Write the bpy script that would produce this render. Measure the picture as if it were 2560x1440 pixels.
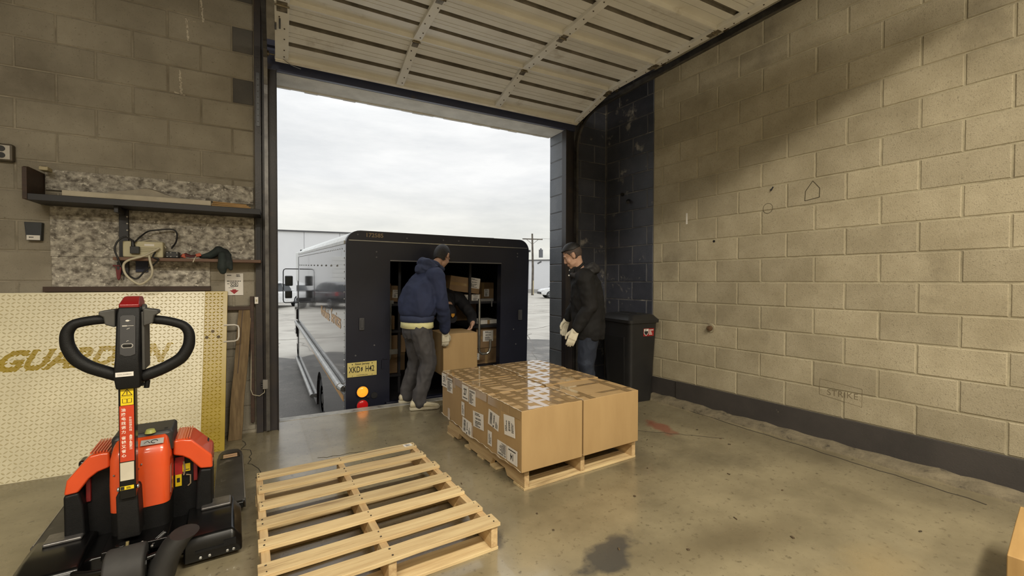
import bpy, math, random
from mathutils import Vector, Matrix, noise as mnoise
from mathutils.bvhtree import BVHTree
R_ = math.radians
sc = bpy.context.scene
for _o in list(bpy.data.objects):
    bpy.data.objects.remove(_o)
COL = sc.collection

# ------------------------------------------------------------------ camera
CAM_H = 1.338
cd = bpy.data.cameras.new('camera')
cd.sensor_width = 36.0
cd.lens = 36.0 * 1080 / 2560
cd.clip_start = 0.02
cd.clip_end = 500
cam = bpy.data.objects.new('camera', cd)
COL.objects.link(cam)
def cam_matrix(yaw, pitch, roll):
    f = Vector((math.sin(yaw) * math.cos(pitch), math.cos(yaw) * math.cos(pitch), math.sin(pitch)))
    r = Vector((math.cos(yaw), -math.sin(yaw), 0))
    u = r.cross(f)
    r2 = math.cos(roll) * r + math.sin(roll) * u
    u2 = -math.sin(roll) * r + math.cos(roll) * u
    m = Matrix((r2, u2, -f)).transposed().to_4x4()
    m.translation = Vector((0, 0, CAM_H))
    return m
cam.matrix_world = cam_matrix(0.574041477, -0.0161651165, 0.00182191912)
sc.camera = cam

# ------------------------------------------------------------------ view, sky, lamps
sc.view_settings.view_transform = 'Standard'
sc.view_settings.look = 'None'
sc.view_settings.exposure = 0.0
sc.view_settings.gamma = 1.0
sc.view_settings.use_curve_mapping = False

def make_world():
    w = bpy.data.worlds.new('overcast_sky')
    sc.world = w
    w.use_nodes = True
    nt = w.node_tree
    nt.nodes.clear()
    N = nt.nodes.new
    out = N('ShaderNodeOutputWorld'); bg = N('ShaderNodeBackground')
    tc = N('ShaderNodeTexCoord'); sep = N('ShaderNodeSeparateXYZ')
    mp = N('ShaderNodeMapping'); mp.inputs['Scale'].default_value = (1.6, 1.6, 7.0)
    n1 = N('ShaderNodeTexNoise'); n1.inputs['Scale'].default_value = 1.6; n1.inputs['Detail'].default_value = 7; n1.inputs['Roughness'].default_value = 0.6
    r1 = N('ShaderNodeValToRGB')
    r1.color_ramp.elements[0].position = 0.34; r1.color_ramp.elements[0].color = (0.70, 0.72, 0.735, 1)
    r1.color_ramp.elements[1].position = 0.64; r1.color_ramp.elements[1].color = (0.90, 0.905, 0.90, 1)
    # a little warm brightness near the horizon
    r2 = N('ShaderNodeValToRGB')
    r2.color_ramp.elements[0].position = 0.0; r2.color_ramp.elements[0].color = (1.0, 0.965, 0.83, 1)
    r2.color_ramp.elements[1].position = 0.22; r2.color_ramp.elements[1].color = (1, 1, 1, 1)
    mx = N('ShaderNodeMix'); mx.data_type = 'RGBA'; mx.blend_type = 'MULTIPLY'; mx.inputs[0].default_value = 1
    L = nt.links.new
    L(tc.outputs['Generated'], mp.inputs['Vector']); L(mp.outputs[0], n1.inputs['Vector'])
    L(n1.outputs['Fac'], r1.inputs['Fac'])
    L(tc.outputs['Generated'], sep.inputs[0]); L(sep.outputs['Z'], r2.inputs['Fac'])
    L(r1.outputs['Color'], mx.inputs[6]); L(r2.outputs['Color'], mx.inputs[7])
    zr = N('ShaderNodeMapRange'); zr.inputs[1].default_value = 0.30; zr.inputs[2].default_value = 1.0; zr.inputs[3].default_value = 1.0; zr.inputs[4].default_value = 2.1
    sc_ = N('ShaderNodeVectorMath'); sc_.operation = 'SCALE'
    L(sep.outputs['Z'], zr.inputs[0]); L(mx.outputs[2], sc_.inputs[0]); L(zr.outputs[0], sc_.inputs['Scale'])
    L(sc_.outputs[0], bg.inputs['Color'])
    bg.inputs['Strength'].default_value = 1.09
    L(bg.outputs[0], out.inputs[0])
make_world()

def area(name, loc, size, power, col, rot=(0, 0, 0)):
    l = bpy.data.lights.new(name, 'AREA'); l.shape = 'RECTANGLE'
    l.size, l.size_y = size; l.energy = power; l.color = col
    o = bpy.data.objects.new(name, l); COL.objects.link(o)
    o.location = loc; o.rotation_euler = rot
    return o
WARM = (1.0, 0.915, 0.755)
# strip lamps under the ceiling, behind the raised door
area('ceiling_lamp', (1.5, -1.35, 4.16), (2.4, 0.30), 262, WARM)
area('ceiling_lamp', (-1.9, -1.35, 4.16), (2.4, 0.30), 255, WARM)
area('ceiling_lamp', (1.5, -3.6, 4.15), (2.4, 0.30), 105, WARM)
area('ceiling_lamp', (-1.9, -3.6, 4.15), (2.4, 0.30), 105, WARM)

# ------------------------------------------------------------------ mesh helpers
def rotz(a): return Matrix.Rotation(a, 3, 'Z')
def eul(x, y, z): return Matrix.Rotation(z, 3, 'Z') @ Matrix.Rotation(y, 3, 'Y') @ Matrix.Rotation(x, 3, 'X')
class MB:
    def __init__(s):
        s.v = []; s.f = []; s.m = []
    def add(s, vs, fs, mi=0):
        b = len(s.v); s.v += [tuple(v) for v in vs]
        for f in fs:
            s.f.append(tuple(i + b for i in f)); s.m.append(mi)
        return s
    def box(s, c, d, rot=None, mi=0):
        x, y, z = d[0] / 2, d[1] / 2, d[2] / 2
        vs = [Vector((i * x, j * y, k * z)) for k in (-1, 1) for j in (-1, 1) for i in (-1, 1)]
        if rot is not None: vs = [rot @ v for v in vs]
        c = Vector(c)
        return s.add([v + c for v in vs], [(0, 2, 3, 1), (4, 5, 7, 6), (0, 1, 5, 4), (2, 6, 7, 3), (0, 4, 6, 2), (1, 3, 7, 5)], mi)
    def bb(s, a, b, mi=0):      # box from two corners
        a, b = Vector(a), Vector(b)
        return s.box((a + b) / 2, [abs(q) for q in (b - a)], None, mi)
    def beam(s, p, q, w, h, up=(0, 0, 1), mi=0):
        p, q = Vector(p), Vector(q); d = (q - p); L = d.length; y = d.normalized()
        x = y.cross(Vector(up))
        x = x.normalized() if x.length > 1e-6 else Vector((1, 0, 0))
        z = x.cross(y)
        return s.box((p + q) / 2, (w, L, h), Matrix((x, y, z)).transposed(), mi)
    def cyl(s, p, q, r0, r1=None, n=16, mi=0, caps=True):
        r1 = r0 if r1 is None else r1
        p, q = Vector(p), Vector(q); d = (q - p).normalized()
        a = d.orthogonal().normalized(); b = d.cross(a)
        vs = []
        for c, r in ((p, r0), (q, r1)):
            vs += [c + (a * math.cos(t) + b * math.sin(t)) * r for t in (2 * math.pi * i / n for i in range(n))]
        fs = [(i, (i + 1) % n, n + (i + 1) % n, n + i) for i in range(n)]
        if caps: fs += [tuple(range(n))[::-1], tuple(range(n, 2 * n))]
        return s.add(vs, fs, mi)
    def tube(s, pts, r, n=8, closed=False, mi=0, flat=1.0):
        pts = [Vector(p) for p in pts]; m = len(pts)
        rs = r if isinstance(r, (list, tuple)) else [r] * m
        vs = []; a = None
        for i, p in enumerate(pts):
            t = (pts[(i + 1) % m] - pts[i - 1]) if closed else (pts[min(i + 1, m - 1)] - pts[max(i - 1, 0)])
            t.normalize()
            if a is None: a = t.orthogonal().normalized()
            a = (a - t * a.dot(t)).normalized(); b = t.cross(a)
            vs += [p + (a * math.cos(k) + b * math.sin(k) * flat) * rs[i] for k in (2 * math.pi * j / n for j in range(n))]
        fs = []
        for i in range(m if closed else m - 1):
            j = (i + 1) % m
            fs += [(i * n + k, i * n + (k + 1) % n, j * n + (k + 1) % n, j * n + k) for k in range(n)]
        if not closed: fs += [tuple(range(n))[::-1], tuple(range((m - 1) * n, m * n))]
        return s.add(vs, fs, mi)
    def prism(s, poly, z0, z1, M=None, mi=0):   # poly in XY, extruded along Z, then M
        n = len(poly)
        vs = [Vector((x, y, z)) for z in (z0, z1) for x, y in poly]
        if M is not None: vs = [M @ v for v in vs]
        fs = [(i, (i + 1) % n, n + (i + 1) % n, n + i) for i in range(n)] + [tuple(range(n))[::-1], tuple(range(n, 2 * n))]
        return s.add(vs, fs, mi)
    def loft(s, rings, mi=0, caps=True):
        n = len(rings[0]); vs = [v for r in rings for v in r]; fs = []
        for i in range(len(rings) - 1):
            fs += [(i * n + k, i * n + (k + 1) % n, (i + 1) * n + (k + 1) % n, (i + 1) * n + k) for k in range(n)]
        if caps: fs += [tuple(range(n))[::-1], tuple(range((len(rings) - 1) * n, len(rings) * n))]
        return s.add(vs, fs, mi)
    def ell(s, c, r, rot=None, nu=14, nv=9, mi=0):
        c = Vector(c); rings = []
        vs = [Vector((0, 0, -r[2]))]
        for j in range(1, nv):
            t = -math.pi / 2 + math.pi * j / nv
            vs += [Vector((r[0] * math.cos(t) * math.cos(u), r[1] * math.cos(t) * math.sin(u), r[2] * math.sin(t))) for u in (2 * math.pi * i / nu for i in range(nu))]
        vs.append(Vector((0, 0, r[2])))
        if rot is not None: vs = [rot @ v for v in vs]
        fs = [(0, 1 + (i + 1) % nu, 1 + i) for i in range(nu)]
        for j in range(nv - 2):
            a = 1 + j * nu; b = a + nu
            fs += [(a + i, a + (i + 1) % nu, b + (i + 1) % nu, b + i) for i in range(nu)]
        a = 1 + (nv - 2) * nu; k = len(vs) - 1
        fs += [(a + i, a + (i + 1) % nu, k) for i in range(nu)]
        return s.add([v + c for v in vs], fs, mi)
    def capsule(s, pts, rs, n=14, mi=0, rot=None):  # rounded tube through joints; rs: r or (rx, ry) per joint (ry along depth axis)
        s.tube(pts, [r if not isinstance(r, tuple) else r[0] for r in rs], n, mi=mi)
        for p, r in zip(pts, rs):
            q = r if not isinstance(r, tuple) else r[0]
            s.ell(p, (q, q, q), nu=n, mi=mi)
        return s
    def mesh(s, name, mats, smooth=False):
        me = bpy.data.meshes.new(name); me.from_pydata(s.v, [], s.f)
        for m in (mats if isinstance(mats, (list, tuple)) else [mats]): me.materials.append(m)
        if any(s.m): me.polygons.foreach_set('material_index', s.m)
        if smooth: me.polygons.foreach_set('use_smooth', [True] * len(me.polygons))
        me.update(); return me
    def build(s, name, mats, parent=None, bevel=0, smooth=False, seg=2, label=None, kind=None):
        o = bpy.data.objects.new(name, s.mesh(name, mats, smooth)); COL.objects.link(o)
        if parent is not None: o.parent = parent
        if bevel:
            b = o.modifiers.new('edges', 'BEVEL'); b.width = bevel; b.segments = seg; b.limit_method = 'ANGLE'; b.angle_limit = R_(35)
            o.data.polygons.foreach_set('use_smooth', [True] * len(o.data.polygons))
            b.harden_normals = True
        if label: o['label'] = label
        if kind: o['kind'] = kind
        return o
def smooth_by_angle(o, deg=40):
    me = o.data
    me.polygons.foreach_set('use_smooth', [True] * len(me.polygons))
    try: me.set_sharp_from_angle(angle=R_(deg))
    except Exception: pass
    return o
def thing(name, label, cat, loc=(0, 0, 0), rot=(0, 0, 0), group=None):
    o = bpy.data.objects.new(name, None); COL.objects.link(o); o.empty_display_size = 0.1
    o.location = loc; o.rotation_euler = rot; o['label'] = label; o['category'] = cat
    if group: o['group'] = group
    return o
def tag(o, label, cat, group=None):
    o['label'] = label; o['category'] = cat
    if group: o['group'] = group
    return o
def inst(src, name, parent, loc, rot=(0, 0, 0), scale=(1, 1, 1), mat=None):
    o = bpy.data.objects.new(name, src); COL.objects.link(o); o.parent = parent
    o.location = loc; o.rotation_euler = rot; o.scale = scale
    return o
def remesh(mb, voxel, it=6, lam=0.5):   # one continuous skin from overlapping shapes
    me = bpy.data.meshes.new('tmp'); me.from_pydata(mb.v, [], mb.f); me.update()
    o = bpy.data.objects.new('tmp', me); COL.objects.link(o)
    m = o.modifiers.new('r', 'REMESH'); m.mode = 'VOXEL'; m.voxel_size = voxel; m.use_smooth_shade = True
    sm = o.modifiers.new('s', 'SMOOTH'); sm.factor = lam; sm.iterations = it
    dg = bpy.context.evaluated_depsgraph_get(); dg.update()
    out = bpy.data.meshes.new_from_object(o.evaluated_get(dg))
    bpy.data.objects.remove(o); bpy.data.meshes.remove(me)
    out.polygons.foreach_set('use_smooth', [True] * len(out.polygons))
    return out
def link_mesh(name, me, mats, parent=None, label=None):
    me.name = name; me.materials.clear()
    for m in (mats if isinstance(mats, (list, tuple)) else [mats]): me.materials.append(m)
    o = bpy.data.objects.new(name, me); COL.objects.link(o)
    if parent is not None: o.parent = parent
    if label: o['label'] = label
    return o
_txt = {}
def text_mb(body, size, depth=0.0004, shear=0.0, ax='CENTER', weight=0.0):
    """Flat lettering: vertices and faces of the words, in the XY plane, centred."""
    cu = bpy.data.curves.new('words', 'FONT'); cu.body = body; cu.size = size; cu.extrude = depth; cu.shear = shear
    cu.align_x = ax; cu.align_y = 'CENTER'; cu.offset = weight; cu.resolution_u = 3
    o = bpy.data.objects.new('words', cu); COL.objects.link(o)
    dg = bpy.context.evaluated_depsgraph_get(); dg.update()
    me = bpy.data.meshes.new_from_object(o.evaluated_get(dg))
    vs = [v.co.copy() for v in me.vertices]; fs = [tuple(q.vertices) for q in me.polygons]
    bpy.data.objects.remove(o); bpy.data.curves.remove(cu); bpy.data.meshes.remove(me)
    return vs, fs
def put_text(mb, body, size, M, mi=0, sx=1.0, **k):
    vs, fs = text_mb(body, size, **k)
    if vs: mb.add([M @ Vector((v.x * sx, v.y, v.z)) for v in vs], fs, mi)
    return mb
def frame(o, x, y):      # matrix with origin o, in-plane axes x, y and normal x cross y
    x = Vector(x).normalized(); y = Vector(y).normalized(); z = x.cross(y)
    m = Matrix((x, y, z)).transposed().to_4x4(); m.translation = Vector(o); return m

# ------------------------------------------------------------------ materials
def srgb(r, g, b):
    f = lambda c: c / 12.92 if c <= 0.04045 else ((c + 0.055) / 1.055) ** 2.4
    return (f(r / 255), f(g / 255), f(b / 255))
def pm(name, c1, c2=None, scale=6, rough=0.6, metal=0.0, bump=0.0, bscale=90, stretch=(1, 1, 1), world=False, rand=0.0, c3=None, t3=0.6, s3=3, coat=0.0, spec=0.5, emit=None, estr=0, lo=0.35, hi=0.65, rr=0.0, alpha=1.0, trans=0.0, detail=5, t3w=0.08, speck=None):
    m = bpy.data.materials.new(name); m.use_nodes = True
    nt = m.node_tree; N = nt.nodes.new; L = nt.links.new
    b = nt.nodes['Principled BSDF']
    b.inputs['Roughness'].default_value = rough; b.inputs['Metallic'].default_value = metal
    b.inputs['Specular IOR Level'].default_value = spec; b.inputs['Coat Weight'].default_value = coat
    b.inputs['Alpha'].default_value = alpha; b.inputs['Transmission Weight'].default_value = trans
    if emit: b.inputs['Emission Color'].default_value = (*emit, 1); b.inputs['Emission Strength'].default_value = estr
    c2 = c2 or tuple(x * 0.8 for x in c1)
    if world:
        g = N('ShaderNodeNewGeometry'); vec = g.outputs['Position']
    else:
        tc = N('ShaderNodeTexCoord'); vec = tc.outputs['Object']
    mp = N('ShaderNodeMapping'); mp.inputs['Scale'].default_value = stretch
    L(vec, mp.inputs['Vector']); v = mp.outputs[0]
    oi = N('ShaderNodeObjectInfo')
    if not world:
        ad = N('ShaderNodeVectorMath'); ad.operation = 'ADD'
        ms = N('ShaderNodeMath'); ms.operation = 'MULTIPLY'; ms.inputs[1].default_value = 37.0
        L(oi.outputs['Random'], ms.inputs[0]); L(v, ad.inputs[0]); L(ms.outputs[0], ad.inputs[1]); v = ad.outputs[0]
    n = N('ShaderNodeTexNoise'); n.inputs['Scale'].default_value = scale; n.inputs['Detail'].default_value = detail; n.inputs['Roughness'].default_value = 0.6
    L(v, n.inputs['Vector'])
    r = N('ShaderNodeValToRGB'); e = r.color_ramp.elements
    e[0].position = lo; e[0].color = (*c1, 1); e[1].position = hi; e[1].color = (*c2, 1)
    L(n.outputs['Fac'], r.inputs['Fac']); col = r.outputs['Color']
    if c3:
        n3 = N('ShaderNodeTexNoise'); n3.inputs['Scale'].default_value = s3; n3.inputs['Detail'].default_value = 6; n3.inputs['Roughness'].default_value = 0.65
        L(v, n3.inputs['Vector'])
        r3 = N('ShaderNodeValToRGB'); r3.color_ramp.elements[0].position = t3; r3.color_ramp.elements[1].position = t3 + t3w
        L(n3.outputs['Fac'], r3.inputs['Fac'])
        mx = N('ShaderNodeMix'); mx.data_type = 'RGBA'; mx.inputs[7].default_value = (*c3, 1)
        L(r3.outputs['Color'], mx.inputs[0]); L(col, mx.inputs[6]); col = mx.outputs[2]
    if speck:      # fine open pits: (scale, threshold, colour)
        ns = N('ShaderNodeTexNoise'); ns.inputs['Scale'].default_value = speck[0]; ns.inputs['Detail'].default_value = 4; ns.inputs['Roughness'].default_value = 0.7
        L(v, ns.inputs['Vector'])
        rs = N('ShaderNodeValToRGB'); rs.color_ramp.elements[0].position = speck[1]; rs.color_ramp.elements[1].position = speck[1] + 0.12
        L(ns.outputs['Fac'], rs.inputs['Fac'])
        mxs = N('ShaderNodeMix'); mxs.data_type = 'RGBA'; mxs.inputs[7].default_value = (*speck[2], 1)
        L(rs.outputs['Color'], mxs.inputs[0]); L(col, mxs.inputs[6]); col = mxs.outputs[2]
    if rand:
        mr = N('ShaderNodeMapRange'); mr.inputs[3].default_value = 1 - rand; mr.inputs[4].default_value = 1 + rand
        L(oi.outputs['Random'], mr.inputs[0])
        hv = N('ShaderNodeHueSaturation'); L(mr.outputs[0], hv.inputs['Value']); L(col, hv.inputs['Color']); col = hv.outputs[0]
    L(col, b.inputs['Base Color'])
    if rr:
        mr2 = N('ShaderNodeMapRange'); mr2.inputs[3].default_value = max(0.02, rough - rr); mr2.inputs[4].default_value = min(1, rough + rr)
        L(n.outputs['Fac'], mr2.inputs[0]); L(mr2.outputs[0], b.inputs['Roughness'])
    if bump:
        nb = N('ShaderNodeTexNoise'); nb.inputs['Scale'].default_value = bscale; nb.inputs['Detail'].default_value = 3
        L(v, nb.inputs['Vector'])
        bp = N('ShaderNodeBump'); bp.inputs['Strength'].default_value = bump; bp.inputs['Distance'].default_value = 0.004
        L(nb.outputs['Fac'], bp.inputs['Height']); L(bp.outputs[0], b.inputs['Normal'])
    return m
MAT = {}
def mat(name, *a, **k):
    if name not in MAT: MAT[name] = pm(name, *a, **k)
    return MAT[name]
# ================================================================== the setting
XR = 4.1095            # inner face of the right wall
YF = 4.4187            # distance of the front wall's inner face
DE = 0.079977          # the front wall is not square to the right wall
FS = Vector((math.cos(DE), -math.sin(DE), 0)); FN = Vector((math.sin(DE), math.cos(DE), 0))
def F(s, t, z=0.0): return FS * s + FN * t + Vector((0, 0, z))
FROT = -DE
CH = 0.21844; CL = 0.43688; Z0 = 0.0199     # block course height and length, foot of the first course
TH = 0.315              # thickness of the front wall

m_block = mat('cream_block', srgb(168, 158, 134), srgb(150, 140, 116), scale=3.5, rough=0.85, bump=0.55, bscale=150, world=True, rand=0.10, c3=srgb(96, 88, 72), t3=0.60, s3=0.9, t3w=0.22, speck=(120, 0.56, srgb(122, 113, 93)))
m_blockw = mat('grey_brown_block', srgb(150, 143, 128), srgb(130, 123, 109), scale=2.5, rough=0.85, bump=0.5, bscale=120, world=True, rand=0.08, c3=srgb(92, 84, 72), t3=0.58, s3=0.8, t3w=0.22, speck=(90, 0.60, srgb(98, 90, 76)))
m_mortar = mat('cream_mortar', srgb(170, 161, 135), srgb(146, 137, 114), scale=9, rough=0.9, bump=0.5, bscale=120, world=True, c3=srgb(96, 88, 70), t3=0.56, s3=1.1, t3w=0.2)
m_dark = mat('navy_black_paint', srgb(54, 57, 67), srgb(66, 68, 78), scale=4, rough=0.45, bump=0.4, bscale=90, world=True, rand=0.15, c3=srgb(138, 135, 130), t3=0.615, s3=4.5, t3w=0.10)
m_darkm = mat('navy_black_joint', srgb(104, 103, 104), srgb(62, 63, 68), scale=5, rough=0.6, bump=0.4, world=True, c3=srgb(150, 146, 136), t3=0.62, s3=3.5)
m_slate = mat('slate_blue_paint', srgb(98, 105, 115), srgb(112, 118, 127), scale=4, rough=0.45, bump=0.5, bscale=60, rand=0.05)
m_base = mat('charcoal_base_paint', srgb(66, 62, 60), srgb(56, 53, 52), scale=3, rough=0.55, bump=0.3, world=True, c3=srgb(170, 160, 138), t3=0.71, s3=7, t3w=0.03)
m_curb = mat('crumbling_concrete', srgb(124, 114, 93), srgb(96, 88, 72), scale=9, rough=0.9, bump=1.0, bscale=60, world=True, c3=srgb(62, 56, 46), t3=0.58, s3=9)
m_steel = mat('dark_painted_steel', srgb(44, 42, 46), srgb(56, 50, 48), scale=5, rough=0.38, metal=0.0, bump=0.15, world=True, c3=srgb(74, 60, 50), t3=0.62, s3=4)
m_navy = mat('navy_steel', srgb(60, 65, 92), srgb(66, 70, 92), scale=4, rough=0.35, bump=0.15, world=True, c3=srgb(86, 80, 74), t3=0.64, s3=3)
m_galv = mat('galvanised_steel', srgb(150, 148, 142), srgb(120, 118, 112), scale=12, rough=0.32, metal=0.9)
m_stucco = mat('pale_soffit', srgb(226, 225, 220), srgb(206, 205, 200), scale=6, rough=0.8, bump=0.4, world=True)
m_ceil = mat('dark_ceiling', srgb(92, 84, 70), srgb(72, 66, 56), scale=2, rough=0.9, world=True)

def floor_mat():
    m = pm('worn_concrete', srgb(146, 136, 110), srgb(112, 103, 82), scale=2.2, rough=0.26, bump=0.12, bscale=30, world=True, c3=srgb(84, 77, 62), t3=0.55, s3=0.75, t3w=0.2, rr=0.14, lo=0.3, hi=0.7, detail=12, speck=(26, 0.58, srgb(92, 84, 66)), spec=0.9, coat=0.2)
    nt = m.node_tree; N = nt.nodes.new; L = nt.links.new
    b = nt.nodes['Principled BSDF']; col = b.inputs['Base Color'].links[0].from_socket
    g = N('ShaderNodeNewGeometry')
    def spot(col, cx, cy, ang, rx, ry, c, hard=0.25, ns=5.0, amt=1.0):
        mp = N('ShaderNodeMapping'); mp.vector_type = 'TEXTURE'
        mp.inputs['Location'].default_value = (cx, cy, 0); mp.inputs['Rotation'].default_value = (0, 0, ang); mp.inputs['Scale'].default_value = (rx, ry, 1)
        L(g.outputs['Position'], mp.inputs['Vector'])
        n = N('ShaderNodeTexNoise'); n.inputs['Scale'].default_value = ns; n.inputs['Detail'].default_value = 6; L(g.outputs['Position'], n.inputs['Vector'])
        ln = N('ShaderNodeVectorMath'); ln.operation = 'LENGTH'; L(mp.outputs[0], ln.inputs[0])
        ad = N('ShaderNodeMath'); ad.operation = 'MULTIPLY_ADD'; ad.inputs[1].default_value = 1.6; L(n.outputs['Fac'], ad.inputs[0]); L(ln.outputs['Value'], ad.inputs[2])
        r = N('ShaderNodeMapRange'); r.inputs[1].default_value = 1.0 + 0.8; r.inputs[2].default_value = 1.0 + 0.8 - hard; r.inputs[3].default_value = 0; r.inputs[4].default_value = amt
        L(ad.outputs[0], r.inputs[0])
        mx = N('ShaderNodeMix'); mx.data_type = 'RGBA'; mx.inputs[7].default_value = (*c, 1)
        L(r.outputs[0], mx.inputs[0]); L(col, mx.inputs[6]); return mx.outputs[2]
    col = spot(col, 3.28, 2.55, 1.2, 0.25, 0.10, srgb(128, 66, 52), 0.5, 8, 0.8)          # red paint spill
    col = spot(col, 1.55, 1.50, 0.2, 0.24, 0.11, srgb(62, 62, 62), 0.35, 7, 0.85)         # dark oil stains
    col = spot(col, 1.13, 1.88, 0.9, 0.10, 0.05, srgb(70, 66, 58), 0.5, 12, 0.7)
    col = spot(col, 2.2, 1.25, -0.2, 0.75, 0.16, srgb(92, 82, 62), 0.9, 3, 0.55)
    col = spot(col, 2.35, 0.75, -0.1, 0.6, 0.18, srgb(152, 134, 98), 0.9, 3, 0.6)
    L(col, b.inputs['Base Color'])
    return m
m_floor = floor_mat(); MAT['worn_concrete'] = m_floor

# floor slab of the bay, its edge cut along the dock
fl = MB()
a, b_ = F(-6.5, YF + TH), F(6.5, YF + TH)
pts = [(-6.2, -5.2), (4.4, -5.2), tuple(F(4.6, YF + TH))[:2], tuple(F(-5.5, YF + TH))[:2]]
fl.prism(pts, -0.16, 0.0)
floor = fl.build('floor', m_floor, kind='structure')
# steel-faced lip along the dock edge
lip = MB()
lip.prism([tuple(F(-0.012, YF + 0.20))[:2], tuple(F(3.11, YF + 0.20))[:2], tuple(F(3.11, YF + TH + 0.004))[:2], tuple(F(-0.012, YF + TH + 0.004))[:2]], -0.1, 0.004)
lip.build('dock_edge', mat('pale_worn_steel', srgb(168, 166, 160), srgb(128, 126, 120), scale=7, rough=0.42, bump=0.3, world=True, c3=srgb(92, 88, 80), t3=0.6, s3=6), floor, bevel=0.006)
# a thin crack and loose chips
ck = MB()
def crackline(pts, w, z=0.0008):
    for p, q in zip(pts, pts[1:]): ck.beam((p[0], p[1], z), (q[0], q[1], z), w, 0.0012)
rnd = random.Random(5)
def jag(p, q, n, a):
    return [(p[0] + (q[0] - p[0]) * i / n + rnd.uniform(-a, a), p[1] + (q[1] - p[1]) * i / n + rnd.uniform(-a, a)) for i in range(n + 1)]
crackline(jag((0.05, 4.22), (0.16, 3.30), 14, 0.03), 0.005)
crackline(jag((3.965, 2.9), (3.80, 0.60), 26, 0.012), 0.010)
crackline(jag((2.95, 2.72), (3.50, 2.1), 14, 0.012), 0.005)
crackline(jag((0.52, 3.50), (0.86, 3.45), 8, 0.02), 0.004)
ck.build('crack', mat('crack_dark', srgb(52, 46, 38), rough=0.95), floor)
chips = MB()
for i in range(46):
    x, y = rnd.uniform(0.6, 3.6), rnd.uniform(0.7, 3.4)
    if (1.4 < x < 2.7 and 2.1 < y < 3.75) or (x < 1.2 and y > 1.75): continue
    chips.box((x, y, 0.003), (rnd.uniform(0.006, 0.028), rnd.uniform(0.004, 0.012), 0.005), rotz(rnd.uniform(0, 3)))
cm = chips.build('debris', mat('wood_chip', srgb(96, 78, 54), srgb(60, 52, 40), scale=20, rough=0.9)); cm['kind'] = 'stuff'

ceil = MB(); ceil.bb((-6.2, -5.2, 4.33), (4.32, 4.8, 4.45)); ceil.build('ceiling', m_ceil, kind='structure')
wl = MB(); wl.bb((-4.7, -5.2, 0), (-4.5, 5.0, 4.33)); wl.build('wall_left', m_blockw, kind='structure')
wb = MB(); wb.bb((-4.5, -5.2, 0), (XR, -5.0, 4.33)); wb.build('wall_back', m_blockw, kind='structure')

# ---------------------------------------------------------------- block walls
_bm = {}
def block_mesh(w, h, m, key):
    k = (round(w, 3), round(h, 3), key)
    if k not in _bm:
        b = MB(); x, z = w / 2, h / 2; c = 0.006; d = 0.005
        b.add([(-x, 0.02, -z), (x, 0.02, -z), (x, 0.02, z), (-x, 0.02, z), (-x, 0, -z), (x, 0, -z), (x, 0, z), (-x, 0, z), (-x + c, -d, -z + c), (x - c, -d, -z + c), (x - c, -d, z - c), (-x + c, -d, z - c)],
              [(8, 9, 10, 11), (4, 5, 9, 8), (5, 6, 10, 9), (6, 7, 11, 10), (7, 4, 8, 11), (0, 1, 5, 4), (1, 2, 6, 5), (2, 3, 7, 6), (3, 0, 4, 7)])
        _bm[k] = b.mesh('block', m)
    return _bm[k]
def blocks(parent, P, ang, u0, u1, z0, z1, phase, pick, cuts=()):
    """Courses of blocks on a wall face. P(u) gives a point on the face, the face looks along local -Y turned by ang."""
    k = 0
    while True:
        lo = Z0 + CH * k; hi = lo + CH; k += 1
        if lo >= z1 - 0.02: break
        if hi <= z0 + 0.02: continue
        zl, zh = max(lo, z0), min(hi, z1)
        off = phase + (CL / 2 if k % 2 == 0 else 0)
        e = [u0]; n = math.floor((u0 - off) / CL) + 1
        while off + n * CL < u1 - 0.03:
            if off + n * CL > u0 + 0.03: e.append(off + n * CL)
            n += 1
        e.append(u1); e = sorted(set(e + [c for c in cuts if u0 < c < u1]))
        for a, b in zip(e, e[1:]):
            if b - a < 0.03: continue
            key, m = pick((a + b) / 2, (zl + zh) / 2)
            if key is None: continue
            w, h = b - a - 0.009, zh - zl - 0.009
            p = P((a + b) / 2); dz = rnd.uniform(-0.0012, 0.0012)
            o = inst(block_mesh(w, h, m, key), 'block', parent, (p[0] + rnd.uniform(-.001, .001), p[1], (zl + zh) / 2 + dz), (rnd.uniform(-.004, .004), 0, ang + rnd.uniform(-.003, .003)))

# right wall: the mortar bed, then each block
PAINT_Y = 3.33
wr = MB(); wr.bb((XR, -5.2, 0.0), (XR + 0.2, 4.12, 4.33))
wall_right = wr.build('wall_right', m_mortar, kind='structure')
wp = MB(); wp.bb((XR - 0.0012, PAINT_Y, 0.0), (XR + 0.01, 4.10, 4.33)); wp.build('painted_joints', m_darkm, wall_right)
pick_r = lambda u, z: ('d', m_dark) if -u > PAINT_Y else (('n', None) if False else ('c', m_block))
# along the wall u runs towards the camera: u = -Y
blocks(wall_right, lambda u: (XR, -u, 0), -math.pi / 2, -4.08, 1.3, CH + Z0 - 0.01, 4.30, -2.5462, pick_r, cuts=(-PAINT_Y,))
blocks(wall_right, lambda u: (XR, -u, 0), -math.pi / 2, -4.08, -3.0, 0.0, CH + Z0, -2.5462 , lambda u, z: ('d', m_dark) if -u > PAINT_Y else ('b', m_base))
bs = MB()
bs.bb((XR - 0.022, -5.0, 0.0), (XR + 0.01, 3.0, 0.2385)); 
base = bs.build('baseboard_right', m_base, bevel=0.004, kind='structure')
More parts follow.
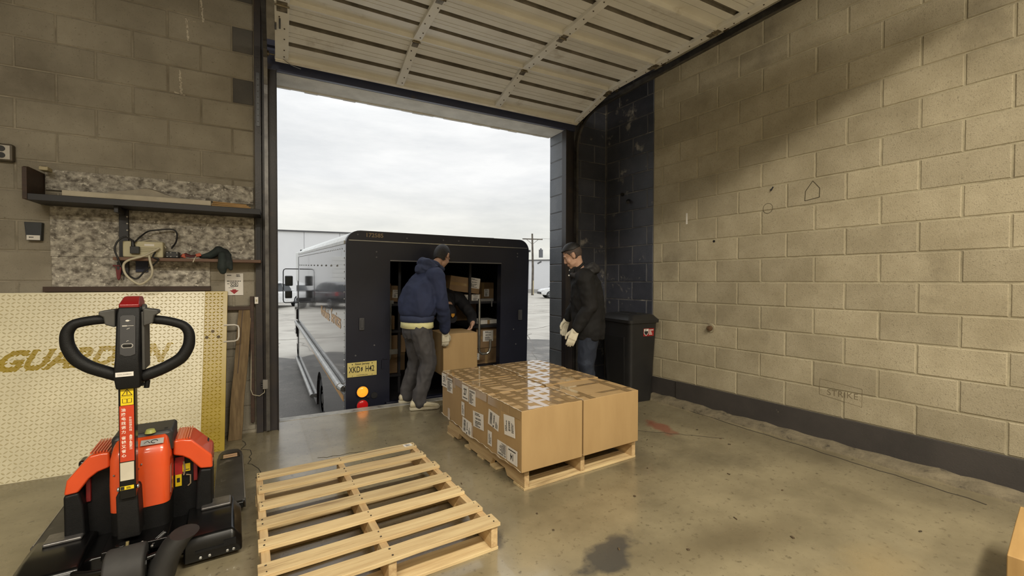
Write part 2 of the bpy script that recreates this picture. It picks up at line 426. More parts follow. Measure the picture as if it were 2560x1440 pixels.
# crumbling concrete strip along the foot of the wall
cb = MB(); n = 60; rr = random.Random(8); rows = []
for i in range(n + 1):
    y = -3.0 + (3.3 + 3.0) * i / n
    w = 0.16 + rr.uniform(-0.012, 0.012); h = 0.022 + rr.uniform(-0.008, 0.012)
    rows.append([(XR, y, -0.01), (XR, y, h + 0.02), (XR - 0.04, y, h + 0.018 + rr.uniform(-.006, .006)), (XR - 0.10, y, h + 0.004), (XR - w + 0.012, y, h * 0.6), (XR - w, y, -0.01)])
cb.loft([[Vector(p) for p in r] for r in rows])
cb.build('trim_1', m_curb, kind='structure')

# front wall, left of the door
wf = MB()
def fbox(mb, s0, s1, t0, t1, z0, z1, mi=0):
    c = F((s0 + s1) / 2, (t0 + t1) / 2, (z0 + z1) / 2)
    return mb.box(c, (abs(s1 - s0), abs(t1 - t0), abs(z1 - z0)), rotz(FROT), mi)
fbox(wf, -5.2, -0.012, YF, YF + TH, 0, 4.33)
fbox(wf, 3.11, 3.98, YF, YF + TH, 0, 4.33, 1)
fbox(wf, -0.012, 3.11, YF, YF + TH, 3.205, 4.33, 1)
wall_front = wf.build('wall_front', [mat('grey_mortar', srgb(156, 148, 132), srgb(126, 119, 105), scale=7, rough=0.9, bump=0.5, world=True, c3=srgb(96, 88, 74), t3=0.5, s3=1.0, t3w=0.2), m_darkm], kind='structure')
m_sooty = mat('sooty_block', srgb(92, 88, 82), srgb(76, 74, 72), scale=3, rough=0.8, bump=0.4, world=True)
def pick_f(u, z):
    if u > -0.30 and z > 2.95: return ('d', m_sooty)
    return ('w', m_blockw)
blocks(wall_front, lambda u: F(u, YF), FROT, -3.7, -0.185, 0.0, 4.30, -1.4379, pick_f)
blocks(wall_front, lambda u: F(u, YF), FROT, 3.29, 3.765, 0.0, 4.30, 3.36, lambda u, z: ('d', m_dark))
# pale runs of leached lime on the upper courses
rs_ = random.Random(21); ml = mat('leached_lime', srgb(206, 198, 182), srgb(180, 170, 152), scale=20, rough=0.9)
for (s0, z0), (s1, z1) in (((-0.557, 3.66), (-0.545, 3.49)), ((-0.655, 3.47), (-0.649, 3.31)), ((-0.704, 3.05), (-0.695, 2.86)), ((-0.66, 3.478), (-0.60, 3.474)), ((-0.735, 2.866), (-0.675, 2.856))):
    b = MB()
    for k in range(16):
        f = (k + .5) / 16; b.box(F(s0 + (s1 - s0) * f + rs_.uniform(-.003, .003), YF - 0.0058, z0 + (z1 - z0) * f), (rs_.uniform(.004, .012) + abs(s1 - s0) / 22, .002, abs(z1 - z0) / 14 + .009), rotz(FROT) @ eul(0, rs_.uniform(-.6, .6), 0))
    b.build('lime_run', ml, wall_front)
# right reveal of the opening, faced in painted blocks
k = 0
while Z0 + CH * k < 3.1:
    lo = Z0 + CH * k; hi = min(lo + CH, 3.195); k += 1
    b = block_mesh(TH - 0.01, hi - lo - 0.010, m_slate, 'slate'); p = F(3.11, YF + TH / 2 + 0.005)
    inst(b, 'block', wall_front, (p.x, p.y, (lo + hi) / 2), (0, 0, -math.pi / 2 + FROT + rnd.uniform(-.006, .006)))
sf = MB(); fbox(sf, -0.012, 3.11, YF + 0.005, YF + TH, 3.196, 3.206)
sf.build('soffit', m_stucco, wall_front)
# ragged stucco edge outside, seen against the sky
se = MB()
for i in range(26):
    s = -0.01 + 3.1 * i / 26
    fbox(se, s, s + 0.1195, YF + TH - 0.02, YF + TH + 0.012, 3.193 - rnd.uniform(0, 0.010), 3.24)
se.build('stucco_edge', m_stucco, wall_front)
# foundation wall under the dock edge and the yellow-edged curb beside the truck
fd = MB(); fbox(fd, -6, 6, YF + TH - 0.12, YF + TH - 0.002, -1.6, -0.02)
fd.build('trim_2', mat('dock_face', srgb(96, 92, 84), srgb(70, 66, 60), scale=4, rough=0.85, world=True), kind='structure')

# ---------------------------------------------------------------- door frame
jl = MB()
fbox(jl, -0.182, -0.130, YF - 0.045, YF + 0.01, 0, 4.3)
fbox(jl, -0.090, -0.010, YF - 0.030, YF + 0.01, 0, 3.40)
fbox(jl, -0.016, -0.010, YF - 0.06, YF + TH, 0, 3.20)
fbox(jl, -0.130, -0.090, YF - 0.012, YF + 0.01, 0, 4.3)
jamb_l = jl.build('trim_3', m_steel, bevel=0.003, kind='structure')
b = MB(); fbox(b, -0.166, -0.142, YF - 0.050, YF - 0.044, 2.68, 3.14)
for i in range(8): b.cyl(F(-0.154, YF - 0.052, 2.72 + i * 0.052), F(-0.154, YF - 0.044, 2.72 + i * 0.052), 0.005, n=8, mi=1)
b.build('punched_strap', [mat('grey_strap', srgb(98, 100, 104), srgb(80, 82, 88), scale=9, rough=0.4, metal=0.4), m_steel], jamb_l)
jr = MB()
fbox(jr, 3.11, 3.15, YF - 0.03, YF + 0.02, 0, 3.40)
fbox(jr, 3.15, 3.25, YF - 0.012, YF + 0.02, 0, 3.40)
fbox(jr, 3.104, 3.112, YF - 0.05, YF + 0.04, 0, 3.20)
jr.build('trim_4', m_steel, bevel=0.003, kind='structure')
hd = MB(); fbox(hd, -0.09, 3.25, YF - 0.035, YF + 0.01, 3.198, 3.46); fbox(hd, -0.09, 3.25, YF - 0.075, YF - 0.03, 3.392, 3.402)
hd.build('trim_5', m_navy, bevel=0.004, kind='structure')

# ---------------------------------------------------------------- raised sectional door
m_door = mat('door_enamel', srgb(230, 229, 224), srgb(218, 216, 210), scale=3, rough=0.42, bump=0.08, world=True, c3=srgb(160, 148, 128), t3=0.62, s3=2.2, t3w=0.2)
m_doord = mat('door_grime_shade', srgb(130, 124, 114), srgb(94, 89, 81), scale=6, rough=0.6, world=True)  # for the grooves: grime, with their shade put into the colour too
door = bpy.data.objects.new('door_1', None); COL.objects.link(door); door['kind'] = 'structure'
door['label'] = 'raised cream overhead door with ribbed sections, seen from below'
SEAM = [(4.275, 3.268), (3.660, 3.424), (3.000, 3.418), (2.345, 3.410), (1.690, 3.405), (1.035, 3.400), (0.380, 3.395)]
SL, SR = -0.02, 3.195
m_hinge = mat('worn_hinge', srgb(150, 140, 120), srgb(92, 84, 72), scale=20, rough=0.45, metal=0.5)
PROF = [(0.0, 0.030), (0.028, 0.030), (0.034, -0.004), (0.150, -0.004), (0.152, -0.010), (0.160, -0.010), (0.162, 0.0), (0.262, 0.0), (0.272, -0.026), (0.306, -0.026), (0.336, 0.0), (0.430, 0.0), (0.432, -0.007), (0.440, -0.007), (0.442, 0), (0.500, 0), (0.502, -0.007), (0.510, -0.007), (0.512, 0), (0.632, 0), (0.642, -0.026), (0.676, -0.026), (0.706, 0), (0.800, 0), (0.802, -0.007), (0.810, -0.007), (0.812, 0), (0.882, 0), (0.884, -0.007), (0.892, -0.007), (0.894, 0), (0.975, 0), (0.985, -0.018), (0.996, -0.018)]
def section(i):
    (t0, z0), (t1, z1) = SEAM[i], SEAM[i + 1]
    A = F(0, t0, z0); B = F(0, t1, z1); d = (B - A); Ln = d.length; d = d / Ln
    nrm = FS.cross(d).normalized()
    if nrm.z > 0: nrm = -nrm
    return A, d, Ln, nrm
def sag(s, i): return -0.010 * math.sin(math.pi * (s - SL) / (SR - SL)) * (1 if i else 0.3)
for i in range(6):
    A, d, Ln, nrm = section(i); b = MB()
    ss = [SL + (SR - SL) * k / 6 for k in range(7)]
    rows = [[A + FS * s + d * (u * Ln) + nrm * (h + 0.0) + Vector((0, 0, sag(s, i))) for u, h in PROF] for s in ss]
    nP = len(PROF)
    for r in range(6):
        base_i = len(b.v); b.v += [tuple(p) for p in rows[r]] + [tuple(p) for p in rows[r + 1]]
        for k in range(nP - 1):
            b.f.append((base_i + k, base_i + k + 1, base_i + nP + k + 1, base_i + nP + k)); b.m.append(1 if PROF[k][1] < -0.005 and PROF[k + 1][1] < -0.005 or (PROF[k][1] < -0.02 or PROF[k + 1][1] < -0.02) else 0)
    # outer skin and ends give the section its thickness
    top = [A + FS * s + d * (u * Ln) - nrm * 0.045 for s in (SL, SR) for u in (0, 1)]
    b.add(top, [(0, 1, 3, 2)])
    b.add([A + FS * SL + nrm * 0.0, A + FS * SR + nrm * 0.0, A + FS * SR - nrm * 0.045, A + FS * SL - nrm * 0.045], [(0, 1, 2, 3)])
    o = b.build('panel', [m_door, m_doord], door)
    # vertical stiles on the inner face, with hinge leaf and bolts as sub-parts
    for s0, w in ((SL + 0.05, 0.10), (1.045, 0.072), (2.11, 0.072), (SR - 0.03, 0.066)):
        sb = MB(); lz = sag(s0, i)
        M = frame(A + FS * s0 + Vector((0, 0, lz)), FS, d)
        sg = 1 if M.to_3x3().col[2].dot(nrm) > 0 else -1
        prof = [(-w / 2, -0.005 * sg), (w / 2, -0.005 * sg), (w / 2, 0.030 * sg), (-w / 2, 0.030 * sg)]
        y0, y1 = (0.012, Ln - 0.012)
        sb.add([M @ Vector((x, y, z)) for y in (y0, y1) for x, z in prof], [(0, 1, 2, 3), (4, 5, 6, 7), (0, 1, 5, 4), (1, 2, 6, 5), (2, 3, 7, 6), (3, 0, 4, 7)])
        st = sb.build('stile', m_door, door, bevel=0.003)
        hb = MB()
        for y in (y1 - 0.05, y1 + 0.012):
            hb.box(M @ Vector((0, y, 0.033 * sg)), (w * 0.72, 0.045, 0.006), M.to_3x3())
        hb.cyl(M @ Vector((-w * 0.5, y1 - 0.012, 0.037 * sg)), M @ Vector((w * 0.5, y1 - 0.012, 0.037 * sg)), 0.007, n=8)
        hb.build('hinge', m_hinge, st)
        bb = MB()
        for y in (0.06, 0.14, Ln * 0.42, Ln * 0.6, Ln - 0.14):
            c = M @ Vector(((-1) ** int(y * 100) * w * 0.18, y, 0.030 * sg)); bb.cyl(c, c + nrm * 0.004, 0.0055, n=8)
        bb.build('bolt', mat('rust_bolt', srgb(70, 58, 46), rough=0.7), st)
    # rollers at both ends
    for s0, sg2 in ((SL, -1), (SR, 1)):
        rb = MB(); c = A + FS * s0 + d * 0.02
        rb.cyl(c, c + FS * 0.06 * sg2, 0.006, n=8); rb.cyl(c + FS * 0.045 * sg2, c + FS * 0.062 * sg2, 0.022, n=12)
        rb.build('roller', m_hinge, door)
A, d, Ln, nrm = section(0)
b = MB(); b.beam(A + FS * SL + nrm * 0.02, A + FS * SR + nrm * 0.02, 0.034, 0.03, up=nrm); b.build('bottom_rail', mat('pale_rail', srgb(236, 230, 216), srgb(214, 206, 190), scale=8, rough=0.4), door, bevel=0.003)
b = MB()   # lock bolt on the left stile
c = A + FS * (SL + 0.035) + d * 0.38 + nrm * 0.034
b.beam(c, c + d * 0.1, 0.012, 0.014, up=nrm); b.beam(c - d * 0.02 - FS * 0.03, c + d * 0.05 - FS * 0.03, 0.014, 0.012, up=nrm)
b.build('latch', m_galv, door)
b = MB()   # lift cable at the left corner
b.tube([A + FS * (SL + 0.06) + nrm * 0.04 + d * 0.04, A + FS * (SL + 0.12) + nrm * 0.05, A + FS * (SL + 0.20) - d * 0.05 + nrm * 0.03], 0.003, n=6); b.build('lift_cable', m_galv, door)
# tracks: upright, curve, horizontal run; a channel with a bright lower lip
for s0, sg2 in ((-0.105, -1), (3.265, 1)):
    pts = [F(s0, YF - 0.055, 0.02), F(s0, YF - 0.055, 2.96)]
    for k in range(1, 9):
        a_ = math.pi / 2 * k / 8; pts.append(F(s0, YF - 0.055 - 0.40 * (1 - math.cos(a_)), 2.96 + 0.40 * math.sin(a_)))
    pts += [F(s0, 2.6, 3.365), F(s0, 0.2, 3.345)]
    b = MB()
    for p, q in zip(pts, pts[1:]):
        dd = (q - p).normalized(); nn = FS.cross(dd).normalized()
        b.beam(p - dd * 0.002, q + dd * 0.002, 0.055, 0.004, up=FS)
        b.beam(p + nn * 0.027 - FS * 0.012 * sg2, q + nn * 0.027 - FS * 0.012 * sg2, 0.004, 0.028, up=FS)
        b.beam(p - nn * 0.027 - FS * 0.012 * sg2, q - nn * 0.027 - FS * 0.012 * sg2, 0.004, 0.028, up=FS)
    b.build('track', mat('track_steel', srgb(112, 110, 108), srgb(84, 82, 82), scale=8, rough=0.34, metal=0.75), door)
b = MB(); b.beam(F(3.34, 3.5, 3.42), F(3.34, -1.2, 3.40), 0.05, 0.05); b.build('track_angle', mat('dark_angle', srgb(58, 56, 52), srgb(44, 42, 40), rough=0.5, metal=0.4), door)
# ================================================================== outside: yard, buildings, cars, delivery truck
TA, TP = R_(2.6), R_(1.85)
TS = Vector((math.cos(TA), -math.sin(TA), 0)); TNp = Vector((math.sin(TA) * math.cos(TP), math.cos(TA) * math.cos(TP), math.sin(TP))); TU = TS.cross(TNp)
TM = Matrix((TS, TNp, TU)).transposed().to_4x4(); TM.translation = Vector((0.22455, 4.9449, 0.0))
GU = -0.95
def ground_z(y):     # the yard falls towards the dock
    d = y - 4.94
    z0 = GU + d * math.tan(TP)
    if d < 8: return z0
    zz = GU + 8 * math.tan(TP)
    if d < 30: return zz + (d - 8) / 22 * (-0.30 - zz)
    return -0.30
m_asph = mat('worn_asphalt', srgb(182, 178, 168), srgb(162, 157, 148), scale=0.9, rough=0.62, bump=0.7, bscale=14, world=True, c3=srgb(128, 124, 116), t3=0.56, s3=0.45, t3w=0.2, detail=10, rr=0.15)
g = MB(); ys = [4.4, 4.94, 6, 7.5, 9, 11, 13, 16, 20, 25, 30, 36, 50, 80, 150]
for i in range(len(ys) - 1):
    g.add([(-90, ys[i], ground_z(ys[i])), (110, ys[i], ground_z(ys[i])), (110, ys[i + 1], ground_z(ys[i + 1])), (-90, ys[i + 1], ground_z(ys[i + 1]))], [(0, 1, 2, 3)])
yard = g.build('ground', m_asph, kind='structure')
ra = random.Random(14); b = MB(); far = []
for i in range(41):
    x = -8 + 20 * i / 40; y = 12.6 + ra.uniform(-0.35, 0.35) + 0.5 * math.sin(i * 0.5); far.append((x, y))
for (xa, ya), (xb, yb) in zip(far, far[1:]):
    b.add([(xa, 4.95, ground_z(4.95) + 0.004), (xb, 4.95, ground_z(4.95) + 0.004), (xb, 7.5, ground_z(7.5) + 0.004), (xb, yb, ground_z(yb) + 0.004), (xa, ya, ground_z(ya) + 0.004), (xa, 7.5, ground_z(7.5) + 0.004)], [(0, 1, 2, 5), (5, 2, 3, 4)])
b.build('shaded_wet_apron', mat('shaded_wet_asphalt', srgb(104, 101, 96), srgb(84, 82, 78), scale=1.6, rough=0.6, bump=0.8, bscale=26, world=True, c3=srgb(136, 132, 124), t3=0.55, s3=0.9, t3w=0.15, detail=12, speck=(40, 0.55, srgb(66, 64, 60))), yard)  # added sheet by the dock: shade and wet put into its darker colour
c = MB()     # tar-filled cracks across the yard, and faded parking lines
rc = random.Random(3)
def gline(mb, p, q, w, n=1, a=0.0, h=0.006):
    pts = [(p[0] + (q[0] - p[0]) * i / n + rc.uniform(-a, a), p[1] + (q[1] - p[1]) * i / n + rc.uniform(-a, a)) for i in range(n + 1)]
    for u, v in zip(pts, pts[1:]): mb.beam((u[0], u[1], ground_z(u[1]) + 0.004), (v[0], v[1], ground_z(v[1]) + 0.004), w, h)
for p, q in (((5.5, 7.4), (9.5, 13.5)), ((6.0, 9.0), (13, 11)), ((9, 14), (17, 17.5)), ((0.2, 9.0), (1.2, 15.5)), ((-3, 16.2), (8, 16.0)), ((8, 20), (24, 21)), ((7.0, 10.5), (9.6, 8.2))):
    gline(c, p, q, 0.022, 18, 0.10)
c.build('tar_crack', mat('tar', srgb(104, 98, 90), rough=0.6), yard)
c = MB()
for k in range(6): gline(c, (12 + k * 3.0, 24), (13.5 + k * 3.0, 29), 0.1)
gline(c, (6, 21.5), (34, 21.5), 0.12); gline(c, (-6, 27), (9, 27), 0.1)
c.build('painted_line', mat('faded_line', srgb(214, 210, 200), srgb(168, 164, 154), scale=5, rough=0.7, world=True), yard)
# yellow-edged concrete kerb beside the truck
kb = MB(); fbox(kb, 3.20, 7.0, 5.25, 5.45, -1.0, 0.06); fbox(kb, 3.20, 7.0, 5.245, 5.455, 0.06, 0.085, 1)
tag(kb.build('dock_kerb', [mat('kerb_concrete', srgb(120, 114, 104), srgb(90, 86, 80), rough=0.85), mat('kerb_yellow', srgb(214, 176, 66), srgb(186, 150, 56), scale=6, rough=0.5)], bevel=0.008), 'yellow painted kerb outside between the truck and the door jamb', 'kerb')

m_wh = mat('warehouse_panel', srgb(228, 229, 231), srgb(220, 221, 224), scale=0.2, rough=0.7, world=True)
m_trimd = mat('dark_flashing', srgb(92, 92, 94), rough=0.5)
def warehouse(x0, x1, y0, slope, ztop, depth, label, doorx=None):
    a = math.atan(slope); L = (x1 - x0) / math.cos(a)
    t = thing('warehouse', label, 'building', (x0, y0, -0.3), (0, 0, a))
    n = max(4, int(L / 3)); h = ztop + 0.3
    b = MB(); b.bb((0, 0.12, 0), (L, depth, h)); b.build('wall', m_wh, t)
    src = MB(); w = L / n; src.bb((0.02, 0, 0), (w - 0.02, 0.14, h - 0.1)); me = src.mesh('panel', m_wh)
    for i in range(n): inst(me, 'panel', t, (i * w, 0, 0))
    b = MB(); b.bb((-0.1, -0.12, h - 0.14), (L + 0.1, depth, h)); b.build('roof_edge', m_trimd, t)
    b = MB(); b.bb((0, -0.04, 0), (L, 0.05, 0.5)); b.build('plinth', mat('pale_plinth', srgb(176, 174, 170), rough=0.8), t)
    if doorx is not None:
        b = MB()
        for k in range(9): b.bb((doorx, -0.10, 0.3 + k * 0.42), (doorx + 3.6, 0.06, 0.3 + k * 0.42 + 0.40))
        b.build('loading_door', mat('white_loading_door', srgb(238, 238, 236), rough=0.5), t, bevel=0.02)
    return t
warehouse(-34, 24, 53.2, -0.21, 6.05, 16, 'long light grey warehouse across the yard, behind the parked cars', 28.5)
warehouse(22, 66, 63.0, -1.10, 4.3, 12, 'low white warehouse at the far right side of the yard')

# utility pole
up = thing('utility_pole', 'wooden utility pole with crossarm in front of the low white warehouse', 'pole', (29.1, 40.65, -0.3))
m_pole = mat('grey_pole_wood', srgb(112, 104, 94), srgb(84, 78, 70), scale=3, rough=0.85)
b = MB(); b.tube([(0, 0, 0), (0.05, 0, 3), (-0.05, 0, 7.1)], [0.15, 0.13, 0.10], 10); b.build('pole', m_pole, up)
b = MB(); b.beam((-1.0, 0.6, 6.5), (1.0, -0.6, 6.45), 0.10, 0.12); b.beam((-0.6, 0.36, 6.45), (0, 0.05, 5.9), 0.04, 0.04); b.beam((0.6, -0.36, 6.45), (0, -0.05, 5.9), 0.04, 0.04); b.build('crossarm', m_pole, up)
b = MB(); b.cyl((0.75, -0.6, 4.35), (0.75, -0.6, 5.25), 0.24, n=14); b.cyl((0.75, -0.6, 5.25), (0.75, -0.6, 5.4), 0.10, n=8); b.build('transformer', mat('transformer_grey', srgb(112, 114, 118), rough=0.5), up)
b = MB(); b.beam((-0.5, 0.3, 5.1), (-0.2, 0.1, 5.1), 0.2, 0.25); b.beam((0.9, -0.5, 3.9), (0.5, -0.3, 3.65), 0.1, 0.18); b.build('lamp_bracket', m_trimd, up)
b = MB(); b.cyl((0.03, -0.14, 0.1), (0.03, -0.14, 1.7), 0.05, n=8); b.build('guard', mat('cream_guard', srgb(196, 180, 140), rough=0.6), up)
m_wire = mat('wire', srgb(90, 90, 88), rough=0.6)
for k, (dx, dy) in enumerate(((0.9, -0.54),)):
    b = MB(); pts = []
    for i in range(13):
        u = i / 12; pts.append((29.1 + dx + u * 14, 40.65 + dy - u * 17, 6.27 - 1.2 * math.sin(math.pi * u * 0.6)))
    b.tube(pts, 0.012, 5); tag(b.build('overhead_wire', m_wire), 'thin overhead wire running right from the utility pole', 'wire')

# ---------------------------------------------------------------- parked cars
m_glass = mat('car_glass', srgb(46, 52, 58), rough=0.06, spec=0.8)
m_tyre = mat('tyre_rubber', srgb(26, 26, 27), rough=0.8)
m_rim = mat('alloy_rim', srgb(176, 178, 182), rough=0.3, metal=0.8)
m_redlens = mat('red_tail_lens', srgb(176, 22, 30), rough=0.2, coat=0.5)
m_blackp = mat('black_plastic', srgb(28, 28, 30), srgb(38, 38, 40), rough=0.5)
def suv(name, label, loc, rz, paint):
    t = thing(name, label, 'car', loc, (0, 0, rz))
    # length along +Y (front), width along X
    secs = [(-2.22, 0.50, 0.86, 0.78), (-2.16, 0.34, 1.00, 0.88), (-1.2, 0.30, 1.02, 0.92), (0.6, 0.30, 1.02, 0.92), (1.2, 0.30, 1.02, 0.91), (1.9, 0.32, 0.94, 0.88), (2.2, 0.40, 0.82, 0.78), (2.27, 0.48, 0.72, 0.66)]
    b = MB(); rings = []
    for y, z0, z1, w in secs:
        rings.append([Vector(p) for p in ((-w, y, z0 + 0.08), (-w * 0.93, y, z0), (w * 0.93, y, z0), (w, y, z0 + 0.08), (w * 1.0, y, (z0 + z1) / 2), (w * 0.97, y, z1 - 0.06), (w * 0.90, y, z1), (-w * 0.90, y, z1), (-w * 0.97, y, z1 - 0.06), (-w * 1.0, y, (z0 + z1) / 2))])
    b.loft(rings); b.build('body', paint, t, bevel=0.03)
    b = MB(); rings = []
    for y, z1, w in ((-2.10, 1.08, 0.80), (-1.98, 1.48, 0.72), (-1.5, 1.63, 0.68), (-0.2, 1.68, 0.68), (0.55, 1.58, 0.68), (1.25, 1.02, 0.80)):
        rings.append([Vector(p) for p in ((-0.86, y, 0.96), (0.86, y, 0.96), (w, y, z1 - 0.05), (w - 0.08, y, z1), (-w + 0.08, y, z1), (-w, y, z1 - 0.05))])
    b.loft(rings); b.build('cabin', paint, t, bevel=0.02)
    for s in (-1, 1):
        b = MB()
        for y0, y1, z1a, z1b in ((-1.85, -1.05, 1.44, 1.52), (-0.98, -0.12, 1.54, 1.56), (-0.05, 0.72, 1.56, 1.42)):
            wx = lambda z: s * (0.865 - (z - 0.96) * 0.27 + 0.006)
            b.add([(wx(1.06), y0, 1.06), (wx(1.06), y1 + (0.25 if y1 > 0.5 else 0), 1.06), (wx(z1b), y1, z1b), (wx(z1a), y0, z1a)], [(0, 1, 2, 3)])
        b.build('window', m_glass, t)
        b = MB(); b.box((s * 0.84, -2.14, 0.92), (0.16, 0.14, 0.26)); b.build('tail_lamp', m_redlens, t, bevel=0.02)
        b = MB(); b.box((s * 0.70, 2.14, 0.72), (0.26, 0.14, 0.12)); b.build('headlamp', mat('head_lens', srgb(220, 222, 226), rough=0.15), t, bevel=0.02)
        b = MB(); b.box((s * 1.0, 0.70, 1.08), (0.2, 0.1, 0.14)); b.build('wing_mirror', paint, t, bevel=0.03)
        for y in (-1.35, 1.38):
            b = MB(); b.cyl((s * 0.70, y, 0.35), (s * 0.93, y, 0.35), 0.35, n=24); w = b.build('wheel', m_tyre, t, bevel=0.03)
            b = MB(); b.cyl((s * 0.925, y, 0.35), (s * 0.94, y, 0.35), 0.09, n=12)
            for k in range(5):
                a = k * 2 * math.pi / 5; b.beam((s * 0.935, y, 0.35), (s * 0.935, y + 0.22 * math.cos(a), 0.35 + 0.22 * math.sin(a)), 0.07, 0.02, up=(1, 0, 0))
            b.tube([(s * 0.935, y + 0.23 * math.cos(a), 0.35 + 0.23 * math.sin(a)) for a in (2 * math.pi * k / 20 for k in range(20))], 0.02, 6, closed=True)
            b.build('rim', m_rim, w)
    b = MB(); b.add([(-0.70, -2.125, 1.10), (0.70, -2.125, 1.10), (0.64, -2.02, 1.44), (-0.64, -2.02, 1.44)], [(0, 1, 2, 3)]); b.build('rear_window', m_glass, t)
    b = MB(); b.add([(-0.74, 1.20, 1.08), (0.74, 1.20, 1.08), (0.62, 0.64, 1.54), (-0.62, 0.64, 1.54)], [(0, 1, 2, 3)]); b.build('windscreen', m_glass, t)
    b = MB(); b.box((0, -2.24, 0.55), (1.6, 0.12, 0.26)); b.box((0, 2.26, 0.52), (1.5, 0.1, 0.22)); b.build('bumper', m_blackp, t, bevel=0.03)
    return t
p_white = mat('white_car_paint', srgb(236, 237, 238), rough=0.25, coat=0.6)
p_dark = mat('dark_car_paint', srgb(34, 36, 42), rough=0.2, coat=0.8)
p_silver = mat('silver_car_paint', srgb(168, 170, 174), rough=0.28, metal=0.5, coat=0.6)
suv('parked_car', 'white car parked at the right edge of the yard, partly behind the door jamb', (27.3, 33.2, ground_z(33)), R_(66), p_white)
suv('parked_car', 'white car with a red tail lamp seen behind the truck mirrors', (2.05, 31.2, ground_z(30)), R_(-32), p_white)
suv('parked_car', 'dark car parked beside the white one, left of the truck mirrors', (-1.2, 30.2, ground_z(30)), R_(-20), p_dark)
suv('parked_car', 'silver car parked furthest left in the yard', (-5.4, 32.5, ground_z(31)), R_(-14), p_silver)

# ---------------------------------------------------------------- delivery truck
m_tbody = mat('dark_brown_gloss', srgb(44, 36, 33), srgb(36, 30, 29), scale=1.5, rough=0.09, coat=0.5, spec=0.5)
m_trear = mat('black_brown_rear', srgb(21, 24, 40), srgb(27, 30, 46), scale=2.5, rough=0.42, bump=0.1, bscale=20, c3=srgb(54, 52, 54), t3=0.7, s3=6)
m_troof = mat('white_fibreglass', srgb(226, 228, 226), rough=0.4)
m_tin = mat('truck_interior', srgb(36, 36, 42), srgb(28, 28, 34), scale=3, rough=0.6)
m_alu = mat('brushed_aluminium', srgb(186, 186, 182), srgb(160, 160, 158), scale=10, rough=0.28, metal=0.85)
m_gold = mat('gold_letter', srgb(206, 150, 62), srgb(188, 134, 52), rough=0.3, spec=0.6)
truck = thing('delivery_truck', 'dark brown box delivery truck backed up to the dock, rear doorway open', 'truck')
truck.matrix_world = TM
S0, S1, UT, UB = 0.80, 3.12, 1.885, -0.40
D0, D1, DT, DB = 1.272, 2.70, 1.565, -0.06
LT = 6.5     # length of the cargo body
# rear frame: two posts, header with rounded shoulders, sill
def rring(s0, s1, u1, r, t, n=7):
    p = [(s0, UB)]
    for k in range(n + 1):
        a = math.pi - math.pi / 2 * k / n; p.append((s0 + r + r * math.cos(a), u1 - r + r * math.sin(a)))
    for k in range(n + 1):
        a = math.pi / 2 - math.pi / 2 * k / n; p.append((s1 - r + r * math.cos(a), u1 - r + r * math.sin(a)))
    p.append((s1, UB)); return [Vector((x, t, z)) for x, z in p]
b = MB(); out0 = rring(S0, S1, UT, 0.15, 0.0); out1 = rring(S0, S1, UT, 0.15, 0.10); nn = len(out0)
inn = [(D0, UB)] + [(D0, DT)] * 0 + [(D0, DT), (D1, DT), (D1, UB)]
b.loft([out0, out1], caps=False)
def face(t, flip):
    # left post, header fan, right post as polygons
    L = [v for v in rring(S0, S1, UT, 0.15, t)]
    m = len(L) // 2
    left = L[:m] + [Vector((D0, t, UT)), Vector((D0, t, UB))]
    right = [Vector((D1, t, UB)), Vector((D1, t, UT))] + L[m:]
    b.add(left, [tuple(range(len(left)))]); b.add(right, [tuple(range(len(right)))])
    b.add([(D0, t, DT), (D1, t, DT), (D1, t, UT), (D0, t, UT)], [(0, 1, 2, 3)])
    b.add([(D0, t, UB), (D1, t, UB), (D1, t, DB), (D0, t, DB)], [(0, 1, 2, 3)])
face(0.0, False); face(0.10, True)
for (x0, z0), (x1, z1) in (((D0, DB), (D0, DT)), ((D0, DT), (D1, DT)), ((D1, DT), (D1, DB)), ((D1, DB), (D0, DB))):
    b.add([(x0, 0, z0), (x1, 0, z1), (x1, 0.1, z1), (x0, 0.1, z0)], [(0, 1, 2, 3)])
rear = smooth_by_angle(b.build('rear_frame', m_trear, truck), 30)
b = MB(); b.bb((0.829, -0.008, 1.772), (3.092, 0.0, 1.780)); b.build('drip_rail', m_alu, rear)
b = MB(); b.bb((D0, -0.006, 1.560), (D1, 0.02, 1.572)); b.build('door_track_lip', mat('grey_lip', srgb(128, 128, 130), rough=0.4, metal=0.5), rear)
b = MB()
for x in (1.46, 1.9, 2.1, 2.3, 2.52): b.cyl((x, -0.008, 1.825), (x, 0, 1.825), 0.009, n=8)
for x, z in ((0.92, 1.84), (1.12, 1.66), (1.12, 1.60), (2.94, 1.70), (2.94, 1.66), (2.94, 0.5), (2.9, 0.7), (1.1, 0.62), (0.9, 0.52)): b.cyl((x, -0.006, z), (x, 0, z), 0.009, n=8)
b.build('rear_marker_studs', mat('dull_stud', srgb(96, 96, 100), rough=0.5), rear)
for x, z in ((0.963, 0.865), (2.993, 0.888)):
    b = MB(); b.box((x, -0.010, z), (0.055, 0.02, 0.135)); b.box((x, -0.022, z), (0.03, 0.012, 0.09)); b.build('door_latch', mat('grey_latch', srgb(72, 72, 76), rough=0.45), truck, bevel=0.004)
m_tan = mat('faded_tan_letter', srgb(150, 132, 104), rough=0.6)
b = MB(); put_text(b, '172585', 0.062, frame((1.098, -0.004, 1.838), (1, 0, 0), (0, 0, 1)), sx=1.05, weight=0.0012); b.build('unit_number', m_tan, rear)
b = MB(); b.bb((1.035, -0.003, 1.800), (1.035, -0.003, 1.800)); 
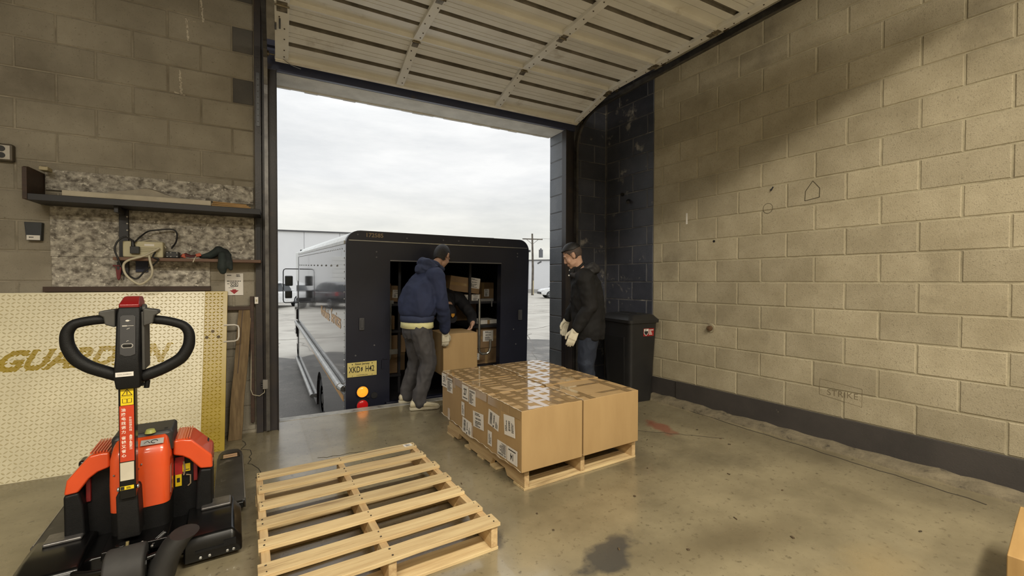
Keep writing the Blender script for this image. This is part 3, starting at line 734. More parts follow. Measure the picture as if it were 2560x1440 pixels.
# side skins, roof, floor
def bodyside(s, sg):
    b = MB(); outer = s; th = 0.035 * sg
    # panel with wheel arch cut: build as quads over a grid that skips the arch
    y0, y1, zb, zt = 0.02, LT, -0.62, 1.745
    ac, az, ar = 2.33, -0.60, 0.44
    top = [(y0, zt), (y1, zt)]
    prof = [(y0, zb if False else -0.62)]
    for k in range(13):
        a = math.pi - math.pi * k / 12; prof.append((ac + ar * math.cos(a) , az + max(0, ar * math.sin(a)) - 0.02 * (k in (0, 12))))
    prof += [(y1, -0.80)]
    prof[0] = (y0, -0.62)
    low = [(y0, -0.62), (ac - ar, -0.62)] + [(ac + ar * math.cos(math.pi - math.pi * k / 12), az + ar * math.sin(math.pi * k / 12)) for k in range(1, 12)] + [(ac + ar, -0.62), (ac + ar + 0.02, -0.80), (y1, -0.80)]
    ring = low + [(y1, zt), (y0, zt)]
    for x in (outer, outer + th):
        v = [(x, y, z) for y, z in low] + [(x, y, zt) for y, z in low]; m = len(low)
        b.add(v, [(i, i + 1, m + i + 1, m + i) for i in range(m - 1)])
    m = len(ring)
    v = [(outer, y, z) for y, z in ring] + [(outer + th, y, z) for y, z in ring]
    b.add(v, [(i, (i + 1) % m, m + (i + 1) % m, m + i) for i in range(m)])
    return b.build('side_panel', m_tbody, truck)
sl = bodyside(S0, 1); sr2 = bodyside(S1, -1)
b = MB()
ringA = [Vector((x, 0.1, z)) for x, z in ((S0, 1.74), (S0 + 0.03, 1.82), (S0 + 0.10, 1.875), (1.5, 1.878), (2.4, 1.878), (S1 - 0.10, 1.875), (S1 - 0.03, 1.82), (S1, 1.74))]
ringB = [v + Vector((0, LT - 0.1, 0.0)) for v in ringA]
inA = [Vector((v.x * 0.98 + 0.039, v.y, v.z - 0.035)) for v in reversed(ringA)]; inB = [v + Vector((0, LT - 0.1, 0)) for v in inA]
b.loft([ringA + inA, ringB + inB]); smooth_by_angle(b.build('roof', m_troof, truck), 40)
b = MB(); b.bb((S0 - 0.012, 0.06, 1.735), (S0 + 0.01, LT, 1.775)); b.bb((S1 - 0.01, 0.06, 1.735), (S1 + 0.012, LT, 1.775)); b.build('roof_rail', m_alu, truck, bevel=0.004)
b = MB(); b.bb((S0 + 0.03, 0.1, -0.14), (S1 - 0.03, LT, -0.06)); b.build('load_floor', m_tin, truck)
b = MB(); b.bb((S0 + 0.035, LT - 0.05, -0.1), (S1 - 0.035, LT, 1.86)); b.bb((S0 + 0.036, 0.1, -0.06), (S0 + 0.06, LT - 0.05, 1.74)); b.bb((S1 - 0.06, 0.1, -0.06), (S1 - 0.036, LT - 0.05, 1.74)); b.build('cargo_lining', m_tin, truck)
b = MB(); b.box((1.64, 2.6, 1.93), (0.16, 0.4, 0.10)); b.box((1.64, 2.6, 1.99), (0.24, 0.5, 0.03)); b.build('roof_vent', mat('cream_vent', srgb(214, 206, 178), rough=0.6), truck, bevel=0.01)
# chassis, rear step and lamps
b = MB(); b.bb((1.3, 0.15, -0.62), (1.5, 7.9, -0.30)); b.bb((2.4, 0.15, -0.62), (2.6, 7.9, -0.30)); b.cyl((S0 + 0.2, 2.33, -0.57), (S1 - 0.2, 2.33, -0.57), 0.08); b.cyl((S0 + 0.2, 7.3, -0.57), (S1 - 0.2, 7.3, -0.57), 0.07); b.build('chassis', m_blackp, truck)
b = MB(); b.bb((S0 + 0.02, -0.05, -0.44), (S1 - 0.02, 0.1, -0.26)); b.bb((1.22, -0.06, -0.12), (2.74, 0.0, -0.03)); b.build('rear_bumper', m_trear, truck, bevel=0.01)
def lamp(s, u, r, name, m):
    b = MB(); b.cyl((s, -0.03, u), (s, 0, u), r * 1.12, n=24); h = b.build('lamp_bezel', m_blackp, truck, bevel=0.004)
    b = MB(); b.ell((s, -0.028, u), (r, 0.022, r), nu=24, nv=10); b.build(name, m, h, smooth=True)
m_amb = mat('amber_lamp_glow', srgb(255, 120, 10), srgb(255, 150, 30), scale=40, rough=0.2, emit=(1.0, 0.26, 0.02), estr=1.3)
lamp(0.97, 0.116, 0.060, 'amber_lens', m_amb)
lamp(0.97, -0.035, 0.060, 'red_lens', mat('red_lamp_glow', srgb(150, 16, 20), rough=0.2, emit=(0.6, 0.01, 0.01), estr=0.35))
lamp(2.96, 0.116, 0.060, 'amber_lens', mat('amber_lens_unlit', srgb(150, 74, 16), rough=0.2)); lamp(2.96, -0.035, 0.06, 'red_lens', m_redlens)
b = MB(); b.cyl((1.10, -0.012, 0.055), (1.10, 0, 0.055), 0.035, n=16); b.box((1.03, -0.012, 0.05), (0.03, 0.02, 0.02)); b.build('socket', m_blackp, truck)
b = MB(); b.ell((0.97, -0.06, 0.126), (0.012, 0.006, 0.018), nu=8, nv=6)
# number plate
mp_ = frame((0.970, -0.012, 0.365), (1, 0, 0), (0, 0, 1))
b = MB(); b.box((0.97, -0.008, 0.365), (0.312, 0.006, 0.160)); pl = b.build('licence_plate', mat('straw_plate', srgb(222, 206, 130), srgb(206, 190, 118), scale=4, rough=0.4), truck, bevel=0.008)
b = MB()
put_text(b, 'XKD', 0.092, mp_ @ Matrix.Translation((-0.080, -0.002, 0)), sx=0.62, weight=0.001); put_text(b, 'H42', 0.092, mp_ @ Matrix.Translation((0.080, -0.002, 0)), sx=0.62, weight=0.001)
put_text(b, 'New Jersey', 0.030, mp_ @ Matrix.Translation((0, 0.060, 0)), sx=1.1, weight=0.0005); put_text(b, 'COMMERCIAL', 0.016, mp_ @ Matrix.Translation((0, -0.064, 0)), sx=1.2)
nj = [(0.002, 0.026), (0.009, 0.022), (0.007, 0.010), (0.010, -0.002), (0.004, -0.018), (-0.003, -0.026), (-0.008, -0.016), (-0.002, -0.006), (-0.007, 0.002), (-0.006, 0.016)]
b.prism([(x - 0.006, y) for x, y in nj], 0, 0.0008, mp_)
for sx_ in (-1, 1): b.cyl(mp_ @ Vector((sx_ * 0.105, 0.060, 0)), mp_ @ Vector((sx_ * 0.105, 0.060, 0.001)), 0.006, n=8); b.cyl(mp_ @ Vector((sx_ * 0.105, -0.066, 0)), mp_ @ Vector((sx_ * 0.105, -0.066, 0.001)), 0.004, n=8)
b.build('plate_lettering', mat('plate_ink', srgb(30, 30, 32), rough=0.5), pl)
b = MB(); b.box((1.19, -0.01, 0.40), (0.02, 0.02, 0.10)); b.box((1.22, -0.008, 0.46), (0.05, 0.015, 0.014)); b.build('plate_bracket', m_trear, truck)
# side rails, stripe, lettering, rivets
b = MB(); b.tube([(S0 - 0.03, 0.20, 0.142), (S0 - 0.035, 6.9, 0.108)], 0.040, 12); b.tube([(S0 - 0.03, 0.20, 0.142), (S0 - 0.005, 0.12, 0.135)], 0.036, 10); b.build('rub_rail', m_alu, truck, smooth=False)
b = MB(); b.tube([(S0 - 0.03, 3.15, -0.748), (S0 - 0.03, 6.7, -0.748)], 0.036, 12); b.build('rub_rail', m_alu, truck)
b = MB(); b.bb((S0 - 0.003, 0.16, -0.02), (S0 + 0.001, 6.45, 0.045)); b.build('gold_stripe', m_gold, sl)
b = MB(); put_text(b, 'Services', 0.24, frame((S0 - 0.003, 0.72, 0.85), (0, -1, 0), (0, 0, 1)), sx=1.0, weight=0.004); b.build('side_lettering', m_gold, sl)
b = MB(); put_text(b, 'Worldwide', 0.20, frame((S0 - 0.003, 1.72, 0.82), (0, -1, 0), (0, 0, 1)), sx=1.0, weight=0.004)
b.build('side_lettering', m_gold, sl)
b = MB()
for k in range(30): b.ell((S0 - 0.002, 0.10, 1.66 - k * 0.075), (0.004, 0.008, 0.008), nu=6, nv=4)
for k in range(40): b.ell((S0 - 0.002, 0.25 + k * 0.155, 1.69), (0.004, 0.008, 0.008), nu=6, nv=4)
for k in range(12): b.ell((S0 - 0.004, 0.6 + k * 0.5, 1.50), (0.010, 0.014, 0.014), nu=6, nv=4)
rv = b.build('rivets', m_alu, truck); rv['kind'] = 'stuff'
# wheels
def wheel(t, u, r):
    for s, sg in ((S0 + 0.03, 1), (S1 - 0.03, -1)):
        b = MB(); prof = [(0.0, 0.55), (0.0, 0.82), (0.02, 0.95), (0.05, 1.0), (0.20, 1.0), (0.23, 0.95), (0.25, 0.80), (0.25, 0.55)]
        rings = [[Vector((s + sg * x, t + r * q * math.cos(a), u + r * q * math.sin(a))) for a in (2 * math.pi * k / 32 for k in range(32))] for x, q in prof]
        b.loft(rings, caps=False); w = smooth_by_angle(b.build('wheel', m_tyre, truck), 40)
        b = MB(); b.cyl((s + sg * 0.03, t, u), (s + sg * 0.2, t, u), r * 0.56, n=24); b.cyl((s + sg * 0.0, t, u), (s + sg * 0.05, t, u), r * 0.2, n=16)
        for k in range(8): a = k * math.pi / 4; b.cyl((s + sg * 0.012, t + r * 0.34 * math.cos(a), u + r * 0.34 * math.sin(a)), (s + sg * 0.04, t + r * 0.34 * math.cos(a), u + r * 0.34 * math.sin(a)), 0.018, n=6)
        b.build('rim', mat('steel_rim', srgb(84, 82, 80), rough=0.45, metal=0.5), w)
wheel(2.33, -0.58, 0.37); wheel(7.30, -0.58, 0.37)
# cab front: pillar, doorway post, hood, fender, screen
b = MB(); b.bb((S0, LT, 1.1), (S1, LT + 0.9, 1.82)); b.bb((S0 + 0.02, LT + 0.86, 0.3), (S1 - 0.02, LT + 0.92, 1.7)); b.build('cab', m_troof, truck, bevel=0.04)
b = MB(); b.bb((S0 - 0.004, LT - 0.02, -0.80), (S0 + 0.05, LT + 0.06, 1.70)); b.build('door_post', mat('dark_green_post', srgb(36, 42, 40), rough=0.35), truck, bevel=0.006)
b = MB(); b.bb((S0 + 0.01, LT + 0.5, -0.5), (S0 + 0.06, LT + 0.9, 1.1)); b.bb((S0 + 0.02, LT + 0.9, -0.35), (S1 - 0.02, LT + 1.7, 0.45)); b.build('hood', m_tbody, truck, bevel=0.04)
b = MB(); b.bb((S0 - 0.02, LT + 0.42, -0.28), (S0 + 0.25, LT + 1.25, -0.16)); b.bb((S0 - 0.03, LT + 0.40, 0.16), (S0 + 0.02, LT + 0.46, 0.42)); b.bb((S0 - 0.04, LT + 0.4, -0.2), (S0 + 0.05, LT + 0.46, 0.1)); b.build('fender', m_tbody, truck, bevel=0.02)
b = MB(); b.bb((S0 + 0.04, LT + 0.82, 0.55), (S0 + 0.05, LT + 0.84, 1.6)); b.bb((S0 + 0.1, LT + 0.925, 0.55), (S1 - 0.1, LT + 0.93, 1.6)); b.build('windscreen', m_glass, truck)
# mirrors on a loop arm
mk = thing  # (the loop and both glasses are parts of the truck)
b = MB()
loop = [(S0 - 0.01, 6.4, 1.405), (0.52, 6.4, 1.405), (0.485, 6.4, 1.385), (0.472, 6.4, 1.34), (0.469, 6.4, 0.68), (0.482, 6.4, 0.635), (0.515, 6.4, 0.617), (S0 - 0.01, 6.4, 0.617)]
b.tube(loop, 0.011, 8); b.build('mirror_arm', m_blackp, truck)
for u0, u1, w in ((1.01, 1.245, 0.165), (0.72, 0.90, 0.15)):
    b = MB(); b.box((0.505 + w / 2, 6.4, (u0 + u1) / 2), (w, 0.05, u1 - u0)); h = b.build('mirror_housing', m_blackp, truck, bevel=0.02)
    b = MB(); b.box((0.505 + w / 2, 6.371, (u0 + u1) / 2), (w - 0.03, 0.006, u1 - u0 - 0.03)); b.build('mirror_glass', mat('mirror_glass', srgb(60, 64, 66), rough=0.08, metal=0.6), h, bevel=0.01)
# grab rails inside the rear doorway
b = MB(); b.tube([(1.317, 0.15, 1.10), (1.317, 0.15, 0.47), (1.310, 0.15, 0.42), (1.285, 0.15, 0.39), (1.255, 0.15, 0.382)], 0.014, 10); b.build('grab_rail', m_alu, truck)
b = MB(); b.box((1.30, 0.14, 1.085), (0.10, 0.02, 0.04)); b.build('rail_bracket', m_alu, truck, bevel=0.003)
b = MB(); b.box((1.33, 0.14, 0.50), (0.14, 0.02, 0.06)); b.build('rail_bracket', m_alu, truck, bevel=0.003)
b = MB(); b.tube([(2.47, 0.15, 1.10), (2.472, 0.15, 0.44), (2.485, 0.15, 0.395), (2.52, 0.15, 0.375), (2.585, 0.15, 0.375), (2.62, 0.15, 0.395), (2.635, 0.15, 0.44), (2.638, 0.15, 0.56)], 0.016, 10); b.build('grab_rail', m_alu, truck)
b = MB(); b.box((2.56, 0.15, 1.085), (0.22, 0.02, 0.035)); b.box((2.648, 0.15, 1.05), (0.012, 0.02, 0.11)); b.build('rail_bracket', mat('grey_bracket', srgb(120, 120, 122), rough=0.4, metal=0.5), truck, bevel=0.003)
# shelves along both sides of the load space
for x0, x1 in ((S0 + 0.062, 1.50), (2.42, S1 - 0.062)):
    for z in (0.18, 0.72, 1.05):
        b = MB(); b.bb((x0, 0.35, z - 0.03), (x1, 5.4, z)); b.build('cargo_shelf', m_tin, truck)
    b = MB()
    for t in (0.37, 2.0, 3.6, 5.3): b.bb((x1 - 0.03 if x0 < 1 else x0, t, -0.06), (x1 if x0 < 1 else x0 + 0.03, t + 0.03, 1.6))
    b.build('shelf_post', m_tin, truck)
# ================================================================== cartons, pallets
m_kraft = mat('kraft_board', srgb(172, 143, 100), srgb(165, 136, 94), scale=2.5, rough=0.6, bump=0.08, bscale=60, stretch=(4, 4, 0.8), rand=0.04)
m_tape = mat('clear_brown_tape', srgb(168, 140, 100), srgb(158, 131, 92), scale=6, rough=0.10, spec=0.7, coat=0.8, rand=0.05)
m_film = mat('stretch_film', srgb(226, 216, 196), srgb(190, 172, 140), scale=14, rough=0.15, coat=0.5)
m_paper = mat('label_paper', srgb(226, 222, 216), srgb(214, 210, 204), scale=3, rough=0.6)
m_ink = mat('black_ink', srgb(36, 34, 36), rough=0.6)
m_inkg = mat('grey_ink', srgb(120, 116, 114), rough=0.6)
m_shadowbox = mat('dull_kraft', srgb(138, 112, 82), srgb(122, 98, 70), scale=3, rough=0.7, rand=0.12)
m_wood = mat('pallet_wood', srgb(206, 184, 140), srgb(184, 158, 116), scale=5, rough=0.72, bump=0.35, bscale=30, stretch=(0.5, 7, 7), rand=0.12, c3=srgb(128, 108, 78), t3=0.58, s3=2.5, t3w=0.18)
m_woodv = mat('pallet_stringer_wood', srgb(200, 174, 130), srgb(172, 142, 102), scale=5, rough=0.72, bump=0.35, bscale=30, stretch=(7, 0.5, 7), rand=0.10, c3=srgb(132, 104, 70), t3=0.60, s3=2.5, t3w=0.16)
m_nail = mat('nail_head', srgb(70, 64, 58), rough=0.5, metal=0.6)

rl = random.Random(11)
def barcode(mb, M, x0, x1, y0, y1, n=22):
    """Bars between x0..x1, y0..y1 in the plane of M."""
    x = x0
    while x < x1:
        w = rl.choice((0.4, 0.7, 1.1)) * (x1 - x0) / n
        mb.add([M @ Vector((a, b, 0.0006)) for a, b in ((x, y0), (min(x + w, x1), y0), (min(x + w, x1), y1), (x, y1))], [(0, 1, 2, 3)])
        x += w + rl.choice((0.4, 0.8)) * (x1 - x0) / n
def textbars(mb, M, x0, x1, y0, y1, n):
    for i in range(n):
        y = y1 - (y1 - y0) * (i + 0.5) / n; h = (y1 - y0) / n * 0.32; xe = x0 + (x1 - x0) * rl.uniform(0.45, 1.0); x = x0
        while x < xe:
            w = (x1 - x0) * rl.uniform(0.05, 0.16)
            mb.add([M @ Vector((a, b, 0.0006)) for a, b in ((x, y - h), (min(x + w, xe), y - h), (min(x + w, xe), y + h), (x, y + h))], [(0, 1, 2, 3)]); x += w + (x1 - x0) * 0.03
def sheet(parent, M, w, h, kind, num=None, flip=False, label=None):
    """A paper label stuck on a carton: sheet as a part, its print as a sub-part. M: centre frame (x right, y up, z outward)."""
    if flip: M = M @ Matrix.Rotation(math.pi, 4, 'Z')
    b = MB(); b.add([M @ Vector((x, y, z)) for z in (-0.0004, 0.0008) for x, y in ((-w / 2, -h / 2), (w / 2, -h / 2), (w / 2, h / 2), (-w / 2, h / 2))], [(3, 2, 1, 0), (4, 5, 6, 7), (0, 1, 5, 4), (1, 2, 6, 5), (2, 3, 7, 6), (3, 0, 4, 7)])
    s = b.build('shipping_label', m_paper, parent, label=label); b = MB(); Q = M @ Matrix.Translation((0, 0, 0.0008))
    if kind == 'num':
        put_text(b, num, h * 0.60, Q @ Matrix.Translation((0, h * 0.06, 0)), sx=0.72, weight=0.0022); b.box(Q @ Vector((0, -h * 0.33, 0.0004)), (w * 0.72, 0.0065, 0.0006), Q.to_3x3())
    elif kind == 'invoice':
        barcode(b, Q, -w * 0.42, w * 0.42, h * 0.30, h * 0.42, 18); textbars(b, Q, -w * 0.42, w * 0.3, -h * 0.42, h * 0.26, 9)
    elif kind == 'side':      # print running up the label
        R = Q @ Matrix.Rotation(math.pi / 2, 4, 'Z')
        barcode(b, R, -h * 0.38, h * 0.38, w * 0.12, w * 0.34, 26); barcode(b, R, -h * 0.2, h * 0.34, -w * 0.12, 0, 16); textbars(b, R, -h * 0.4, h * 0.2, -w * 0.42, -w * 0.2, 3)
        b.box(R @ Vector((-h * 0.40, -w * 0.02, 0.0005)), (0.014, 0.014, 0.0006), R.to_3x3())
    elif kind == 'strip':
        R = Q @ Matrix.Rotation(math.pi / 2, 4, 'Z'); barcode(b, R, -h * 0.36, h * 0.30, -w * 0.05, w * 0.22, 24); textbars(b, R, -h * 0.36, h * 0.30, -w * 0.36, -w * 0.16, 1)
    elif kind == 'ship':
        barcode(b, Q, -w * 0.26, w * 0.26, h * 0.02, h * 0.14, 20); textbars(b, Q, -w * 0.3, w * 0.3, h * 0.26, h * 0.44, 2); textbars(b, Q, -w * 0.3, w * 0.3, -h * 0.44, -h * 0.06, 4)
    elif kind == 'vship':
        R = Q @ Matrix.Rotation(math.pi / 2, 4, 'Z'); barcode(b, R, -h * 0.24, h * 0.24, -w * 0.10, w * 0.08, 22); textbars(b, R, -h * 0.3, h * 0.3, w * 0.2, w * 0.4, 2); textbars(b, R, -h * 0.3, h * 0.3, -w * 0.4, -w * 0.2, 2)
    b.build('label_print', m_ink, s); return s
def carton(label, P, u, v, h, grid=(0, 0), m=None, group=None, film=True, cat='box', seed=0, sidetape=True, name='cardboard_box'):
    """P: near left bottom corner; u, v: edge vectors to the right and away; h: height."""
    r = random.Random(seed); u = Vector(u); v = Vector(v)
    t = thing(name, label, cat, P, (0, 0, math.atan2(u.y, u.x)), group)
    Ri = rotz(-math.atan2(u.y, u.x)); U, V = Ri @ u, Ri @ v; m = m or m_kraft
    c = [Vector((0, 0, 0)), U, U + V, V]; n = 6
    b = MB(); rings = []
    for k, z in enumerate((0, 0.15 * h, 0.5 * h, 0.85 * h, h)):
        bulge = 0.006 * (1 if 0 < k < 4 else 0); ctr = (U + V) / 2; ring = []
        for i in range(4):
            p, q = c[i], c[(i + 1) % 4]
            for j in range(n):
                x = p + (q - p) * j / n; s = math.sin(math.pi * j / n)
                d = (x - ctr).normalized(); ring.append(x + d * bulge * s + Vector((0, 0, z + (0.004 * s * (1 if k == 4 else 0)))))
        rings.append(ring)
    b.loft(rings); b.build('carton', m, t, bevel=0.004)
    top = Vector((0, 0, h + 0.0045)); nu, nv = grid
    def strip(p, q, w, z, over=0.0):
        d = (q - p).normalized(); b = MB(); b.beam(p + top + Vector((0, 0, z)), q + top + Vector((0, 0, z)), w, 0.0008); return b.build('tape_strip', m_tape, t)
    for i in range(nv):       # strips running along u
        f = (i + 0.5 + r.uniform(-.18, .18)) / nv; strip(V * f + U * 0.005, V * f + U * 0.995, r.uniform(0.036, 0.050), -0.0012 + 0.00012 * i)
    for i in range(nu):
        f = (i + 0.5 + r.uniform(-.2, .2)) / nu; strip(U * f + V * 0.005, U * f + V * 0.995, r.uniform(0.042, 0.056), -0.0002 + 0.00012 * i)
    if grid != (0, 0) and sidetape:     # tape turned down over the left face
        for f in (r.uniform(.25, .4), r.uniform(.6, .75)):
            b = MB(); w = 0.045; a = V * f; L = r.uniform(0.06, 0.22) * h * 2
            b.bb((a.x - 0.0066, a.y - w / 2, h - L), (a.x - 0.0056, a.y + w / 2, h + 0.002)); b.build('tape_strip', m_tape, t)
        b = MB(); a = V * r.uniform(.5, .65); b.bb((a.x - 0.0066, a.y - 0.022, 0.0), (a.x - 0.0056, a.y + 0.022, h * 0.26)); b.build('tape_strip', m_tape, t)
        b = MB(); b.beam(V * 0.02 + Vector((-0.0056, 0, h - 0.0275)), V * 0.98 + Vector((-0.0056, 0, h - 0.0275)), 0.0008, 0.055); b.build('tape_strip', m_tape, t)
    if film:                  # gathered film along the upper left edge
        b = MB(); pts = []
        for k in range(21): pts.append(V * (k / 20) + Vector((r.uniform(-0.005, 0.004), 0, h + 0.003 + r.uniform(-0.002, 0.002))))
        b.tube(pts, [r.uniform(0.0008, 0.0032) for _ in pts], 6); b.build('film_edge', m_film, t)
        b = MB(); pts = [V * (k / 16) + Vector((-0.007 + r.uniform(-0.002, 0.001), 0, 0.006 + 0.008 * math.sin(k * 0.7) ** 2 + r.uniform(0, 0.004))) for k in range(17)]
        b.tube(pts, [r.uniform(0.0008, 0.003) for _ in pts], 5); b.build('film_edge', m_film, t)
    return t, U, V
def left_frame(U, V, h, a, b_):   # on the left face: a from far to near, b from top to bottom
    p = V * (1 - a); return frame((p.x - 0.0075, p.y, h * (1 - b_)), (0, -1, 0), (0, 0, 1))
PZ, BH = 0.1416, 0.386
def L(t, U, V, h, a0, a1, b0, b1, kind, **k):
    w = (a1 - a0) * V.length; hh = (b1 - b0) * h
    sheet(t, left_frame(U, V, h, (a0 + a1) / 2, (b0 + b1) / 2) @ Matrix.Rotation(k.pop('tilt', 0), 4, 'Z'), w, hh, kind, **k)
GB = 'taped cartons loaded on the pallet'
t, U, V = carton('taped kraft carton numbered 14 upside down, front left on the loaded pallet', (1.500, 2.205, PZ), (0.490, -0.012, 0), (0.012, 0.445, 0), BH, (4, 5), group=GB, seed=1)
L(t, U, V, BH, .05, .38, .24, .52, 'side', tilt=-0.10); L(t, U, V, BH, .54, .84, .16, .50, 'vship', tilt=0.09); L(t, U, V, BH, .03, .16, .62, .88, 'strip'); L(t, U, V, BH, .34, .61, .68, .93, 'invoice', flip=True); L(t, U, V, BH, .63, .91, .68, .93, 'num', num='14', flip=True, label='white card printed 14, upside down')
t, U, V = carton('taped kraft carton numbered 27, middle left on the loaded pallet', (1.520, 2.664, PZ), (0.500, -0.008, 0), (0.010, 0.435, 0), BH, (3, 6), group=GB, seed=2)
L(t, U, V, BH, .05, .30, .02, .32, 'num', num='27', label='white card printed 27'); L(t, U, V, BH, .33, .58, .04, .34, 'invoice'); L(t, U, V, BH, .02, .14, .38, .66, 'strip'); L(t, U, V, BH, .06, .42, .69, .99, 'side', tilt=-0.06); L(t, U, V, BH, .50, .88, .42, .72, 'ship', tilt=0.06)
t, U, V = carton('taped kraft carton numbered 31, rear left on the loaded pallet', (1.545, 3.112, PZ), (0.510, -0.006, 0), (0.030, 0.47, 0), BH, (5, 6), group=GB, seed=3)
L(t, U, V, BH, .03, .27, .02, .32, 'num', num='31', label='white card printed 31'); L(t, U, V, BH, .31, .58, .05, .37, 'invoice')
carton('plain front kraft carton with few tape strips, front right on the loaded pallet', (2.004, 2.195, PZ), (0.540, -0.005, 0), (0.025, 0.450, 0), BH - 0.004, (2, 2), group=GB, seed=4)
carton('taped kraft carton in the middle right place of the loaded pallet', (2.042, 2.662, PZ), (0.545, -0.005, 0), (0.012, 0.440, 0), BH, (4, 4), group=GB, seed=5)
carton('taped kraft carton in the rear right place of the loaded pallet', (2.094, 3.118, PZ), (0.525, -0.004, 0), (0.010, 0.46, 0), BH, (4, 5), group=GB, seed=6)

# ---- pallets: boards run along local X, stringers along local Y
def board(t, name, x0, x1, y0, y1, z0, z1, m, r, nails=()):
    b = MB(); n = 5; rings = []
    for k in range(n + 1):
        x = x0 + (x1 - x0) * k / n; e = r.uniform(-0.0025, 0.0025); zz = r.uniform(-0.0012, 0.0012)
        rings.append([Vector((x, y0 + e, z0 + zz)), Vector((x, y1 + e, z0 + zz)), Vector((x, y1 + e, z1 + zz)), Vector((x, y0 + e, z1 + zz))])
    b.loft(rings); o = b.build(name, m, t, bevel=0.002)
    if nails:
        b = MB()
        for x in nails:
            for y in (y0 + 0.022, y1 - 0.022): b.cyl((x + r.uniform(-.008, .008), y, z1 - 0.001), (x, y, z1 + 0.0012), 0.004, n=7)
        b.build('nail', m_nail, o)
    return o
def stringer(t, x, y0, y1, r, notch=True, w=0.036, rough=0.0):
    z0, z1 = 0.016, 0.122; Ly = y1 - y0
    poly = [(y0, z0)]
    if notch:
        for c in (0.27, 0.73):
            a = y0 + Ly * c; poly += [(a - 0.115, z0), (a - 0.085, z0 + 0.042), (a + 0.085, z0 + 0.042 + (rough and r.uniform(0, .014))), (a + 0.115, z0)]
    poly += [(y1, z0)]
    if rough: poly += [(y1 + 0.0, z1 - 0.05), (y1 - 0.03, z1 - 0.045), (y1 - 0.035, z1)]
    else: poly += [(y1, z1)]
    poly += [(y0, z1)]
    M = Matrix(((0, 0, 1, 0), (1, 0, 0, 0), (0, 1, 0, 0), (0, 0, 0, 1)))
    b = MB(); b.prism(poly, x - w / 2, x + w / 2, M); return b.build('stringer', m_woodv, t, bevel=0.002)
def pallet(label, loc, rz, deck, bottom, Lx=1.018, Ly=1.222, seed=0, rough=0.0):
    r = random.Random(seed); t = thing('pallet', label, 'pallet', loc, (0, 0, rz))
    xs = (0.022, Lx / 2 - 0.02, Lx - 0.022)
    for i, x in enumerate(xs): stringer(t, x, 0.0, Ly, r, True, rough=rough if i == 0 else 0)
    for y0, y1 in bottom: board(t, 'bottom_board', 0, Lx, y0, y1, 0.0, 0.016, m_wood, r)
    for i, (y0, y1) in enumerate(deck):
        dx = r.uniform(-0.012, 0.012); board(t, 'deck_board', dx, Lx + r.uniform(-0.012, 0.012), y0, y1, 0.1222, 0.140, m_wood, r, nails=xs)
    return t
BOT = [(0.0, 0.13), (0.36, 0.45), (0.56, 0.65), (0.78, 0.87), (1.10, 1.222)]
pl2 = pallet('empty wooden pallet lying on the floor beside the pallet jack', (0.086, 1.846, 0), R_(-1.0),
       [(-0.01, 0.085), (0.155, 0.245), (0.365, 0.452), (0.566, 0.655), (0.762, 0.850), (0.972, 1.060), (1.165, 1.250)], BOT, seed=4)
r4 = random.Random(9)
sheet(pl2, frame((0.955, 1.210, 0.1412), (1, 0.05, 0), (-0.05, 1, 0)), 0.058, 0.045, 'ship')
pallet('wooden pallet with a splintered stringer under the six taped cartons', (1.548, 2.249, 0), R_(-1.0),
       [(0.0, 0.10), (0.17, 0.26), (0.35, 0.44), (0.53, 0.62), (0.71, 0.80), (0.89, 0.98), (1.10, 1.222)], BOT, seed=6, rough=1.0)
# splinters torn from the near left stringer
# ---- the carton between the two men, and the stock inside the truck
hb = F(1.628, 4.66, 0.255)
carton('large plain kraft carton being carried into the truck by two men', hb, FS * 0.42, FN * 0.48, 0.478, (0, 0), film=False, seed=8)
def tk(s, t, u): return TM @ Vector((s, t, u))
def truck_box(label, s, t, u, w, d, h, rz=0.0, tilt=0.0, labels=(), m=None, seed=0):
    o = thing('parcel', label, 'box', tk(s, t, u)); o.rotation_euler = (TM.to_3x3() @ eul(0, tilt, rz)).to_euler(); o['group'] = 'parcels in the truck'
    b = MB(); b.bb((0, 0, 0), (w, d, h)); b.build('carton', m or m_shadowbox, o, bevel=0.004)
    b = MB(); b.bb((0.0, -0.0012, h * 0.5 - 0.02), (w, 0.0, h * 0.5 + 0.02)) if seed % 3 == 0 else b.bb((w * 0.5 - 0.02, -0.0012, 0), (w * 0.5 + 0.02, 0, h)); b.build('tape_strip', m_tape, o)
    for (x0, x1, z0, z1, kind) in labels:
        sheet(o, frame(((x0 + x1) / 2, -0.002, (z0 + z1) / 2), (1, 0, 0), (0, 0, 1)), x1 - x0, z1 - z0, kind)
    return o
truck_box('wide tilted parcel with a printed label high in the truck doorway', 2.155, 0.42, 1.20, 0.44, 0.34, 0.20, 0, 0.125, [(0.27, 0.43, 0.07, 0.21, 'ship')])
truck_box('parcel with two white labels just under the tilted one in the truck', 2.30, 0.46, 1.054, 0.34, 0.30, 0.085, 0, 0.0, [(0.20, 0.32, 0.0, 0.085, 'ship'), (0.08, 0.16, 0.01, 0.08, 'ship')], seed=1)
truck_box('parcel on the upper right truck shelf behind the grab rail bracket', 2.66, 0.80, 1.053, 0.36, 0.35, 0.24, 0, 0, [(0.20, 0.28, 0.03, 0.14, 'ship')], seed=1)
truck_box('tall parcel with a square white label behind the right grab rail', 2.56, 0.42, 0.396, 0.36, 0.30, 0.285, 0, 0, [(0.10, 0.26, 0.09, 0.24, 'ship')], seed=3)
truck_box('low parcel on the lowest right shelf behind the grab rail', 2.50, 0.40, 0.183, 0.42, 0.34, 0.21, 0, 0, [(0.02, 0.10, 0.06, 0.15, 'ship')], seed=4)
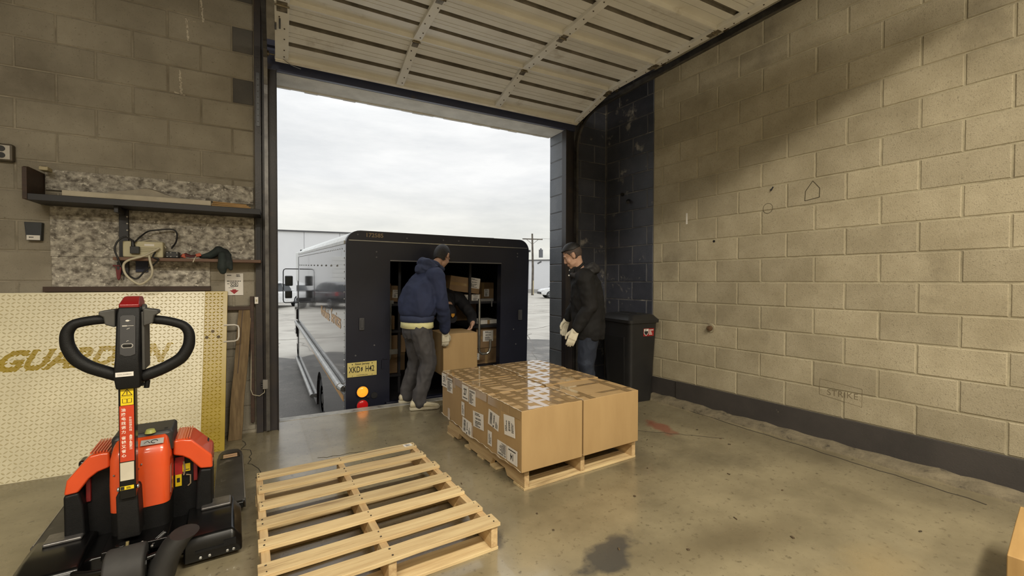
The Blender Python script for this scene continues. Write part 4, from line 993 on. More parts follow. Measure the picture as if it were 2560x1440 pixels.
truck_box('flat white mailer lying on the right middle shelf of the truck', 2.62, 0.45, 0.722, 0.30, 0.26, 0.055, 0.1, 0, (), m=m_paper, seed=2)
truck_box('dark parcel at the back of the right middle shelf', 2.47, 0.95, 0.723, 0.34, 0.4, 0.28, 0, 0, (), seed=4)
truck_box('upright parcel on the upper left truck shelf, beside the doorway edge', 1.19, 0.42, 1.053, 0.20, 0.30, 0.24, 0, 0, (), seed=1)
truck_box('parcel with a white label leaning on the upper left truck shelf', 1.40, 0.48, 1.064, 0.12, 0.25, 0.20, 0, 0.06, [(0.02, 0.12, 0.05, 0.15, 'ship')], seed=3)
truck_box('brown parcel on the middle left truck shelf', 1.06, 0.42, 0.722, 0.38, 0.35, 0.17, 0, 0, (), seed=2)
truck_box('brown parcel on the lowest left truck shelf', 1.12, 0.42, 0.43, 0.46, 0.35, 0.22, 0, 0, (), seed=5)
truck_box('wide parcel under the lowest left one in the truck', 1.0, 0.40, 0.183, 0.48, 0.4, 0.235, 0, 0, (), seed=7)
truck_box('large parcel on the truck floor behind the left shelf post', 1.55, 1.5, -0.058, 0.34, 0.5, 0.5, 0, 0, [(0.08, 0.22, 0.2, 0.32, 'ship')], seed=6)
# ---- carton corner at the lower right of the bay
t, U, V = carton('kraft carton standing near the right wall, cut by the edge of the photo', (2.515, -0.15, 0), (0.60, 0.045, 0), (0.0, 0.50, 0), 0.28, (0, 0), film=False, seed=12, m=mat('golden_kraft', srgb(176, 142, 90), srgb(164, 130, 80), scale=3, rough=0.6, stretch=(1, 8, 1)))
b = MB(); b.beam(U * 0.0 + V * 0.45 + Vector((0, 0, 0.2850)), U + V * 0.45 + Vector((0, 0, 0.2850)), 0.05, 0.001); b.build('tape_strip', m_tape, t)
# ================================================================== dock plate, shelves and small things on the front wall
def onwall(s, z, off=0.0): return F(s, YF - off, z)
FM = frame(F(0, YF, 0), FS, (0, 0, 1))        # x along the wall, y up, z out of the wall towards the room
def wall_thing(name, label, cat, s, z, off, group=None):
    p = F(s, YF - off, z); return thing(name, label, cat, p, (0, 0, FROT), group)   # local x along wall, y into wall, z up
m_osb = mat('weathered_strand_board', srgb(190, 184, 172), srgb(96, 90, 82), scale=24, rough=0.85, bump=0.5, bscale=60, stretch=(1, 1, 1.25), world=True, c3=srgb(206, 200, 188), t3=0.58, s3=30, t3w=0.06, detail=8)
m_osbd = mat('dusty_strand_board', srgb(112, 106, 98), srgb(88, 82, 76), scale=20, rough=0.9, bump=0.4, world=True, c3=srgb(150, 144, 134), t3=0.62, s3=26)
m_dkwood = mat('dark_stained_wood', srgb(66, 46, 34), srgb(50, 36, 28), scale=4, rough=0.6, stretch=(0.5, 8, 8))
m_dkshelf = mat('dark_grey_shelf', srgb(34, 34, 40), srgb(28, 28, 33), scale=3, rough=0.5)
# diamond dock plate leaning on the wall
PB = F(-2.45, 4.045, 0.0); ptop = F(-2.45, YF - 0.03, 1.247); up = (ptop - PB); PH = up.length; up.normalize()
pn = FS.cross(up); pn = -pn if pn.dot(FN) > 0 else pn     # towards the room
PM = Matrix((FS, up, pn)).transposed().to_4x4(); PM.translation = PB
PW = 2.062; YS = 1.905
plate = thing('dock_plate', 'large cream diamond-tread steel dock plate with yellow end strip leaning on the wall', 'dock plate'); plate.matrix_world = PM
m_plate = mat('cream_tread_paint', srgb(226, 218, 188), srgb(212, 204, 174), scale=3, rough=0.32, spec=0.6, world=True, c3=srgb(176, 164, 128), t3=0.62, s3=2.5, t3w=0.15)
m_tread = mat('cream_tread_ridge', srgb(196, 184, 146), srgb(212, 202, 168), scale=30, rough=0.22, spec=0.6)
m_yel = mat('yellow_tread_paint', srgb(170, 146, 42), srgb(156, 132, 34), scale=5, rough=0.30, spec=0.6, c3=srgb(206, 188, 116), t3=0.72, s3=14)
b = MB(); b.bb((0, 0, -0.012), (YS, PH, 0)); b.build('tread_sheet', m_plate, plate, bevel=0.002)
b = MB(); b.bb((YS, 0, -0.012), (PW, PH, 0.0005)); b.build('yellow_strip', m_yel, plate, bevel=0.002, label='yellow painted end strip')
lt = MB(); put_text(lt, 'GUARDIAN', 0.205, Matrix.Identity(4), shear=0.42, weight=0.0075, depth=0.0003)
xs = [v[0] for v in lt.v]; zs_ = [v[1] for v in lt.v]; kx = 0.95 / (max(xs) - min(xs)); kz = 0.150 / (max(zs_) - min(zs_))
lt.v = [((v[0] - min(xs)) * kx + 0.752, (v[1] - (max(zs_) + min(zs_)) / 2) * kz + 0.806, v[2] + 0.0006) for v in lt.v]
b2 = MB(); b2.v = lt.v; b2.f = lt.f; b2.m = lt.m
# stencil bridges: the letters are broken by thin gaps
letters = b2.build('stencil_letters', m_yel, plate, label='yellow stencilled word GUARDIAN')
bvh = BVHTree.FromPolygons([Vector(v) for v in lt.v], lt.f)
tr = MB(); try_ = MB(); px = 0.0268; ny = int(PH / px); nx = int(PW / px)
for j in range(ny):
    for i in range(nx):
        x = px * (i + 0.5); y = px * (j + 0.5); a = R_(37) if (i + j) % 2 == 0 else R_(-37)
        if x < 0.30: continue
        hit = bvh.find_nearest(Vector((x, y, 0.0006)), 0.005)[0] is not None
        tgt = try_ if (x > YS or hit) else tr
        ca, sa = math.cos(a), math.sin(a); l_, w_ = 0.0134, 0.0042
        pts = [(l_, 0), (0.3 * l_, w_), (-0.3 * l_, w_), (-l_, 0), (-0.3 * l_, -w_), (0.3 * l_, -w_)]
        base = [Vector((x + ca * p - sa * q, y + sa * p + ca * q, 0.0003)) for p, q in pts]
        top = [Vector((x + ca * p * .5 - sa * q * .3, y + sa * p * .5 + ca * q * .3, 0.0036)) for p, q in ((l_, 0), (-l_, 0))]
        tgt.add(base + top, [(0, 1, 6), (1, 2, 7, 6), (2, 3, 7), (3, 4, 7), (4, 5, 6, 7), (5, 0, 6)])
o = tr.build('tread', m_tread, plate, kind='stuff'); o = try_.build('tread', m_yel, plate, kind='stuff')
b = MB(); b.tube([(PW - 0.02, 0.862, 0.004), (PW + 0.055, 0.862, 0.004), (PW + 0.078, 0.872, 0.004), (PW + 0.085, 0.895, 0.004), (PW + 0.085, 0.968, 0.004), (PW + 0.078, 0.99, 0.004), (PW + 0.055, 1.0, 0.004), (PW - 0.02, 1.0, 0.004)], 0.0065, 8); b.build('handle', mat('white_handle_bar', srgb(206, 200, 190), rough=0.35), plate, label='white steel lifting handle')
for x, y in ((1.965, 0.953), (1.925, 0.905), (2.005, 0.905)):
    b = MB(); b.cyl((x, y, 0), (x, y, 0.004), 0.012, n=14); b.build('bolt_head', mat('rusty_bolt', srgb(92, 74, 40), rough=0.6), plate)

# strand board behind the shelves
def slab(name, m, s0, s1, z0, z1, off, th, parent=None, bevel=0.002):
    b = MB(); fbox(b, s0, s1, YF - off - th, YF - off, z0, z1); return b.build(name, m, parent, bevel=bevel)
tag(slab('strand_board', m_osb, -1.50, -0.195, 2.0, 2.150, 0.006, 0.012), 'narrow weathered strand board fixed to the wall above the top shelf', 'board')
tag(slab('strand_board', m_osb, -1.478, -0.19, 1.515, 1.885, 0.006, 0.012), 'wide weathered strand board on the wall behind the shelves', 'board')
tag(slab('strand_board', m_osb, -1.472, -0.512, 1.275, 1.513, 0.006, 0.013), 'weathered strand board on the wall below the charger shelf', 'board')
tag(slab('wood_rail', m_dkwood, -1.515, -0.508, 1.252, 1.290, 0.008, 0.03), 'dark wooden rail across the foot of the strand board', 'rail')
# top shelf with its end board
sh = wall_thing('wall_shelf', 'long dark wall shelf with an upright end board, carrying panels', 'shelf', -1.505, 1.93, 0.0)
b = MB(); b.bb((0.0, -0.265, -0.045), (1.37, -0.005, 0.0)); b.build('shelf_board', m_dkshelf, sh, bevel=0.003)
b = MB(); b.prism([(-0.265, -0.04), (-0.265, 0.175), (-0.24, 0.185), (-0.005, 0.185), (-0.005, -0.04)], -0.024, 0.0, Matrix(((0, 0, 1, 0), (1, 0, 0, 0), (0, 1, 0, 0), (0, 0, 0, 1)))); b.build('end_board', m_dkwood, sh, bevel=0.002)
b = MB(); b.bb((0.42, -0.05, -0.44), (0.475, -0.0195, -0.045)); b.bb((0.435, -0.22, -0.09), (0.46, -0.05, -0.045)); br = b.build('bracket', m_dkshelf, sh, bevel=0.002)
b = MB()
for k in range(6): b.cyl((0.47, -0.053, -0.10 - k * 0.052), (0.47, -0.049, -0.10 - k * 0.052), 0.006, n=8)
b.build('bracket_hole', mat('bright_hole', srgb(170, 166, 158), rough=0.5), br)
b = MB(); b.bb((1.335, -0.06, -0.42), (1.365, -0.0195, -0.045)); b.build('bracket', m_dkshelf, sh, bevel=0.002)
# goods on the top shelf
o = wall_thing('white_panel', 'long white-edged panel lying along the front of the top shelf', 'panel', -1.335, 1.932, 0.235)
b = MB(); b.bb((0, -0.02, 0), (0.86, 0.012, 0.038)); b.bb((0, -0.022, 0.004), (0.86, -0.02, 0.034)); b.build('board', mat('dusty_white_board', srgb(186, 178, 160), srgb(166, 158, 140), scale=6, rough=0.6), o, bevel=0.002)
b = MB(); b.bb((0.0, 0.012, 0.0), (0.84, 0.06, 0.03)); b.build('backing', m_dkwood, o)
o = wall_thing('flat_carton', 'flattened tan cardboard at the right end of the top shelf', 'cardboard', -0.475, 1.932, 0.23)
for k in range(3):
    b = MB(); b.box((0.135 - 0.006 * k, 0.03 + 0.01 * k, 0.007 + 0.013 * k), (0.27 - 0.02 * k, 0.08, 0.010), eul(0, R_(0.8 * k), R_(2 * k))); b.build('layer', mat('tan_card', srgb(170, 136, 88), srgb(150, 118, 74), scale=8, rough=0.7), o)
o = wall_thing('folded_sheet', 'crumpled pale sheet lying behind the white panel on the top shelf', 'sheet', -1.12, 1.932, 0.10)
b = MB(); rows = []
for i in range(13):
    x = 0.55 * i / 12; z = 0.062 + 0.062 * math.exp(-((x - 0.22) / 0.12) ** 2) + 0.016 * math.exp(-((x - 0.05) / 0.06) ** 2)
    rows.append([Vector((x, -0.05, 0)), Vector((x, -0.045, z * 0.9)), Vector((x, 0.0, z)), Vector((x, 0.04, z * 0.8)), Vector((x, 0.045, 0))])
b.loft(rows); tag(smooth_by_angle(b.build('sheet_cloth', mat('pale_sheet', srgb(170, 162, 146), srgb(150, 142, 128), scale=8, rough=0.8), o), 60) and o, o['label'], 'sheet')
b = MB(); b.add([Vector((0.03, -0.052, 0.012)), Vector((0.5, -0.052, 0.012)), Vector((0.5, -0.054, 0.016)), Vector((0.03, -0.054, 0.016))], [(0, 1, 2, 3)]); b.build('fold', mat('sheet_fold', srgb(120, 114, 102), rough=0.8), o)
o = wall_thing('cream_block', 'small cream block standing on the end board of the top shelf', 'block', -1.47, 2.117, 0.10); b = MB(); b.bb((-0.022, -0.04, 0), (0.026, 0.04, 0.028)); b.build('piece', mat('cream_piece', srgb(184, 172, 140), rough=0.7), o, bevel=0.006); b = MB(); b.bb((-0.01, -0.03, 0.028), (0.012, 0.03, 0.032)); b.build('groove', m_dkwood, o)
# lower shelf: charger, cords, gloves
ls = wall_thing('wall_shelf', 'short brown lower wall shelf carrying the charger and cords', 'shelf', -1.092, 1.513, 0.0)
b = MB(); b.bb((0, -0.17, -0.024), (0.955, -0.018, 0.0)); b.build('shelf_board', mat('red_brown_wood', srgb(110, 80, 62), srgb(88, 66, 52), scale=4, rough=0.6, stretch=(0.6, 8, 8)), ls, bevel=0.002)
b = MB(); b.bb((0.005, -0.05, -0.13), (0.06, -0.018, -0.024)); b.build('bracket', m_dkshelf, ls)
b = MB(); b.bb((0.10, -0.03, -0.11), (0.175, -0.020, -0.024)); b.build('blue_plate', mat('navy_plate', srgb(34, 40, 66), rough=0.5), ls)
ch = wall_thing('battery_charger', 'cream battery charger box on the lower shelf', 'charger', -1.045, 1.514, 0.10)
m_cream = mat('cream_plastic', srgb(188, 180, 148), srgb(176, 168, 138), scale=4, rough=0.45)
b = MB(); b.bb((0, -0.035, 0), (0.245, 0.05, 0.125)); b.build('case', m_cream, ch, bevel=0.010)
b = MB(); b.bb((0.13, -0.0362, 0.09), (0.19, -0.035, 0.105)); b.build('rating_label', m_paper, ch)
for z in (0.045, 0.058, 0.072): b = MB(); b.bb((0.10, -0.0370, z), (0.22, -0.035, z + 0.004)); b.build('vent_slot', mat('cream_shade', srgb(150, 142, 112), rough=0.5), ch)
b = MB(); b.bb((0.05, -0.065, 0.028), (0.105, -0.036, 0.082)); b.cyl((0.068, -0.055, 0.08), (0.064, -0.05, 0.13), 0.014, 0.009, n=10); b.build('plug', m_blackp, ch, bevel=0.005)
m_cordk = mat('black_cord', srgb(26, 25, 27), rough=0.5); m_cordw = mat('cream_cord', srgb(186, 178, 156), rough=0.5)
def cord(label, pts, r, m, off):
    """pts: (s, z) with an optional own distance from the wall; smoothed by Catmull-Rom."""
    P3 = [F(p[0], YF - (p[2] if len(p) > 2 else off), p[1]) for p in pts]; Q = []
    for i in range(len(P3) - 1):
        a, b_, c, d = P3[max(i - 1, 0)], P3[i], P3[i + 1], P3[min(i + 2, len(P3) - 1)]
        for k in range(6):
            t = k / 6; Q.append(0.5 * ((2 * b_) + (c - a) * t + (2 * a - 5 * b_ + 4 * c - d) * t * t + (3 * b_ - a - 3 * c + d) * t ** 3))
    Q.append(P3[-1]); bb_ = MB(); Mi = (Matrix.Translation(ch.location) @ Matrix.Rotation(FROT, 4, 'Z')).inverted()
    bb_.tube([Mi @ q for q in Q], r, 8); return bb_.build('power_cord', m, ch, smooth=True, label=label)
def zs(x, y):  # small map: zoomed measurements of the shelf area to (s, z)
    u, v = x / 2560, y / 1396
    return (-1.112 + u * 0.828, 1.784 + 0.057 * u - v * (0.532 + 0.063 * u))
cord('thick black cord rising from the plug in a tall arch over the lower shelf', [(*zs(440, 430), 0.155), (*zs(540, 300), 0.12), (*zs(640, 200), 0.08), (*zs(760, 172), 0.07), (*zs(1080, 150), 0.06), (*zs(1190, 220), 0.06), (*zs(1195, 400), 0.09), (*zs(1130, 545), 0.14)], 0.006, m_cordk, 0.1)
cord('black cord looping from the plug down below the lower shelf', [(*zs(430, 420), 0.155), (*zs(300, 325), 0.17), (*zs(170, 400), 0.18), (*zs(115, 560), 0.19), (*zs(170, 740), 0.195), (*zs(260, 960), 0.19), (*zs(390, 1110), 0.17), (*zs(500, 1130), 0.16), (*zs(640, 980), 0.16), (*zs(800, 870), 0.17), (*zs(900, 760), 0.185), (*zs(800, 720), 0.185), (*zs(830, 620), 0.16)], 0.006, m_cordk, 0.17)
cord('cream cord hanging in a loop in front of the lower shelf', [(*zs(1000, 540), 0.10), (*zs(920, 440), 0.09), (*zs(740, 365), 0.09), (*zs(520, 410), 0.10)], 0.005, m_cordw, 0.1)
cord('thick cream cord making a big loop below the charger', [(*zs(900, 540), 0.15), (*zs(800, 610), 0.17), (*zs(640, 700), 0.20), (*zs(380, 780), 0.21), (*zs(280, 880), 0.21), (*zs(320, 1060), 0.21), (*zs(480, 1210), 0.21), (*zs(600, 1240), 0.21), (*zs(760, 1120), 0.21), (*zs(800, 980), 0.21), (*zs(760, 820), 0.205), (*zs(730, 690), 0.19)], 0.008, m_cordw, 0.2)
ad = wall_thing('power_adapter', 'black power adapter among the cords on the lower shelf', 'adapter', -0.785, 1.514, 0.11)
b = MB(); b.bb((0, -0.04, 0), (0.085, 0.04, 0.05)); b.build('case', m_blackp, ad, bevel=0.008)
b = MB(); b.tube([(0.045 + 0.03 * math.cos(k * .6), -0.03 + 0.004 * k, 0.02 + 0.02 * math.sin(k * .6)) for k in range(24)], 0.005, 6); b.build('cord_coil', m_cordk, ad)
b = MB(); [b.cyl((x, -0.042, z), (x, -0.039, z), 0.004, n=6) for x in (0.012, 0.035, 0.073) for z in (0.012, 0.042)]; b.build('stud', m_alu, ad)
# ratchet strap and work gloves
st = wall_thing('ratchet_strap', 'red and black bundled strap next to the dark green glove', 'strap', -0.69, 1.514, 0.11)
b = MB(); b.tube([(0.0, 0, 0.018), (0.03, -0.01, 0.03), (0.06, 0.0, 0.018), (0.09, -0.01, 0.02), (0.12, 0, 0.03)], [0.016, 0.02, 0.015, 0.016, 0.018], 8, flat=0.6); smooth_by_angle(b.build('strap_roll', mat('dark_red_web', srgb(92, 30, 30), srgb(52, 26, 28), scale=16, rough=0.7), st), 60)
b = MB(); b.box((0.02, -0.02, 0.02), (0.03, 0.01, 0.03), eul(0, .4, .3)); b.box((0.115, -0.022, 0.03), (0.036, 0.01, 0.026), eul(0, -.3, .2)); b.build('buckle', mat('orange_tag', srgb(186, 86, 56), rough=0.5), st, bevel=0.004)
b = MB(); b.tube([(0.10, -0.02, 0.02), (0.095, -0.06, 0.0), (0.085, -0.064, -0.03)], 0.004, 6); b.build('loose_string', m_cordw, st)
gl = wall_thing('work_glove', 'dark green work glove draped over the right end of the lower shelf', 'glove', -0.56, 1.514, 0.10)
b = MB(); b.capsule([(0.0, 0, 0.018), (0.06, 0, 0.03), (0.12, -0.01, 0.07), (0.16, -0.02, 0.05), (0.185, -0.05, 0.03)], [0.016, 0.03, 0.04, 0.04, 0.03], 10)
b.capsule([(0.15, -0.07, 0.03), (0.155, -0.095, -0.02), (0.150, -0.098, -0.07), (0.155, -0.096, -0.10)], [0.03, 0.034, 0.035, 0.026], 10); b.capsule([(0.19, -0.06, 0.02), (0.205, -0.095, -0.03), (0.21, -0.096, -0.08)], [0.022, 0.022, 0.016], 8)
me = remesh(b, 0.006, 4); link_mesh('glove_body', me, mat('green_black_cloth', srgb(40, 50, 48), srgb(28, 34, 34), scale=9, rough=0.8), gl)
b = MB(); b.tube([(0.17 + 0.035 * math.cos(a), -0.085, -0.02 + 0.012 * math.sin(a)) for a in (k * math.pi / 8 for k in range(16))], 0.004, 6, closed=True); b.build('cuff_band', m_blackp, gl)
# hanging red tool
ht = wall_thing('hand_tool', 'small red hand tool hanging below the left end of the lower shelf', 'tool', -1.086, 1.41, 0.06)
b = MB(); b.bb((-0.008, -0.012, 0.01), (0.008, 0.006, 0.07)); b.build('shank', m_blackp, ht)
b = MB(); b.bb((-0.032, -0.013, 0.034), (0.032, 0.006, 0.046)); b.prism([(-0.018, 0.03), (0.018, 0.03), (0.01, -0.055), (0.0, -0.075), (-0.01, -0.055)], -0.006, 0.010, Matrix(((1, 0, 0, 0), (0, 0, -1, 0), (0, 1, 0, 0), (0, 0, 0, 1)))); b.build('red_grip', mat('red_enamel', srgb(112, 28, 36), rough=0.4), ht, bevel=0.003)
b = MB(); b.tube([(0.02, -0.004, 0.0), (0.032, -0.004, -0.02), (0.03, -0.004, -0.07)], 0.003, 6); b.build('wire', m_cordk, ht)
# dark tin pocket with a label, outlet, notice, switch, sensor, leaning plank
o = wall_thing('wall_pocket', 'dark metal pocket with a white tag on the wall below the top shelf', 'holder', -1.557, 1.625, 0.0)
b = MB(); b.prism([(-0.046, 0.13), (0.046, 0.13), (0.040, 0.0), (-0.036, 0.0)], 0.004, 0.045, Matrix(((1, 0, 0, 0), (0, 0, -1, 0), (0, 1, 0, 0), (0, 0, 0, 1)))); b.build('pocket', mat('blue_black_tin', srgb(44, 48, 54), srgb(36, 38, 42), rough=0.5), o, bevel=0.003)
b = MB(); b.bb((-0.033, -0.0475, 0.002), (0.036, -0.0455, 0.036)); tgp = b.build('tag', m_paper, o); b = MB(); textbars(b, frame((0.0015, -0.0477, 0.019), (1, 0, 0), (0, 0, 1)), -0.022, 0.022, -0.004, 0.008, 1); b.build('tag_print', m_ink, tgp)
o = wall_thing('power_outlet', 'metal double power outlet box on the wall at the left edge', 'outlet', -1.70, 2.236, 0.0)
b = MB(); b.bb((-0.06, -0.045, -0.062), (0.048, 0.0, 0.062)); b.build('box', mat('grey_outlet_box', srgb(92, 84, 72), rough=0.5, metal=0.3), o, bevel=0.012)
b = MB(); b.bb((-0.05, -0.049, -0.05), (0.034, -0.045, 0.05)); cv = b.build('cover', mat('pale_cover', srgb(176, 170, 160), rough=0.35, metal=0.4), o, bevel=0.008)
for z in (-0.022, 0.024): b = MB(); b.cyl((-0.008, -0.052, z), (-0.008, -0.049, z), 0.020, n=18); b.build('socket', m_blackp, cv)
o = wall_thing('notice', 'white notice numbered 003 with a red arrow, above the dock plate corner', 'sign', -0.342, 1.306, 0.008)
b = MB(); b.bb((-0.066, -0.003, -0.094), (0.066, 0.0, 0.094)); b.build('card', m_paper, o)
b = MB(); Q = frame((0, -0.0032, 0), (1, 0, 0), (0, 0, 1)); textbars(b, Q, -0.05, -0.01, 0.07, 0.082, 1); textbars(b, Q, 0.015, 0.052, 0.062, 0.086, 2); textbars(b, Q, -0.052, 0.052, 0.022, 0.032, 1); textbars(b, Q, -0.05, -0.036, 0.0, 0.008, 1); textbars(b, Q, -0.04, 0.04, -0.034, -0.028, 1); b.bb((-0.028, -0.0036, -0.020), (0.028, -0.0032, 0.016)); b.build('print', m_ink, o)
b = MB(); put_text(b, '003', 0.036, frame((0, -0.0038, -0.002), (1, 0, 0), (0, 0, 1)), weight=0.001); b.build('digits', m_paper, o)
b = MB(); b.prism([(-0.034, -0.052), (-0.014, -0.052), (-0.014, -0.044), (0.014, -0.044), (0.014, -0.052), (0.034, -0.052), (0.0, -0.084)], 0, 0.0006, Q); b.build('arrow', mat('red_print', srgb(164, 34, 44), rough=0.5), o)
o = wall_thing('plank', 'rough wooden plank leaning on the wall beside the door jamb', 'plank', -0.34, 0.0, 0.14)
b = MB(); n = 8; rows = []; rp_ = random.Random(2)
for k in range(n + 1):
    f = k / n; z = 1.10 * f; y = -0.0 + 0.115 * f; x = 0.08 * f; e = rp_.uniform(-.003, .003)
    rows.append([Vector((x - 0.048 + e, y - 0.02, z)), Vector((x + 0.050 + e, y - 0.02, z)), Vector((x + 0.050 + e, y + 0.015, z)), Vector((x - 0.048 + e, y + 0.015, z))])
b.loft(rows); b.build('board', mat('old_plank', srgb(124, 104, 74), srgb(96, 78, 54), scale=5, rough=0.85, stretch=(8, 8, 0.5), bump=0.3), o, bevel=0.003)
b = MB(); b.loft([[v + Vector((0, -0.0215 + 0.001, 0)) * 1.0 for v in (Vector((rows[k][0].x + 0.028, rows[k][0].y + 0.02, rows[k][0].z)), Vector((rows[k][0].x + 0.034, rows[k][0].y + 0.02, rows[k][0].z)), Vector((rows[k][0].x + 0.034, rows[k][0].y + 0.024, rows[k][0].z)), Vector((rows[k][0].x + 0.028, rows[k][0].y + 0.024, rows[k][0].z)))] for k in range(4, n + 1)]); b.build('split', m_dkwood, o)
tag(slab('wood_strip', m_dkwood, -0.42, -0.215, 1.085, 1.115, 0.004, 0.05), 'short dark wooden batten fixed to the wall behind the leaning plank', 'batten')
tag(slab('wood_strip', m_dkwood, -0.225, -0.196, 0.10, 1.20, 0.004, 0.05), 'dark upright wooden strip between the plank and the door jamb', 'batten')
o = wall_thing('wall_switch', 'small white wall switch beside the door jamb', 'switch', -0.176, 1.165, 0.048); b = MB(); b.bb((-0.014, -0.012, -0.03), (0.014, 0.0, 0.03)); b.build('plate', m_paper, o, bevel=0.003); b = MB(); b.bb((-0.005, -0.016, -0.01), (0.005, -0.012, 0.01)); b.build('toggle', m_cream, o)
o = wall_thing('door_sensor', 'small grey sensor box with a looped cable on the door jamb', 'sensor', -0.118, 0.43, 0.045)
b = MB(); b.bb((-0.015, -0.05, -0.04), (0.025, 0.0, 0.04)); b.build('case', mat('grey_sensor', srgb(132, 128, 122), rough=0.4), o, bevel=0.004)
b = MB()
for z in (-0.02, 0.0, 0.02): b.cyl((-0.026, -0.025, z), (-0.015, -0.025, z), 0.009, n=10)
b.build('terminal', m_blackp, o)
b = MB(); pts = [(0.0, -0.02, -0.04), (-0.004, -0.02, -0.075), (-0.04, -0.02, -0.10), (-0.09, -0.015, -0.085), (-0.105, -0.01, -0.04), (-0.10, -0.005, 0.36), (-0.10, -0.002, 0.64)]
b.tube(pts, 0.0035, 6); b.build('cable', m_cordw, o)
# ---- right wall: chalked marks, pipe stub, holes, painted-over hook
def rw(y, z, off=0.0): return Vector((XR - 0.0055 - off, y, z))
m_pencil = mat('pencil_mark', srgb(74, 66, 50), rough=0.9)
mk = MB()
def rline(pts, w):
    for p, q in zip(pts, pts[1:]): mk.beam(rw(p[0], p[1], 0.0004), rw(q[0], q[1], 0.0004), 0.0008, w, up=(0, -(q[1] - p[1]), q[0] - p[0]) if False else (0, 0, 1)) if abs(q[0] - p[0]) > abs(q[1] - p[1]) else mk.beam(rw(p[0], p[1], 0.0004), rw(q[0], q[1], 0.0004), 0.0008, w, up=(0, 1, 0))
RP = lambda y, z: (y, z)
HOUSE_PTS = [(1.748, 2.025), (1.745, 2.105), (1.690, 2.185), (1.638, 2.115), (1.640, 2.040), (1.748, 2.025)]
rline(HOUSE_PTS, 0.006)
rline([(2.052 + 0.042 * math.cos(a), 2.005 + 0.045 * math.sin(a)) for a in (k * math.pi / 12 for k in range(25))], 0.004)
mk.build('pencil_mark', m_pencil, wall_right)
b = MB(); put_text(b, 'STRIKE', 0.070, frame(rw(1.46, 0.43, 0.0006), (0, -1, 0.02), (0, 0, 1)), weight=-0.0006); b.build('scrawl', mat('faint_pencil', srgb(118, 106, 84), rough=0.9), wall_right)
b = MB(); b.bb((XR - 0.0075, 2.880, 1.952), (XR - 0.004, 2.898, 2.070)); b.build('plaster_patch', mat('white_plaster', srgb(226, 222, 212), rough=0.8), wall_right)
mk = MB(); rline([(1.62, 0.53), (1.33, 0.50), (1.33, 0.36), (1.62, 0.40), (1.62, 0.53)], 0.003); mk.build('scrawl', mat('faint_pencil'), wall_right)
o = thing('pipe_stub', 'rusty capped pipe stub poking out of the right wall', 'pipe', rw(2.60, 0.86)); o.rotation_euler = (0, -math.pi / 2, 0)
b = MB(); b.cyl((0, 0, -0.01), (0, 0, 0.006), 0.050, 0.044, n=18); b.build('plaster_ring', m_mortar, o)
b = MB(); b.cyl((0, 0, 0), (0, 0, 0.035), 0.026, n=16); b.cyl((0, 0, 0.03), (0, 0, 0.045), 0.016, n=6); b.build('cap', mat('rusty_iron', srgb(112, 84, 56), srgb(78, 58, 42), scale=20, rough=0.8), o, bevel=0.003)
b = MB(); b.cyl(rw(2.575, 1.745, -0.004), rw(2.575, 1.745, 0.0008), 0.013, n=12); b.cyl(rw(3.80, 2.42, -0.004), rw(3.80, 2.42, 0.02), 0.022, n=10); b.build('hole', mat('black_hole', srgb(22, 20, 18), rough=1.0), wall_right)
b = MB(); b.tube([rw(3.70, 2.33, 0.0), rw(3.69, 2.32, 0.03), rw(3.67, 2.30, 0.05)], 0.022, 8); b.tube([rw(2.03, 2.17, 0.0), rw(2.02, 2.16, 0.012), rw(2.0, 2.19, 0.015)], 0.006, 6); b.build('hook', m_dkshelf, wall_right)
# ---- black wheeled bin
bn = thing('trash_bin', 'tall black plastic bin with a hinged lid standing against the right wall', 'bin', (3.832, 3.44, 0), (0, 0, R_(-9)))
m_bin = mat('black_bin_plastic', srgb(30, 30, 31), srgb(38, 38, 39), scale=3, rough=0.42, bump=0.12, bscale=160)
def rr_ring(w, d, z, r=0.05, n=5, cx=0, cy=0):
    o_ = []
    for qx, qy, a0 in ((1, 1, 0), (-1, 1, 90), (-1, -1, 180), (1, -1, 270)):
        for k in range(n + 1):
            a = R_(a0 + 90 * k / n); o_.append(Vector((cx + qx * (w / 2 - r) + r * math.cos(a), cy + qy * (d / 2 - r) + r * math.sin(a), z)))
    return o_
BW, BD = 0.395, 0.52
b = MB(); b.loft([rr_ring(BW * 0.80, BD * 0.80, 0.0), rr_ring(BW * 0.82, BD * 0.82, 0.03), rr_ring(BW * 0.98, BD * 0.98, 0.86), rr_ring(BW, BD, 0.88)]); smooth_by_angle(b.build('body', m_bin, bn), 40)
b = MB(); b.loft([rr_ring(0.012, BD * 0.50, 0.10, 0.004, cx=-BW * 0.410), rr_ring(0.012, BD * 0.60, 0.72, 0.004, cx=-BW * 0.486)]); b.build('recess_panel', mat('bin_panel', srgb(24, 24, 25), rough=0.5), bn)
b = MB(); b.loft([rr_ring(BW + 0.03, BD + 0.03, 0.88), rr_ring(BW + 0.035, BD + 0.035, 0.912), rr_ring(BW + 0.01, BD + 0.01, 0.925), rr_ring(BW - 0.06, BD - 0.05, 0.965), rr_ring(BW - 0.12, BD - 0.12, 0.975)]); ld = smooth_by_angle(b.build('lid', m_bin, bn), 35)
b = MB(); b.box((0.02, 0.0, 0.978), (0.07, 0.30, 0.012)); b.box((-0.085, 0.0, 0.973), (0.05, 0.26, 0.012)); b.build('lid_ridge', m_bin, ld, bevel=0.005)
M = frame((0.0, 0, 0), (1, 0, 0), (0, 0, 1))
